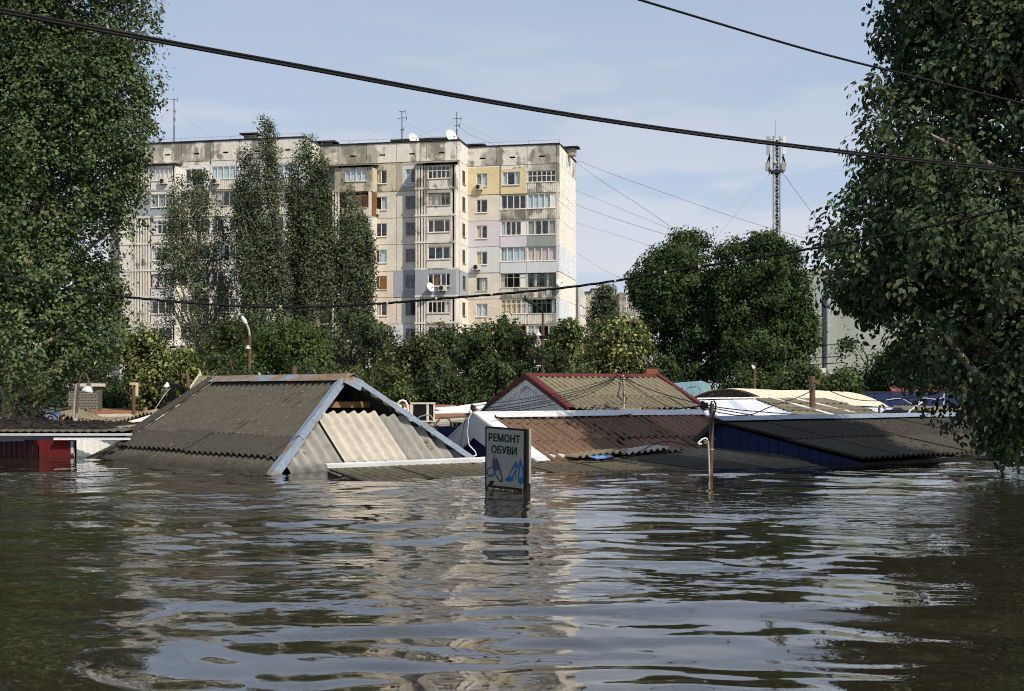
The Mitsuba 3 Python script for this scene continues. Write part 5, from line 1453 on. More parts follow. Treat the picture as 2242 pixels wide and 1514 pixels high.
ro = P(-90, 950, 23.15)
corrugated(KIO, np.array([P(-90, 0, 23.15)[0], 26.2, .545]), np.array([1, 0, 0.0]), unit(np.array([0, -3.15, -.105])), [(-.8, 0), (3.1, 0), (3.0, 3.13), (0, 3.13)], ['slateold', 'slategray', 'slateold'], .5, seed=30, amp=.010, sw=1.1, sl=1.6, jit=.02)
# dark flood litter heaped on its roof
g_ = np.random.default_rng(9)
mb = MB()
hx = np.linspace(0, 1, 26)
HN = []
for iy in range(10):
    for ix in range(26):
        a, b = ix / 25, iy / 9
        x = P(-90, 0, 23.6)[0] + a * 2.75
        y = 23.6 + b * 2.5
        h = .085 * math.sin(math.pi * min(1, b * 1.05)) * (1 - a ** 3) * (.5 + 1.0 * meshkit.noise(np.array([a * 9, b * 5, 0.0]), 3)) + .02
        HN.append((x, y,   .455 + (y - 23.2) * .033 + h - (.08 if a > .95 or b in (0, 1) else 0)))
HN = np.array(HN)
mb.add(HN, [[r * 26 + c, r * 26 + c + 1, (r + 1) * 26 + c + 1, (r + 1) * 26 + c] for r in range(9) for c in range(25)])
for _ in range(900):
    p = HN[g_.integers(0, len(HN))] + g_.normal(0, .06, 3) * [1, 1, .2]
    d = unit(g_.normal(0, 1, 3) * [1, .8, .28]) * g_.uniform(.04, .28)
    mb.tube([p - d * .5, p + UP * .015, p + d * .5], g_.uniform(.004, .010), 3)
put('debris_heap', mb, 'm_paint', 'debris', .2, label='dark heap of flood litter and twigs on the roof of the red and white kiosk', cat='debris', kind='stuff')
# buckled sheet behind, sagging between its ends
SAG = thing('collapsed_shed', 'sagging corrugated roof with a zigzag broken edge behind the kiosk debris', 'shed')
for j in range(5):
    a0, a1 = j / 5, (j + 1) / 5 + .02
    n = 34
    v = []
    for i in range(n + 1):
        a = a0 + (a1 - a0) * i / n
        px = 132 + 215 * a
        py = 905 + 22 * math.sin(math.pi * min(1, a * 1.18) ** 1.0) * (1 if a < .85 else 1) - 0 * a
        Yk = 27.6 + .8 * a
        for q in (0, 1):
            p = P(px, py, Yk)
            h = .035 * math.cos(a * 2 * math.pi * 26)
            v.append(p + UP * (h + .05 * q * 1.0) + np.array([-.15 * q, 1.7 * q, 0]))
    v = np.array(v)
    f = np.array([[2 * i, 2 * i + 2, 2 * i + 3, 2 * i + 1] for i in range(n)])
    put('sheet', (np.vstack([v, v - UP * .012]), np.vstack([f, f[:, ::-1] + len(v), [[2 * i, 2 * i + len(v), 2 * i + 2 + len(v), 2 * i + 2] for i in range(n)]])), 'm_slate', 'slateyellow', .5, SAG)
put('beam', MB().tube([P(134, 912, 27.9), P(200, 926, 28.0), P(262, 934, 28.2), P(345, 926, 28.6)], .06, 5), 'm_paint', 'dark', .2, SAG)
put('prop', MB().tube([P(133, 924, 27.4), P(141, 914, 27.5)], .03, 4), 'm_paint', 'wood', .3, SAG)
put('prop', MB().tube([P(133, 912, 27.5), P(133, 922, 27.4)], .04, 5), 'm_paint', 'dark', .3, SAG)
WHS = thing('metal_roof_shed', 'white sheet-metal roof sloping down behind the left edge of the grey hip roof', 'shed')
w0, w1, w2, w3 = P(238, 926, 31), P(372, 897, 34), P(395, 884, 35.5), P(420, 930, 30)
for i in range(6):
    f0, f1 = i / 6, (i + .98) / 6
    a, b = P(236, 925, 31.5), P(415, 880, 35.5)
    c, d = P(300, 934, 29.5), P(430, 915, 31.5)
    put('metal_sheet', MB().slab([a + (b - a) * f0, a + (b - a) * f1, c + (d - c) * f1, c + (d - c) * f0], .015), 'm_gloss', 'white', .06, WHS)
put('wall', MB().slab([P(236, 940, 31.6), P(415, 940, 35.6), P(415, 882, 35.6), P(236, 927, 31.6)], .05), 'm_paint', 'sheetgray', .3, WHS)
WRB = thing('metal_roof_shed', 'steep white ribbed metal roof at the left frame edge under the poplar', 'shed')
for i in range(9):
    f0, f1 = i / 9, (i + .97) / 9
    a, b = P(-40, 918, 29), P(58, 884, 32.5)
    c, d = P(-50, 945, 27.5), P(84, 925, 30)
    q = [a + (b - a) * f0, a + (b - a) * f1, c + (d - c) * f1, c + (d - c) * f0]
    put('metal_sheet', MB().slab(q, .015).slab([q[1], q[1] + unit(b - a) * .03, q[2] + unit(b - a) * .03, q[2]], .05), 'm_gloss', 'whitesheet', .1, WRB)
put('wall', MB().slab([P(-45, 960, 28), P(80, 960, 31.5), P(60, 890, 32.6), P(-45, 925, 29.2)], .05), 'm_paint', 'sheetgray', .3, WRB)
TRP = thing('tarpaulin_shelter', 'rounded roof of blue and white tarpaulin over hoops behind the debris heap', 'shelter')
t0, t1 = P(55, 909, 31.5), P(150, 912, 33)
tt = unit(t1 - t0)
tn_ = unit(np.cross(tt, UP))
tn_ *= np.sign(-tn_[1])
Lt = np.linalg.norm(t1 - t0)
for j, (a, b, col) in enumerate(((0, .42, 'whitesheet'), (.425, 1, 'tarp'))):
    v = [t0 + tt * Lt * s + tn_ * .75 * math.cos(th) + UP * (.42 * math.sin(th) - .32 + .02 * math.sin(9 * s)) for s in np.linspace(a, b, 6) for th in np.linspace(0, math.pi, 13)]
    f = [[r * 13 + c, r * 13 + c + 1, (r + 1) * 13 + c + 1, (r + 1) * 13 + c] for r in range(5) for c in range(12)]
    put('tarpaulin', (np.array(v), np.array(f)), 'm_gloss', col, .12, TRP, True)
put('end_board', MB().slab([P(50, 915, 31.2), P(115, 907, 33.5), P(115, 893, 33.5), P(52, 888, 31.2)], .04), 'm_paint', 'whitewarm', .3, TRP)
put('top_board', MB().slab([P(52, 892, 31), P(116, 898, 33), P(116, 895, 33), P(52, 889, 31)], .2), 'm_paint', 'bandbeige', .3, TRP)
ROD = thing('bent_rods', 'tangle of bent dark reinforcing rods sticking out of the debris heap', 'metal rods')
for pts, r in (([(73, 922, 26), (70, 905, 26), (67, 892, 26.2)], .045), ([(50, 890, 26.4), (62, 905, 26.2), (71, 913, 26)], .02), ([(88, 915, 26), (92, 908, 26), (108, 905, 26), (120, 909, 26), (126, 915, 26), (126, 922, 26)], .018),
               ([(104, 917, 26), (110, 911, 26), (115, 913, 26), (115, 922, 26)], .016), ([(50, 921, 25.8), (72, 918, 26), (92, 914, 26.2)], .05), ([(88, 905, 26), (98, 914, 26), (110, 922, 26)], .018), ([(70, 892, 26.2), (82, 900, 26), (88, 908, 26)], .014), ([(62, 916, 25.9), (74, 910, 26), (88, 911, 26.1)], .012)):
    put('rod', MB().tube([P(*p) for p in pts], r, 5), 'm_paint', 'black', 0, ROD, True)
BWH = thing('low_shed', 'low white-blue shed wall with zigzag shadow under a corrugated edge, left background', 'shed')
bw = P(178, 903, 40)
put('wall', MB().box((bw[0], 40, -.3), (P(267, 0, 40)[0], 42, zp(888, 40))), 'm_paint', 'paleblue', .15, BWH)
put('wall', MB().box((P(150, 0, 40)[0], 40.05, -.3), (bw[0] - .01, 42, zp(890, 40))), 'm_paint', 'dark', .2, BWH)
corrugated(BWH, np.array([P(122, 0, 41)[0], 42.2, zp(884, 41) + .1]), np.array([1, 0, 0.0]), unit(np.array([0, -1, -.06])), [(.3, 0), (2.16, 0), (2.16, 2.55), (.3, 2.55)], ['slatedark'], .5, seed=33, sw=1.1, sl=3, pitch=.17, amp=.03)
put('lean_to', MB().slab([P(122, 902, 39), P(180, 889, 40), P(180, 886, 41), P(128, 897, 40.5)], .06), 'm_slate', 'slatedark', .5, BWH)
FLT = thing('flat_roof_shed', 'flat brown felted roof with timber posts in the left background', 'shed')
put('roof_deck', MB().slab([P(175, 920, 33.5), P(330, 918, 35), P(325, 899, 39), P(215, 899, 38.5)], .06), 'm_paint', 'rustroof', .3, FLT)
put('grey_strip', MB().slab([P(205, 917, 33), P(310, 914, 34), P(312, 908, 34.3), P(215, 910, 33.6)], .03), 'm_paint', 'sheetgray', .3, FLT)
corrugated(FLT, P(150, 903, 36), unit(P(218, 906, 36) - P(150, 903, 36)), unit(np.array([.2, -1, -.1])), [(0, 0), (.8, 0), (.95, 1.6), (0, 1.6)], ['slatedark'], .5, seed=34, sw=1.1, sl=2)
for px, yt, yb, Y in ((156, 890, 914, 33), (190, 893, 914, 33), (318, 893, 915, 33.5)):
    put('post', MB().tube([P(px, yb + 20, Y), P(px, yt, Y)], .055, 6), 'm_paint', 'wood', .4, FLT)

# grey brick hut in the left background: every course of bricks that shows
BRK = thing('brick_hut', 'small grey brick hut behind the bell-shaped lamp, white capping along its top', 'hut')
bY = 37.0
bx0, bx1, bz0, bz1 = P(150, 0, bY)[0], P(214, 0, bY)[0], .2, zp(847, bY)
put('wall', MB().box((bx0 + .01, bY + .02, -.5), (bx1, bY + .4, bz1)), 'm_paint', 'mortar', .2, BRK)
rows, cols_ = 15, 8
for r in range(rows):
    for c in range(cols_ + 1):
        z0 = bz0 + (bz1 - bz0) * r / rows
        z1 = bz0 + (bz1 - bz0) * (r + 1) / rows - .014
        x0 = bx0 + (bx1 - bx0) * (c - .5 * (r % 2)) / cols_
        x1 = min(x0 + (bx1 - bx0) / cols_ - .014, bx1)
        x0 = max(x0, bx0)
        if x1 - x0 > .03 and r * (cols_ + 1) + c < 300:
            put('brick', MB().box((x0, bY + rng.uniform(-.006, .004), z0), (x1, bY + .03, z1)), 'm_paint', 'graybrick', .25 + .2 * rng.random(), BRK)
put('capping', MB().box((bx0 - .05, bY - .1, bz1 + .003), (bx1 + .06, bY + .5, bz1 + .09)), 'm_paint', 'whitewarm', .3, BRK)
put('white_board', MB().box((P(158, 0, bY)[0], bY - .05, zp(851, bY)), (P(205, 0, bY)[0], bY - .01, zp(847.3, bY))), 'm_paint', 'white', .1, BRK)
MTR = thing('meter_post', 'rusty post carrying a pale perforated meter box before the left bushes', 'post')
put('post', MB().tube([P(293, 925, 34), P(292, 850, 34)], .05, 6), 'm_paint', 'rustpipe', .4, MTR, True)
mb = MB().box((P(283, 0, 34)[0], 34.05, zp(868, 34)), (P(298, 0, 34)[0], 34.2, zp(838, 34)))
put('meter_box', mb, 'm_paint', 'bandbeige', .2, MTR)
for i in range(2):
    for j in range(3):
        x, z = P(286 + 7 * i, 0, 34)[0], zp(846 + 8 * j, 34)
        put('opening', MB().box((x - .02, 34.02, z - .03), (x + .03, 34.048, z + .03)), 'm_paint', 'dark', 0, MTR)

# ------------------------------------------------------------------ lamps, poles
def bell(parent, c, r, col='tin', tilt=(0, 0, -1)):
    c = np.asarray(c, float)
    put('lamp_shade', MB().lathe([(r * .22, -r * .1), (r * .30, r * .25), (r * .62, r * .55), (r * .92, r * 1.0), (r, r * 1.28), (r * .96, r * 1.28), (r * .86, r * .98), (r * .55, r * .58), (r * .2, r * .3)], c, tilt, 20), 'm_gloss', col, .1, parent, True)


LP = thing('lamp_post', 'white concrete post with rusty hooked pipe and tilted bell-shaped lamp at the left', 'lamp post')
put('post', MB().tube([P(163, 930, 26.2), P(165, 890, 26.2), P(168.5, 842, 26.2)], [.050, .048, .040], 8), 'm_paint', 'pole', .35, LP, True)
hk = [P(169, 905, 26.1), P(171, 860, 26.1), P(174, 835, 26.1), P(177, 824, 26.1), P(182, 818.5, 26.1), P(188, 820, 26.1), P(192, 828, 26.1), P(195, 838, 26.1)]
put('hooked_pipe', MB().tube(hk, .016, 6), 'm_paint', 'rustpipe', .3, LP, True)
put('lamp_socket', MB().lathe([(.02, -.02), (.03, 0), (.036, .03), (.046, .035), (.046, .055), (.03, .06)], P(195, 838.5, 26.1), (-.22, 0, -1), 12), 'm_paint', 'rustpipe', .5, LP)
bell(LP, P(194.5, 842, 26.1), .115, tilt=(-.22, 0, -1))
CB = thing('cable_pole', 'dark timber pole wrapped in a thick tangle of black cables beside the grey hip roof', 'pole')
put('pole', MB().tube([P(376, 930, 30), P(380, 838, 30)], .06, 7), 'm_bark', 'bark', .3, CB, True)
g_ = np.random.default_rng(17)
mb = MB()
for i in range(26):
    x0 = 370 + 14 * g_.random()
    pts = [P(x0 + g_.normal(0, 2), 905 - 20 * g_.random(), 29.8 - .2 * g_.random()), P(x0 + g_.normal(0, 3), 880, 29.8), P(x0 + g_.normal(0, 3), 858, 29.75), P(380 + g_.normal(0, 4), 840 + 4 * g_.random(), 29.8)]
    if i % 2:
        pts += [P(396 + g_.normal(0, 3), 846 + 8 * g_.random(), 29.8), P(408 + g_.normal(0, 2), 862 + 8 * g_.random(), 29.9)]
    mb.tube(pts, .012, 4)
put('cable_bundle', mb, 'm_paint', 'black', 0, CB, kind='stuff')
for i in range(5):
    x = 376 + 4 * i
    put('tape_end', MB().tube([P(x, 890 + 3 * i, 29.6), P(x + 1, 880 + 2 * i, 29.6)], .012, 4), 'm_paint', 'white', 0, CB)
CBL = thing('hanging_lamp', 'small white bell lamp hanging beside the tangle of cables', 'lamp')
bell(CBL, P(366, 838, 29.9), .085, 'white')
put('bulb', MB().lathe([(0, -.02), (.03, 0), (.035, .06), (0, .10)], P(366, 848, 29.9), (0, 0, -1), 10), 'm_gloss', 'white', 0, CBL, True)
put('stem', MB().tube([P(366, 839, 29.9), P(372, 834, 29.95), P(379, 842, 30)], .012, 5), 'm_paint', 'dark', 0, CBL)
HK = thing('hooked_pipe', 'weathered hooked pipe standing behind the left barge of the grey hip roof', 'pipe')
put('pipe', MB().tube([P(411, 900, 29), P(412, 850, 29), P(411, 826, 29), P(408, 819, 29), P(403, 820, 29), P(401, 828, 29)], .042, 8), 'm_paint', 'rustpipe', .4, HK, True)
OLD = thing('corrugated_roof_shop', 'old finely corrugated roof rising behind the left end of the rusty ridge cap', 'shop')
oa, ob = P(438, 823, 31), P(580, 826, 33)
uo = unit(ob - oa)
vo = P(398, 880, 27.5) - oa
vo = unit(vo)
corrugated(OLD, oa, uo, vo, [(0, 0), (1.75, 0), (1.75, 2.2), (.0, 2.2)], ['slateold', 'slatewhite'], .6, seed=36, sw=1.0, sl=2.4, pitch=.11, amp=.015)
put('end_trim', MB().slab([oa + UP * .03, oa + vo * 2.1 + UP * .03, oa + vo * 2.1 - uo * .05 + UP * .03, oa - uo * .05 + UP * .03], .02), 'm_paint', 'pole', .2, OLD)
put('finial', MB().tube([P(438, 824, 31), P(437, 811, 31)], [.05, .02], 6), 'm_paint', 'pole', .1, OLD)
put('finial', MB().tube([P(568, 826, 32.8), P(567, 815, 32.8)], [.05, .02], 6), 'm_paint', 'pole', .1, OLD)
put('wall', MB().slab([oa + vo * 2.0 - UP * 1.4, oa + vo * 2.0 + uo * 1.7 - UP * 1.4, oa + vo * 2.0 + uo * 1.7 - UP * .05, oa + vo * 2.0 - UP * .05], .05), 'm_paint', 'sheetgray', .4, OLD)
CHM = newkey('chimney_pipe')
put_key(CHM, MB().tube([P(644, 840, 27), P(644, 803, 27)], .05, 8), 'm_paint', 'rustpipe', .4)
lab(CHM, 'short rusty chimney pipe above the middle of the rusty ridge cap', 'chimney')

SL = thing('street_lamp', 'white street lamp with cranked arm among the dark trees left of centre', 'street lamp')
put('pole', MB().tube([P(546, 840, 62), P(546.5, 790, 62), P(546.5, 735, 62)], [.10, .09, .07], 8), 'm_paint', 'rustpipe', .2, SL, True)
put('arm', MB().tube([P(546.5, 736, 62), P(545.5, 724, 62), P(541, 713, 62), P(537, 704, 62)], .055, 7), 'm_paint', 'pole', .1, SL, True)
put('lamp_head', MB().lathe([(0, -.30), (.07, -.24), (.10, 0), (.08, .16), (.04, .22), (0, .22)], P(535, 702.5, 62), unit(np.array([.5, -.3, -.75])), 12), 'm_gloss', 'white', .05, SL, True)
bell(SL, P(543, 757, 61.7), .12, 'white')
SL2 = thing('street_lamp', 'tall rusty street lamp with long arm in front of the right bays of the building', 'street lamp')
put('pole', MB().tube([P(1188, 870, 58), P(1188.5, 760, 58), P(1189, 690, 58)], [.085, .075, .06], 8), 'm_paint', 'rustpipe', .2, SL2, True)
put('arm', MB().tube([P(1189, 692, 58), P(1187, 681, 58), P(1178, 673, 58), P(1163, 664, 58)], .045, 7), 'm_paint', 'dark', .2, SL2, True)
put('lamp_head', MB().hexa([P(1145, 653, 58), P(1149, 650, 58), P(1165, 661, 57.6), P(1162, 665, 57.6), P(1147, 659, 58.3), P(1151, 652, 58.3), P(1166, 662, 58.1), P(1162, 667, 58.1)]), 'm_gloss', 'darkmetal', .1, SL2)
put('photocell', MB().tube([P(1150, 651, 58), P(1150, 647, 58)], .05, 6), 'm_paint', 'black', 0, SL2)
put('clamp', MB().lathe([(.05, 0), (.13, .02), (.13, .10), (.05, .12)], P(1188.5, 741, 58), (0, 0, 1), 10), 'm_paint', 'black', 0, SL2)
bell(SL2, P(1179, 727, 57.7), .13, 'white')
SL3 = thing('lamp_pole', 'rusty pole with a pale floodlight in front of the right chestnut', 'lamp pole')
put('pole', MB().tube([P(1652, 875, 46), P(1652, 800, 46)], .045, 7), 'm_paint', 'rustpipe', .3, SL3, True)
put('floodlight', MB().hexa([P(1645, 801, 45.9), P(1649, 799.5, 45.9), P(1653.5, 806, 45.9), P(1649.5, 809, 45.9), P(1645.5, 800, 46.1), P(1649.5, 799, 46.1), P(1654, 805.5, 46.1), P(1650, 808.5, 46.1)]), 'm_gloss', 'white', .05, SL3)
put('bracket', MB().box(P(1644, 800, 46.0), P(1653, 794, 46.3)), 'm_paint', 'darkmetal', 0, SL3)
PST = thing('rusty_post', 'rusty steel post with a small box rising from the yellowish roof', 'post')
put('post', MB().tube([P(1779, 893, 33), P(1778, 824, 33)], .075, 8), 'm_paint', 'rustpipe', .4, PST, True)
put('box', MB().box(P(1784, 843, 33), P(1792, 832, 33.2)), 'm_paint', 'rustpipe', .5, PST)
PST2 = thing('rusty_post', 'rusty timber post half hidden in the right tree', 'post')
put('post', MB().tube([P(2110, 925, 30), P(2109, 826, 30)], .06, 8), 'm_paint', 'rustpipe', .3, PST2, True)
HK2 = thing('hooked_pipe', 'small rusty hooked pipe behind the dark right ridge', 'pipe')
put('pipe', MB().tube([P(1925, 918, 28), P(1925, 895, 28), P(1927, 889, 28), P(1932, 887, 28), P(1936, 891, 28), P(1937, 897, 28)], .025, 6), 'm_paint', 'rustpipe', .2, HK2, True)
HK3 = thing('hooked_pipe', 'white hooked conduit in front of the navy container', 'pipe')
put('pipe', MB().tube([P(2066, 890, 33), P(2066, 866, 33), P(2069, 862, 33), P(2074, 862, 33), P(2076, 868, 33)], .018, 6), 'm_paint', 'white', .1, HK3, True)

# the pole standing in the water
WP = thing('utility_pole', 'rusty pole standing in the water with doubled cable, white conduit and small lamp', 'pole')
yw = 17.7
put('pole', MB().tube([P(1556, 1075, yw), P(1557, 990, yw), P(1558.5, 884, yw)], .030, 8), 'm_paint', 'rustpipe', .35, WP, True)
put('looped_cable', MB().tube([P(1553, 1070, yw - .04), P(1553, 940, yw - .04), P(1556, 905, yw - .04), P(1556, 888, yw - .04), P(1558, 880, yw - .04), P(1563, 878, yw - .04), P(1567, 884, yw - .04), P(1567, 895, yw - .04), P(1562, 912, yw - .04), P(1559, 940, yw - .04), P(1554, 966, yw - .04)], .013, 6), 'm_paint', 'dark', 0, WP, True)
put('conduit', MB().tube([P(1553, 1072, yw - .09), P(1553, 1030, yw - .09), P(1551.5, 985, yw - .09), P(1550, 966, yw - .09)], .013, 7), 'm_paint', 'pole', .1, WP, True)
put('conduit', MB().tube([P(1549, 963, yw - .05), P(1545, 960, yw - .05), P(1538, 962, yw - .05), P(1532, 967, yw - .05), P(1528, 972, yw - .05)], .013, 7), 'm_paint', 'white', .05, WP, True)
put('lamp', MB().tube([P(1530, 973.5, yw - .05), P(1537, 972, yw - .05)], .012, 8), 'm_gloss', 'white', 0, WP, True)
put('clip', MB().lathe([(.036, 0), (.036, .015)], P(1557, 985.5, yw), (0, 0, 1), 10), 'm_paint', 'pole', 0, WP)
put('junction_box', MB().box(P(1542, 972, yw - .02), P(1547, 964, yw + .03)), 'm_paint', 'sheetgray', .1, WP)
put('nail', MB().tube([P(1556, 962, yw), P(1567, 962, yw - .02)], .005, 4), 'm_paint', 'rustpipe', 0, WP)
ISL = thing('insulator_bracket', 'bracket with two dark insulators at the right foot of the red-edged roof', 'bracket')
for px, py in ((1538, 886), (1546, 889)):
    put('insulator', MB().lathe([(.02, -.05), (.05, -.04), (.05, 0), (.03, .01), (.05, .02), (.045, .06), (0, .07)], P(px, py, 26), (0, 0, 1), 10), 'm_gloss', 'darkmetal', 0, ISL, True)
put('arm', MB().tube([P(1536, 888, 26), P(1542, 898, 26), P(1536, 910, 25.8), P(1535, 920, 25.6)], .014, 5), 'm_paint', 'black', 0, ISL)
put('white_arm', MB().tube([P(1536, 920, 25.6), P(1547, 912, 25.5), P(1556, 912, 25.4)], .03, 6), 'm_paint', 'white', .1, ISL, True)

# pole on the red-edged roof with its wires
RP = thing('wire_mast', 'thin pole with bunched wires leaning on the red-edged corrugated roof', 'pole')
put('pole', MB().tube([P(1366, 897, 31.6), P(1364, 822, 31.8)], .030, 6), 'm_paint', 'pole', .3, RP, True)
put('wire_knot', MB().tube([P(1345, 826, 31.8), P(1352, 822, 31.7), P(1362, 828, 31.6), P(1370, 822, 31.8), P(1380, 826, 31.8), P(1368, 832, 31.7), P(1355, 830, 31.7), P(1350, 825, 31.7)], .012, 5), 'm_paint', 'black', 0, RP)
put('drop_wire', MB().tube([P(1358, 828, 31.5), P(1357, 850, 31.5), P(1352, 866, 31.5), P(1359, 874, 31.5), P(1368, 884, 31.5), P(1372, 872, 31.5), P(1364, 862, 31.5)], .013, 5), 'm_paint', 'black', 0, RP)
put('drop_wire', MB().tube([P(1363, 830, 31.5), P(1366, 850, 31.4), P(1364, 890, 31.4)], .010, 5), 'm_paint', 'dark', 0, RP)

# clutter between the grey roof and the blue gable
ACF = thing('air_conditioner', 'large white-framed outdoor air-conditioner unit standing on a roof left of the blue gable', 'air conditioner')
q0, q1 = P(898, 925, 25), P(952, 925, 25)
z0_, z1_ = zp(925, 25), zp(882, 25)
put('casing', MB().box((q0[0] + .06, 25.03, z0_ + .03), (q1[0] - .03, 25.3, z1_ - .03)), 'm_paint', 'dark', .1, ACF)
for a, b in ((q0[0], q0[0] + .05), (q0[0] + .315, q0[0] + .36), (q1[0] - .03, q1[0])):
    put('frame_post', MB().box((a, 25, z0_), (b, 25.04, z1_ - .032)), 'm_gloss', 'whitewarm', .15, ACF)
put('frame_top', MB().box((q0[0], 24.99, z1_ - .03), (q1[0], 25.32, z1_)), 'm_gloss', 'whitewarm', .15, ACF)
put('frame_foot', MB().box((q0[0] + .05, 25.0, z0_ - .04), (q1[0], 25.3, z0_ - .002)), 'm_paint', 'black', .1, ACF)
mb = MB()
for i in range(18):
    x = q0[0] + .07 + .24 * i / 18
    mb.box((x, 25.012, z0_ + .04), (x + .004, 25.03, z1_ - .05))
put('cooling_fins', mb, 'm_paint', 'darkmetal', 0, ACF)
AB = thing('low_shop_row', 'row of low dark shops with rusty and white patched roofs left of the blue gable', 'shop')
put('roof_deck', MB().slab([P(862, 940, 24.4), P(985, 933, 25.0), P(985, 921, 27.5), P(862, 921, 27.0)], .05), 'm_slate', 'slatewhite', .4, AB)
put('white_sheet', MB().slab([P(905, 940, 24.0), P(938, 943, 23.8), P(942, 934, 24.6), P(912, 930, 24.8)], .02), 'm_gloss', 'whitesheet', .2, AB)
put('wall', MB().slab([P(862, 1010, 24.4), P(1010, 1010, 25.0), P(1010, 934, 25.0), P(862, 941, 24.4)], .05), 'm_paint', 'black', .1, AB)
put('rusty_sheet', MB().slab([P(950, 918, 27.0), P(1022, 914, 27.6), P(1010, 908, 28.6), P(950, 909, 28.2)], .03), 'm_paint', 'rustroof', .4, AB)
put('edge_sheet', MB().slab([P(952, 929, 25.0), P(1018, 921, 25.8), P(1014, 917, 26.4), P(952, 921, 25.8)], .02), 'm_slate', 'slatewhite', .5, AB)
AW = thing('metal_roof_shed', 'pale metal roof strips behind the big air-conditioner frame', 'shed')
for i in range(4):
    a, b = P(948 + 0 * i, 911 - 5 * i, 29 + 1.2 * i), P(1050 + 4 * i, 903 - 5.0 * i, 30 + 1.2 * i)
    c, d = P(948, 905.8 - 5 * i, 30.1 + 1.2 * i), P(1054 + 4 * i, 898.2 - 5 * i, 31.1 + 1.2 * i)
    if i == 3:
        a, c = P(990, 895, 32.6), P(1010, 890.5, 33.7)
    put('metal_sheet', MB().slab([a, b, d, c], .03), 'm_gloss', 'whitesheet', .12, AW)
put('wall', MB().slab([P(948, 925, 29.2), P(1050, 925, 30.2), P(1050, 904, 30.2), P(948, 912, 29.2)], .05), 'm_paint', 'sheetgray', .5, AW)
put('rusty_deck', MB().slab([P(862, 905, 30), P(990, 903, 31), P(1000, 890.5, 35), P(862, 888, 34)], .04), 'm_paint', 'rustroof', .4, AW)
put('white_sheet', MB().slab([P(820, 868, 27), P(856, 886, 25.6), P(902, 904, 25.4), P(858, 880, 27)], .02), 'm_gloss', 'white', .1, AW)
WHP = thing('hooped_pipe', 'white hooped pipe beside the right hip board of the grey roof', 'pipe')
put('pipe', MB().tube([P(867, 905, 24), P(868, 893, 24), P(871, 884, 24), P(876, 879, 24), P(882, 877.5, 24), P(888, 880, 24), P(892, 888, 24), P(893, 902, 24), P(893, 912, 24)], .022, 8), 'm_gloss', 'white', .05, WHP, True)
put('rusty_stake', MB().tube([P(882, 915, 24.1), P(882, 884, 24.1)], .02, 5), 'm_paint', 'rustpipe', .4, WHP)
BP1 = thing('bent_pipe', 'grey bent conduit arching in front of the white-framed air conditioner', 'pipe')
put('pipe', MB().tube([P(908, 930, 23.4), P(911, 920, 23.4), P(920, 913, 23.4), P(932, 909.5, 23.4), P(943, 911, 23.4), P(948, 918, 23.4), P(945, 930, 23.4), P(940, 948, 23.3)], .014, 7), 'm_paint', 'graygreen', .3, BP1, True)
BP2 = thing('bent_pipe', 'rusty bent pipes and clamp arching left of the blue gable', 'pipe')
put('pipe', MB().tube([P(947, 950, 23.2), P(951, 935, 23.2), P(957, 924, 23.2), P(965, 917, 23.2), P(974, 914.5, 23.2), P(983, 918, 23.2), P(989, 927, 23.2), P(993, 938, 23.2)], .016, 7), 'm_paint', 'rustpipe', .2, BP2, True)
put('clamp', MB().tube([P(938, 929, 23.1), P(956, 942, 23.1), P(960, 932, 23.1), P(950, 931, 23.1)], .014, 5), 'm_paint', 'rustpipe', .2, BP2)
put('strut', MB().tube([P(958, 932, 23.1), P(965, 918, 23.1)], .010, 5), 'm_paint', 'bandbeige', .2, BP2)
WPK = thing('wooden_bracket', 'stub of brown timber with wires tied on at the left foot of the red-edged gable', 'bracket')
put('stub', MB().tube([P(1040, 908, 24.5), P(1040, 900, 24.5), P(1034, 890, 24.5)], .055, 7), 'm_paint', 'rustpipe', .4, WPK, True)
put('tie', MB().tube([P(1033, 893, 24.4), P(1034, 886, 24.4)], .03, 6), 'm_paint', 'black', 0, WPK)

# ------------------------------------------------------------------ the shoe-repair sign
SG = thing('shoe_repair_sign', 'dark framed shoe-repair sign board standing in the water, lettering above pictures of shoes', 'sign')
fd = unit(np.array([math.cos(math.radians(-47)), math.sin(math.radians(-47)), 0]))   # along the face, left (far) to right (near)
fn = np.array([-fd[1], fd[0], 0]) * -1                                               # out of the face
fn = fn if fn[1] < 0 else -fn
sl0 = P(1062, 1072, 15.45)
for w_ in np.linspace(.3, 1.6, 1301):
    q = sl0 + fd * w_
    if q[0] / q[1] * F0 + HX >= 1153:
        SWD = w_
        break
zt0 = P(1062, 934, 15.45)[2]
SO = np.array([sl0[0], sl0[1], 0])
roll = -.032
su = unit(fd + UP * roll)
sv = unit(UP - fd * roll * .1)
SP = lambda a, b, o=0.0: SO + su * (a * SWD) + sv * b + fn * o      # a: 0..1 across, b: metres above the water, o: proud of the face
SH = zt0
put('frame', MB().hexa([SP(0, -1.0, -.06), SP(1, -1.0, -.06), SP(1, -1.0, 0), SP(0, -1.0, 0), SP(0, SH, -.06), SP(1, SH, -.06), SP(1, SH, 0), SP(0, SH, 0)]), 'm_paint', 'black', .0, SG)
put('edge_strip', MB().hexa([SP(1.004, .12, -.058), SP(1.02, .12, -.058), SP(1.02, .12, -.025), SP(1.004, .12, -.025), SP(1.004, SH + .004, -.058), SP(1.02, SH + .004, -.058), SP(1.02, SH + .004, -.025), SP(1.004, SH + .004, -.025)]), 'm_paint', 'sheetgray', .5, SG)
put('board', MB().hexa([SP(.045, -.8, .001), SP(.92, -.8, .001), SP(.92, -.8, .006), SP(.045, -.8, .006), SP(.045, SH - .022, .001), SP(.92, SH - .022, .001), SP(.92, SH - .022, .006), SP(.045, SH - .022, .006)]), 'm_gloss', 'signface', .1, SG)


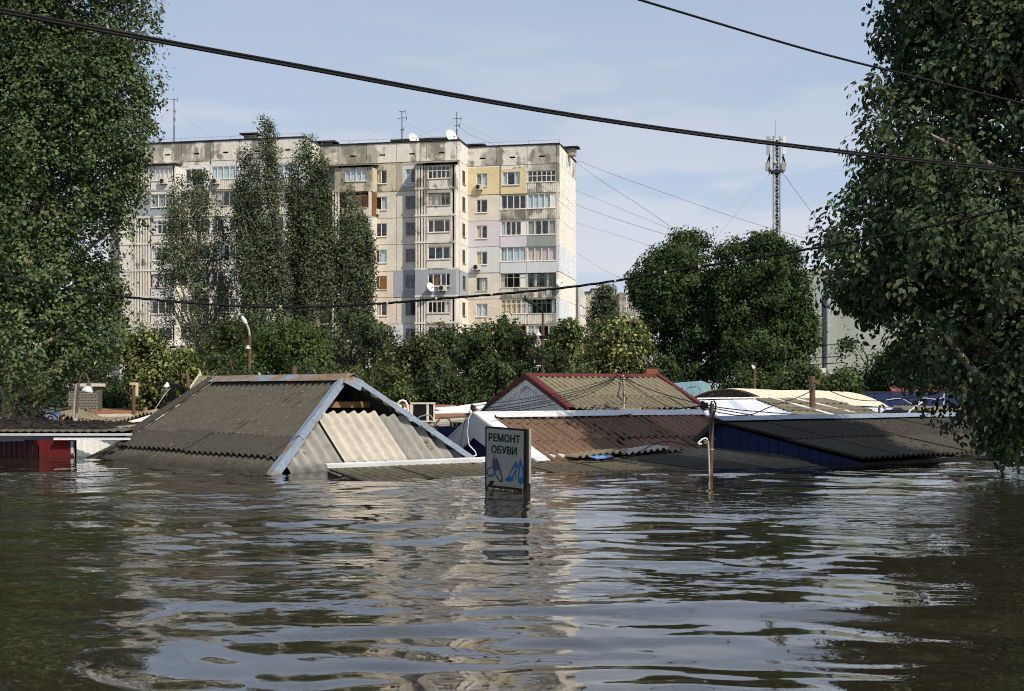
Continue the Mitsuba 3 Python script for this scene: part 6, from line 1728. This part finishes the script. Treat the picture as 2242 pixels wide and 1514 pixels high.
def lettering(txt, a0, a1, b0, h, name, col='black'):
    m = meshkit.text_mesh(txt, 1.0, .004, True)
    v = np.array(m.vertices)
    v[:, 0] = (v[:, 0] - v[:, 0].min()) / (v[:, 0].max() - v[:, 0].min())
    w = np.array([SP(a0 + (a1 - a0) * x, b0 + h * y, .0066 + z) for x, y, z in v])
    put(name, (w, np.array(m.faces)), 'm_paint', col, 0, SG)


lettering('РЕМОНТ', .10, .86, SH - .165, .088, 'lettering_line')
lettering('ОБУВИ', .17, .78, SH - .305, .088, 'lettering_line')


def flat(poly, o, col, name):
    m = trimesh.creation.extrude_polygon(Polygon(poly).buffer(0), .0012, engine='earcut')
    w = np.array([SP(x, y, o + z) for x, y, z in m.vertices])
    put(name, (w, np.array(m.faces)), 'm_paint', col, 0, SG)


def spline(pts, n=6):
    p = np.array(pts, float)
    out = []
    m = len(p)
    for i in range(m):
        a, b, c, d = p[i - 1], p[i], p[(i + 1) % m], p[(i + 2) % m]
        for t in np.linspace(0, 1, n, endpoint=False):
            out.append(.5 * ((2 * b) + (-a + c) * t + (2 * a - 5 * b + 4 * c - d) * t * t + (-a + 3 * b - 3 * c + d) * t ** 3))
    return out


# picture coordinates: x 0..1 across the sign, y metres; read off the photograph (row 920 + y/7.57)
def sy(zy):
    return SH * (1 - (zy - 90) / (1140 - 90))


def sx(zx):
    return (zx - 190) / (905 - 190)


def tilt(pts):
    return [(sx(x), sy(y - (x - 540) * .085)) for x, y in pts]


flat(spline(tilt([(225, 830), (260, 760), (320, 735), (365, 770), (375, 850), (330, 900), (260, 900)])), .0066, 'shoe', 'picture')
flat(spline(tilt([(245, 825), (275, 775), (320, 757), (350, 790), (352, 850), (320, 875), (265, 872)])), .0082, 'shoelight', 'picture')
flat(spline(tilt([(455, 690), (495, 690), (518, 740), (505, 795), (470, 800), (450, 750)])), .0066, 'shoelight', 'picture')
flat(spline(tilt([(362, 540), (400, 590), (440, 670), (470, 770), (500, 890), (505, 975), (470, 990), (420, 940), (370, 850), (335, 740), (332, 640)])), .0098, 'shoe', 'picture')
flat(spline(tilt([(395, 805), (440, 800), (470, 870), (485, 935), (460, 950), (415, 890), (385, 830)])), .0114, 'shoelight', 'picture')
flat(spline(tilt([(362, 560), (385, 580), (398, 600), (375, 610)])), .0114, 'shoelight', 'picture')
flat(spline(tilt([(732, 635), (765, 700), (760, 760), (735, 800), (700, 880), (680, 960), (640, 975), (560, 972), (548, 940), (600, 890), (640, 800), (690, 710)])), .0066, 'heel', 'picture')
flat(spline(tilt([(722, 740), (735, 770), (700, 820), (680, 880), (640, 890), (628, 880), (660, 810)])), .0082, 'shoelight', 'picture')
flat(tilt([(722, 760), (740, 780), (736, 940), (724, 940)]), .0082, 'shoe', 'picture')
flat(spline(tilt([(805, 600), (840, 680), (860, 800), (862, 930), (850, 990), (820, 1018), (780, 985), (765, 930), (772, 780), (780, 680)])), .0066, 'heel', 'picture')
flat(spline(tilt([(812, 730), (832, 780), (842, 880), (835, 905), (800, 905), (792, 880), (800, 780)])), .0082, 'shoelight', 'picture')
flat(tilt([(290, 968), (365, 975), (330, 1045), (840, 1082), (840, 1300), (200, 1300), (212, 1120)]), .0066, 'black', 'arrow')
lettering('БУТИК №6', .10, .80, sy(1172) - .02, .066, 'lettering_line', 'white')

# ------------------------------------------------------------------ far block, telecom tower
FAR = thing('apartment_block', 'distant pale apartment block seen between the building corner and the chestnuts', 'apartment block')
fY = 235.0
fx = lambda px: P(px, 0, fY)[0]
fz = lambda py: P(0, py, fY)[2]
put('wall', MB().box((fx(1281), fY, -3), (fx(1420), fY + 14, fz(641))), 'm_paint', 'farwall', .4, FAR)
put('wall', MB().hexa([np.array([fx(1256), fY - 16, -3]), np.array([fx(1281) - .05, fY - .05, -3]), np.array([fx(1281) - .05, fY + 12, -3]), np.array([fx(1256), fY + 12, -3]), np.array([fx(1256), fY - 16, fz(641)]), np.array([fx(1281) - .05, fY - .05, fz(641)]), np.array([fx(1281) - .05, fY + 12, fz(641)]), np.array([fx(1256), fY + 12, fz(641)])]), 'm_paint', 'farwall', .4, FAR)
put('wall', MB().box((fx(1354), fY - 2.0, -3), (fx(1420), fY - .02, fz(643))), 'm_stain', 'farwall', .55, FAR)
put('lift_house', MB().box((fx(1297), fY + 1, fz(641) + .003), (fx(1343), fY + 7, fz(633))), 'm_paint', 'whitewarm', .3, FAR)
put('lift_house_roof', MB().box((fx(1295), fY + .5, fz(633) + .003), (fx(1345), fY + 7.5, fz(631.3))), 'm_paint', 'darkmetal', .1, FAR)
put('roof_edge', MB().box((fx(1279), fY - .3, fz(641) + .003), (fx(1296), fY + 3, fz(639))), 'm_paint', 'darkmetal', .1, FAR)
for k in range(9):
    zt_, zb_ = fz(652 + 21 * k) - .0, fz(652 + 21 * k + 12)
    for j, (a, b, off) in enumerate(((1262, 1268, 10.5), (1270, 1276, 6.0), (1277, 1281, 2.5))):
        p, q = fx(a), fx(b)
        kk = put('balcony', MB().box((p, fY - off - 1.3, zb_ - 1.2), (q, fY - off + .8, zb_)), 'm_paint', ['whitewarm', 'white', 'creamlight'][(j + k) % 3], .3, FAR)
        put('pane', MB().box((p + .05, fY - off - 1.15, zb_ + .003), (q - .05, fY - off + .6, zt_)), 'm_gloss', 'curtainblue' if (j * 3 + k) % 4 == 0 else 'curtain', .2, kk)
    for a, b in ((1345, 1350), (1366, 1374), (1378, 1386), (1392, 1400)):
        off = .06 if a < 1354 else 2.06
        kk = put('window', MB().box((fx(a), fY - off, zb_), (fx(b), fY - off + .055, zt_)), 'm_paint', 'white', .1, FAR)
        for h in (0, .5):
            x0_ = fx(a) + (fx(b) - fx(a)) * h + .06
            put('pane', MB().box((x0_, fY - off - .02, zb_ + .08), (x0_ + (fx(b) - fx(a)) * .5 - .12, fY - off - .003, zt_ - .08)), 'm_gloss', 'frameblue' if (k + a) % 3 else 'curtainblue', .1, kk)
for a in (1348, 1363, 1384, 1402):
    put('vent_slot', MB().box((fx(a), fY - 2.06, fz(656)), (fx(a + 4), fY - 2.01, fz(655))), 'm_paint', 'black', 0, FAR)
for i, (a, b) in enumerate(((1315, 636), (1326, 634), (1337, 636), (1347, 633), (1315, 625))):
    q = np.array([fx(a), fY + .3, fz(b)])
    dish(q, np.array([-.8, -.7, .3]), .62, ['white satellite dish, leftmost on the roof of the distant block', 'white satellite dish on the distant lift house behind the small poplar tip', 'white satellite dish right of the small poplar tip on the distant block', 'large white satellite dish, rightmost on the distant block', 'grey satellite dish on a mast above the distant lift house'][i], [q[0] + .3, q[1] + .6, fz(641)])

TW = thing('telecom_tower', 'guyed lattice telecom tower with panel antennas rising behind the chestnuts', 'tower')
tY = 118.0
tw2 = 8.2 / F0 * tY
tc = P(1698.5, 0, tY)
ang0 = .35
leg = [np.array([tc[0] + 1.12 * tw2 * math.cos(a), tY + 1.12 * tw2 * math.sin(a), 0]) for a in (ang0 + math.pi * .5, ang0 + math.pi * 7 / 6, ang0 + math.pi * 11 / 6)]
ztw = zp(300, tY)
for l in leg:
    put('leg', MB().tube([[l[0], l[1], -1], [l[0], l[1], ztw]], .085, 6), 'm_paint', 'steel', .2, TW)
mb = MB()
step = .62
nst = int(ztw / step)
for i in range(nst):
    z0_ = i * step
    for a in range(3):
        p, q = leg[a], leg[(a + 1) % 3]
        mb.tube([p + UP * z0_, q + UP * z0_], .034, 3)
        mb.tube([(p if i % 2 else q) + UP * z0_, (q if i % 2 else p) + UP * (z0_ + step)], .032, 3)
put('bracing', mb, 'm_paint', 'steel', .2, TW)
put('cable_ladder', MB().box((tc[0] - .02, tY - .06, 0), (tc[0] + .22, tY + .0, ztw - .3)), 'm_paint', 'darkmetal', .2, TW)
put('whip_antenna', MB().tube([P(1697.5, 303, tY), P(1697.5, 262, tY)], [.04, .018], 5), 'm_paint', 'steel', 0, TW)
for px, pole in ((1682, 1685), (1717, 1714)):
    put('antenna_pole', MB().tube([P(pole, 382, tY), P(pole, 299, tY)], .05, 6), 'm_paint', 'darkmetal', .1, TW)
    put('panel_antenna', MB().box(P(px - 3.2, 338, tY - .25), P(px + 2.6, 300, tY - .02)), 'm_gloss', 'steel' if px < 1700 else 'white', .1, TW)
    put('radio_unit', MB().box(P(pole - 7.5 if px < 1700 else pole - 2, 373, tY - .3), P(pole - 1.5 if px < 1700 else pole + 4, 358, tY + .1)), 'm_gloss', 'sheetgray', .2, TW)
    for py in (306, 346, 374):
        put('bracket', MB().tube([P(pole, py, tY), P(1690 if px < 1700 else 1706, py + (1 if py < 370 else -4), tY)], .035, 4), 'm_paint', 'darkmetal', .1, TW)
    mb = MB()
    for j in range(4):
        s_ = -1 if px < 1700 else 1
        mb.tube([P(pole, 338 + j * 3, tY - .1), P(pole + s_ * (4 + j), 350 + 4 * j, tY - .15), P(pole + s_ * 2, 366 + 4 * j, tY - .1), P(pole - s_ * 5, 378, tY)], .028, 4)
    put('jumper_cables', mb, 'm_paint', 'black', 0, TW)
put('microwave_dish', MB().lathe([(.0, -.12), (.20, -.08), (.22, .08), (.15, .14), (0, .17)], P(1696, 357, tY - .6), (0, -1, 0), 14), 'm_gloss', 'sheetgray', .1, TW, True)
put('work_platform', MB().box(P(1692, 379, tY - .45), P(1705, 376, tY + .45)), 'm_paint', 'darkmetal', .3, TW)
mb = MB()
for a, b in (((1684, 383), (1560, 530)), ((1716, 383), (1795, 490)), ((1694, 470), (1686, 545)), ((1703, 470), (1712, 545))):
    mb.tube([P(*a, tY), P(*b, tY + (4 if b[0] > 1700 else -4))], .028, 4)
put('guy_wire', mb, 'm_paint', 'steel', 0, TW)
SHL = thing('roof_shelter', 'small flat shelter roof on posts at the foot of the telecom tower', 'shelter')
put('roof', MB().slab([P(1645, 524, 112), P(1678, 523, 112), P(1696, 517, 117), P(1672, 514.5, 117)], .15), 'm_paint', 'dark', .2, SHL)
for px, Yk in ((1668, 112), (1688, 115), (1650, 112)):
    put('post', MB().tube([P(px, 620, Yk), P(px, 520, Yk)], .06, 4), 'm_paint', 'dark', 0, SHL)
put('rail', MB().tube([P(1650, 529, 112), P(1690, 527, 115)], .06, 4), 'm_paint', 'dark', 0, SHL)

# ------------------------------------------------------------------ overhead cables
def sag(pts, n=40):
    p = np.array([P(*q) for q in pts])
    t = np.linspace(0, 1, len(p))
    tt_ = np.linspace(0, 1, n)
    from scipy.interpolate import CubicSpline
    return CubicSpline(t, p)(tt_)


def cable(name, label, pts, r, cat='cable', n=40, twist=0, col='black', group=None, seed=0):
    k = newkey(name)
    c = sag(pts, n)
    mb = MB()
    if twist:
        d = unit(c[-1] - c[0])
        s = unit(np.cross(d, UP))
        u = np.cross(s, d)
        ph = np.linspace(0, twist, n)
        for j in range(3):
            a = ph + j * 2.09
            mb.tube(c + (np.cos(a)[:, None] * s + np.sin(a)[:, None] * u) * r * 1.0, r, 5)
    else:
        mb.tube(c, r, 6)
    v, f = mb.mesh()
    scene[k] = mikit.ply((v, f), 'm_paint', smooth=True, uv=np.tile([float(PALI[col]), 0.0], (len(v), 1)))
    lab(k, label, cat, group)
    return k, c


kc, c = cable('overhead_cable', 'thick double black cable crossing the whole sky from upper left to right', [(-60, 18, 8.6), (0, 27, 8.7), (350, 93, 9.2), (700, 157, 9.7), (1200, 247, 10.6), (1750, 324, 11.6), (2242, 378, 12.6), (2320, 386, 12.8)], .0105)
m_ = MB().tube(c + np.array([0, .004, .021]), .0095, 6)
put('strand', m_, 'm_paint', 'black', 0, kc, True)
kc, c = cable('overhead_cable', 'black cable crossing the upper right corner of the sky', [(1300, -32, 10.5), (1400, 0, 10.7), (1600, 60, 11.1), (1800, 118, 11.5), (2000, 168, 11.9), (2242, 228, 12.4), (2320, 246, 12.6)], .010)
kc, c = cable('overhead_cable', 'twisted black cable sagging across the middle of the apartment building', [(-60, 588, 15.5), (0, 600, 15.6), (200, 640, 15.9), (420, 664, 16.1), (640, 673, 16.3), (850, 664, 16.3), (960, 655, 16.2), (1240, 630, 16.0), (1500, 590, 15.7), (1800, 541, 15.2), (2050, 493, 14.8), (2242, 449, 14.4), (2320, 430, 14.2)], .0085, n=220, twist=160)
for px, py in ((620, 673), (846, 665), (960, 657), (1078, 647), (1340, 618), (1454, 600), (1525, 588), (1605, 574)):
    j = np.argmin(abs(c[:, 0] / c[:, 1] * F0 + HX - px))
    put('cable_tie', MB().tube([c[j] - np.array([.012, 0, 0]), c[j] + np.array([.012, 0, 0.001])], .021, 7), 'm_paint', 'pole', 0, kc)
cable('thin_wire', 'thin dark wire slanting down below the left poplar', [(0, 753, 20), (60, 780, 21), (118, 800, 22), (165, 818, 24)], .007, n=12)
wl_ = [
    ('thin sagging wire, uppermost of those from the building corner, running right past the tower', [(1258, 356, 140), (1275, 356, 139), (1330, 378, 138), (1480, 432, 135), (1620, 480, 132), (1800, 532, 128)], .022),
    ('thin straight wire dropping from the building corner to the chestnut top', [(1255, 352, 141), (1330, 405, 128), (1400, 450, 115), (1482, 508, 100)], .018),
    ('thin wire from the building side at mid height, upper of two close ones', [(1262, 418, 141), (1360, 458, 130), (1482, 508, 112)], .014),
    ('thin wire from the building side at mid height, lower of two close ones', [(1262, 449, 141), (1360, 484, 130), (1480, 520, 112)], .020),
    ('faint thin wire low between the building side and the chestnut', [(1262, 489, 141), (1340, 512, 130), (1430, 540, 112)], .012),
    ('faint thin wire low above the distant apartment block', [(1262, 553, 141), (1310, 585, 130), (1365, 612, 115)], .012),
    ('thin wire swooping from the right antenna mast down across the top-floor facade', [(1001, 272, 136), (1040, 300, 135), (1085, 320, 134), (1140, 366, 133), (1200, 420, 132), (1260, 470, 131)], .016),
]
for lb, pts, r in wl_:
    cable('thin_wire', lb, pts, r * .8, n=24, col='dark', cat='wire')
for i in range(5):
    cable('service_cable', ['service cable topmost in the bundle across the white gable', 'service cable second from the top in the bundle across the white gable', 'service cable in the middle of the bundle across the white gable', 'service cable second lowest in the bundle across the white gable', 'service cable lowest of the bundle across the white gable'][i],
          [(1034, 893 + 4 * i, 24.3), (1075, [884, 893, 898, 903, 906][i], 25), (1160, [872, 879, 886, 890, 896][i], 26.5), (1260, [852, 858, 862, 867, 874][i], 29), (1345, 826 + 1.5 * i, 31.7)], .008 if i else .007, n=20)
cable('service_cable', 'service cable dropping from the mast across the red-edged roof to the insulators', [(1370, 830, 31.6), (1430, 856, 30.0), (1490, 874, 28), (1538, 888, 26)], .010, n=16)
cable('service_cable', 'second cable from the mast to the right foot of the red-edged roof', [(1368, 832, 31.6), (1400, 855, 30.0), (1440, 880, 28.6), (1475, 893, 27.5)], .008, n=16)
cable('service_cable', 'thick cable hanging along the dark gap under the red-edged eave', [(1210, 912, 23.0), (1330, 914, 23.6), (1420, 903, 24.4), (1480, 896, 25.2), (1538, 889, 26)], .014, n=24)
cable('service_cable', 'cable lying along the white ridge of the red-brown roof', [(1085, 910, 21.2), (1130, 917, 21.6), (1240, 917, 22.2), (1330, 913, 23), (1400, 905, 24)], .010, n=24)
cable('service_cable', 'thin lead from the white conduit to the broken pale roof', [(1529, 972, 17.6), (1490, 972, 18.2), (1448, 968, 18.8), (1400, 990, 19.4), (1350, 1008, 19.9), (1270, 1013, 20.4)], .007, n=24)
cable('service_cable', 'cable running over the metal roof, upper of the long pair', [(1540, 886, 26.5), (1600, 896, 27.5), (1700, 905, 28.5), (1850, 914, 29.5), (2000, 911, 30)], .012, n=24)
cable('service_cable', 'cable running over the metal roof, lower of the long pair', [(1545, 892, 26), (1620, 905, 26.6), (1720, 922, 27), (1800, 930, 27.4)], .011, n=24)
cable('service_cable', 'cable looping from the insulators across the metal roof to the rusty post', [(1550, 898, 26), (1640, 909, 26.6), (1690, 890, 29), (1760, 865, 32), (1778, 830, 33)], .011, n=24)
cable('service_cable', 'long dark cable from the rusty post to the right tree', [(1779, 838, 33), (1840, 866, 32), (1900, 878, 31.5), (1990, 872, 31), (2110, 840, 30)], .011, n=24)
cable('service_cable', 'white wavy cable hanging before the navy container', [(1935, 878, 33), (1975, 874, 33), (1990, 882, 33), (2008, 884, 33), (2020, 873, 33), (2040, 874, 33), (2064, 870, 33)], .009, n=30, col='white')
cable('service_cable', 'taut cable across the plastered building, upper', [(1765, 760, 50), (1810, 756, 49), (1850, 752, 48)], .016, n=8)
cable('service_cable', 'taut cable across the plastered building, middle', [(1765, 784, 50), (1810, 783, 49), (1850, 779, 48)], .016, n=8)
cable('service_cable', 'taut cable across the plastered building, lower', [(1765, 799, 50), (1810, 797, 49), (1850, 794, 48)], .018, n=8)
cable('service_cable', 'twin lead from the cable pole down over the white sheet roof', [(374, 850, 29.8), (350, 880, 29), (325, 925, 28)], .007, n=10, col='steel')
cable('service_cable', 'lead from the cable pole away into the left bushes', [(376, 842, 29.9), (320, 838, 30.5), (250, 832, 32), (165, 836, 36)], .010, n=16)
cable('service_cable', 'bunched leads from the hooked pipe to the grey hip roof', [(410, 850, 29), (425, 856, 28.4), (445, 858, 27.5)], .014, n=10)
IN = thing('insulator_pole', 'grey pole with a row of white insulators before the left poplar trunk', 'pole')
put('pole', MB().tube([P(390, 840, 58), P(390, 758, 58)], .12, 6), 'm_paint', 'graybrick', .2, IN)
put('crossarm', MB().tube([P(372, 761, 58), P(404, 759, 58)], .05, 5), 'm_paint', 'dark', .2, IN)
for px in (373.5, 383, 391, 402):
    put('insulator', MB().lathe([(0, -.06), (.05, -.04), (.055, .03), (.035, .08), (0, .09)], P(px, 756, 58), (0, 0, 1), 8), 'm_gloss', 'white', 0, IN, True)
# ------------------------------------------------------------------ things of one kind share a group
for stem_, phrase in (('air_conditioner', 'air conditioners on walls and roofs'), ('satellite_dish', 'satellite dishes on the buildings'), ('antenna_mast', 'antenna masts on the apartment roof'), ('thin_wire', 'thin wires against the sky'),
                      ('service_cable', 'service cables over the market roofs'), ('overhead_cable', 'heavy overhead cables'), ('chestnut_tree', 'chestnut trees'), ('linden_tree', 'lindens with pale bracts'),
                      ('broadleaf_tree', 'mixed trees of the green belt'), ('shrub', 'low trees and shrubs behind the roofs'), ('hooked_pipe', 'hooked pipes standing among the roofs'), ('street_lamp', 'street lamps among the trees')):
    for k_ in list(labels):
        if '__' not in k_ and (k_ == stem_ or (k_.startswith(stem_ + '_') and k_[len(stem_) + 1:].isdigit())) and 'group' not in labels[k_] and labels[k_].get('category'):
            labels[k_]['group'] = phrase
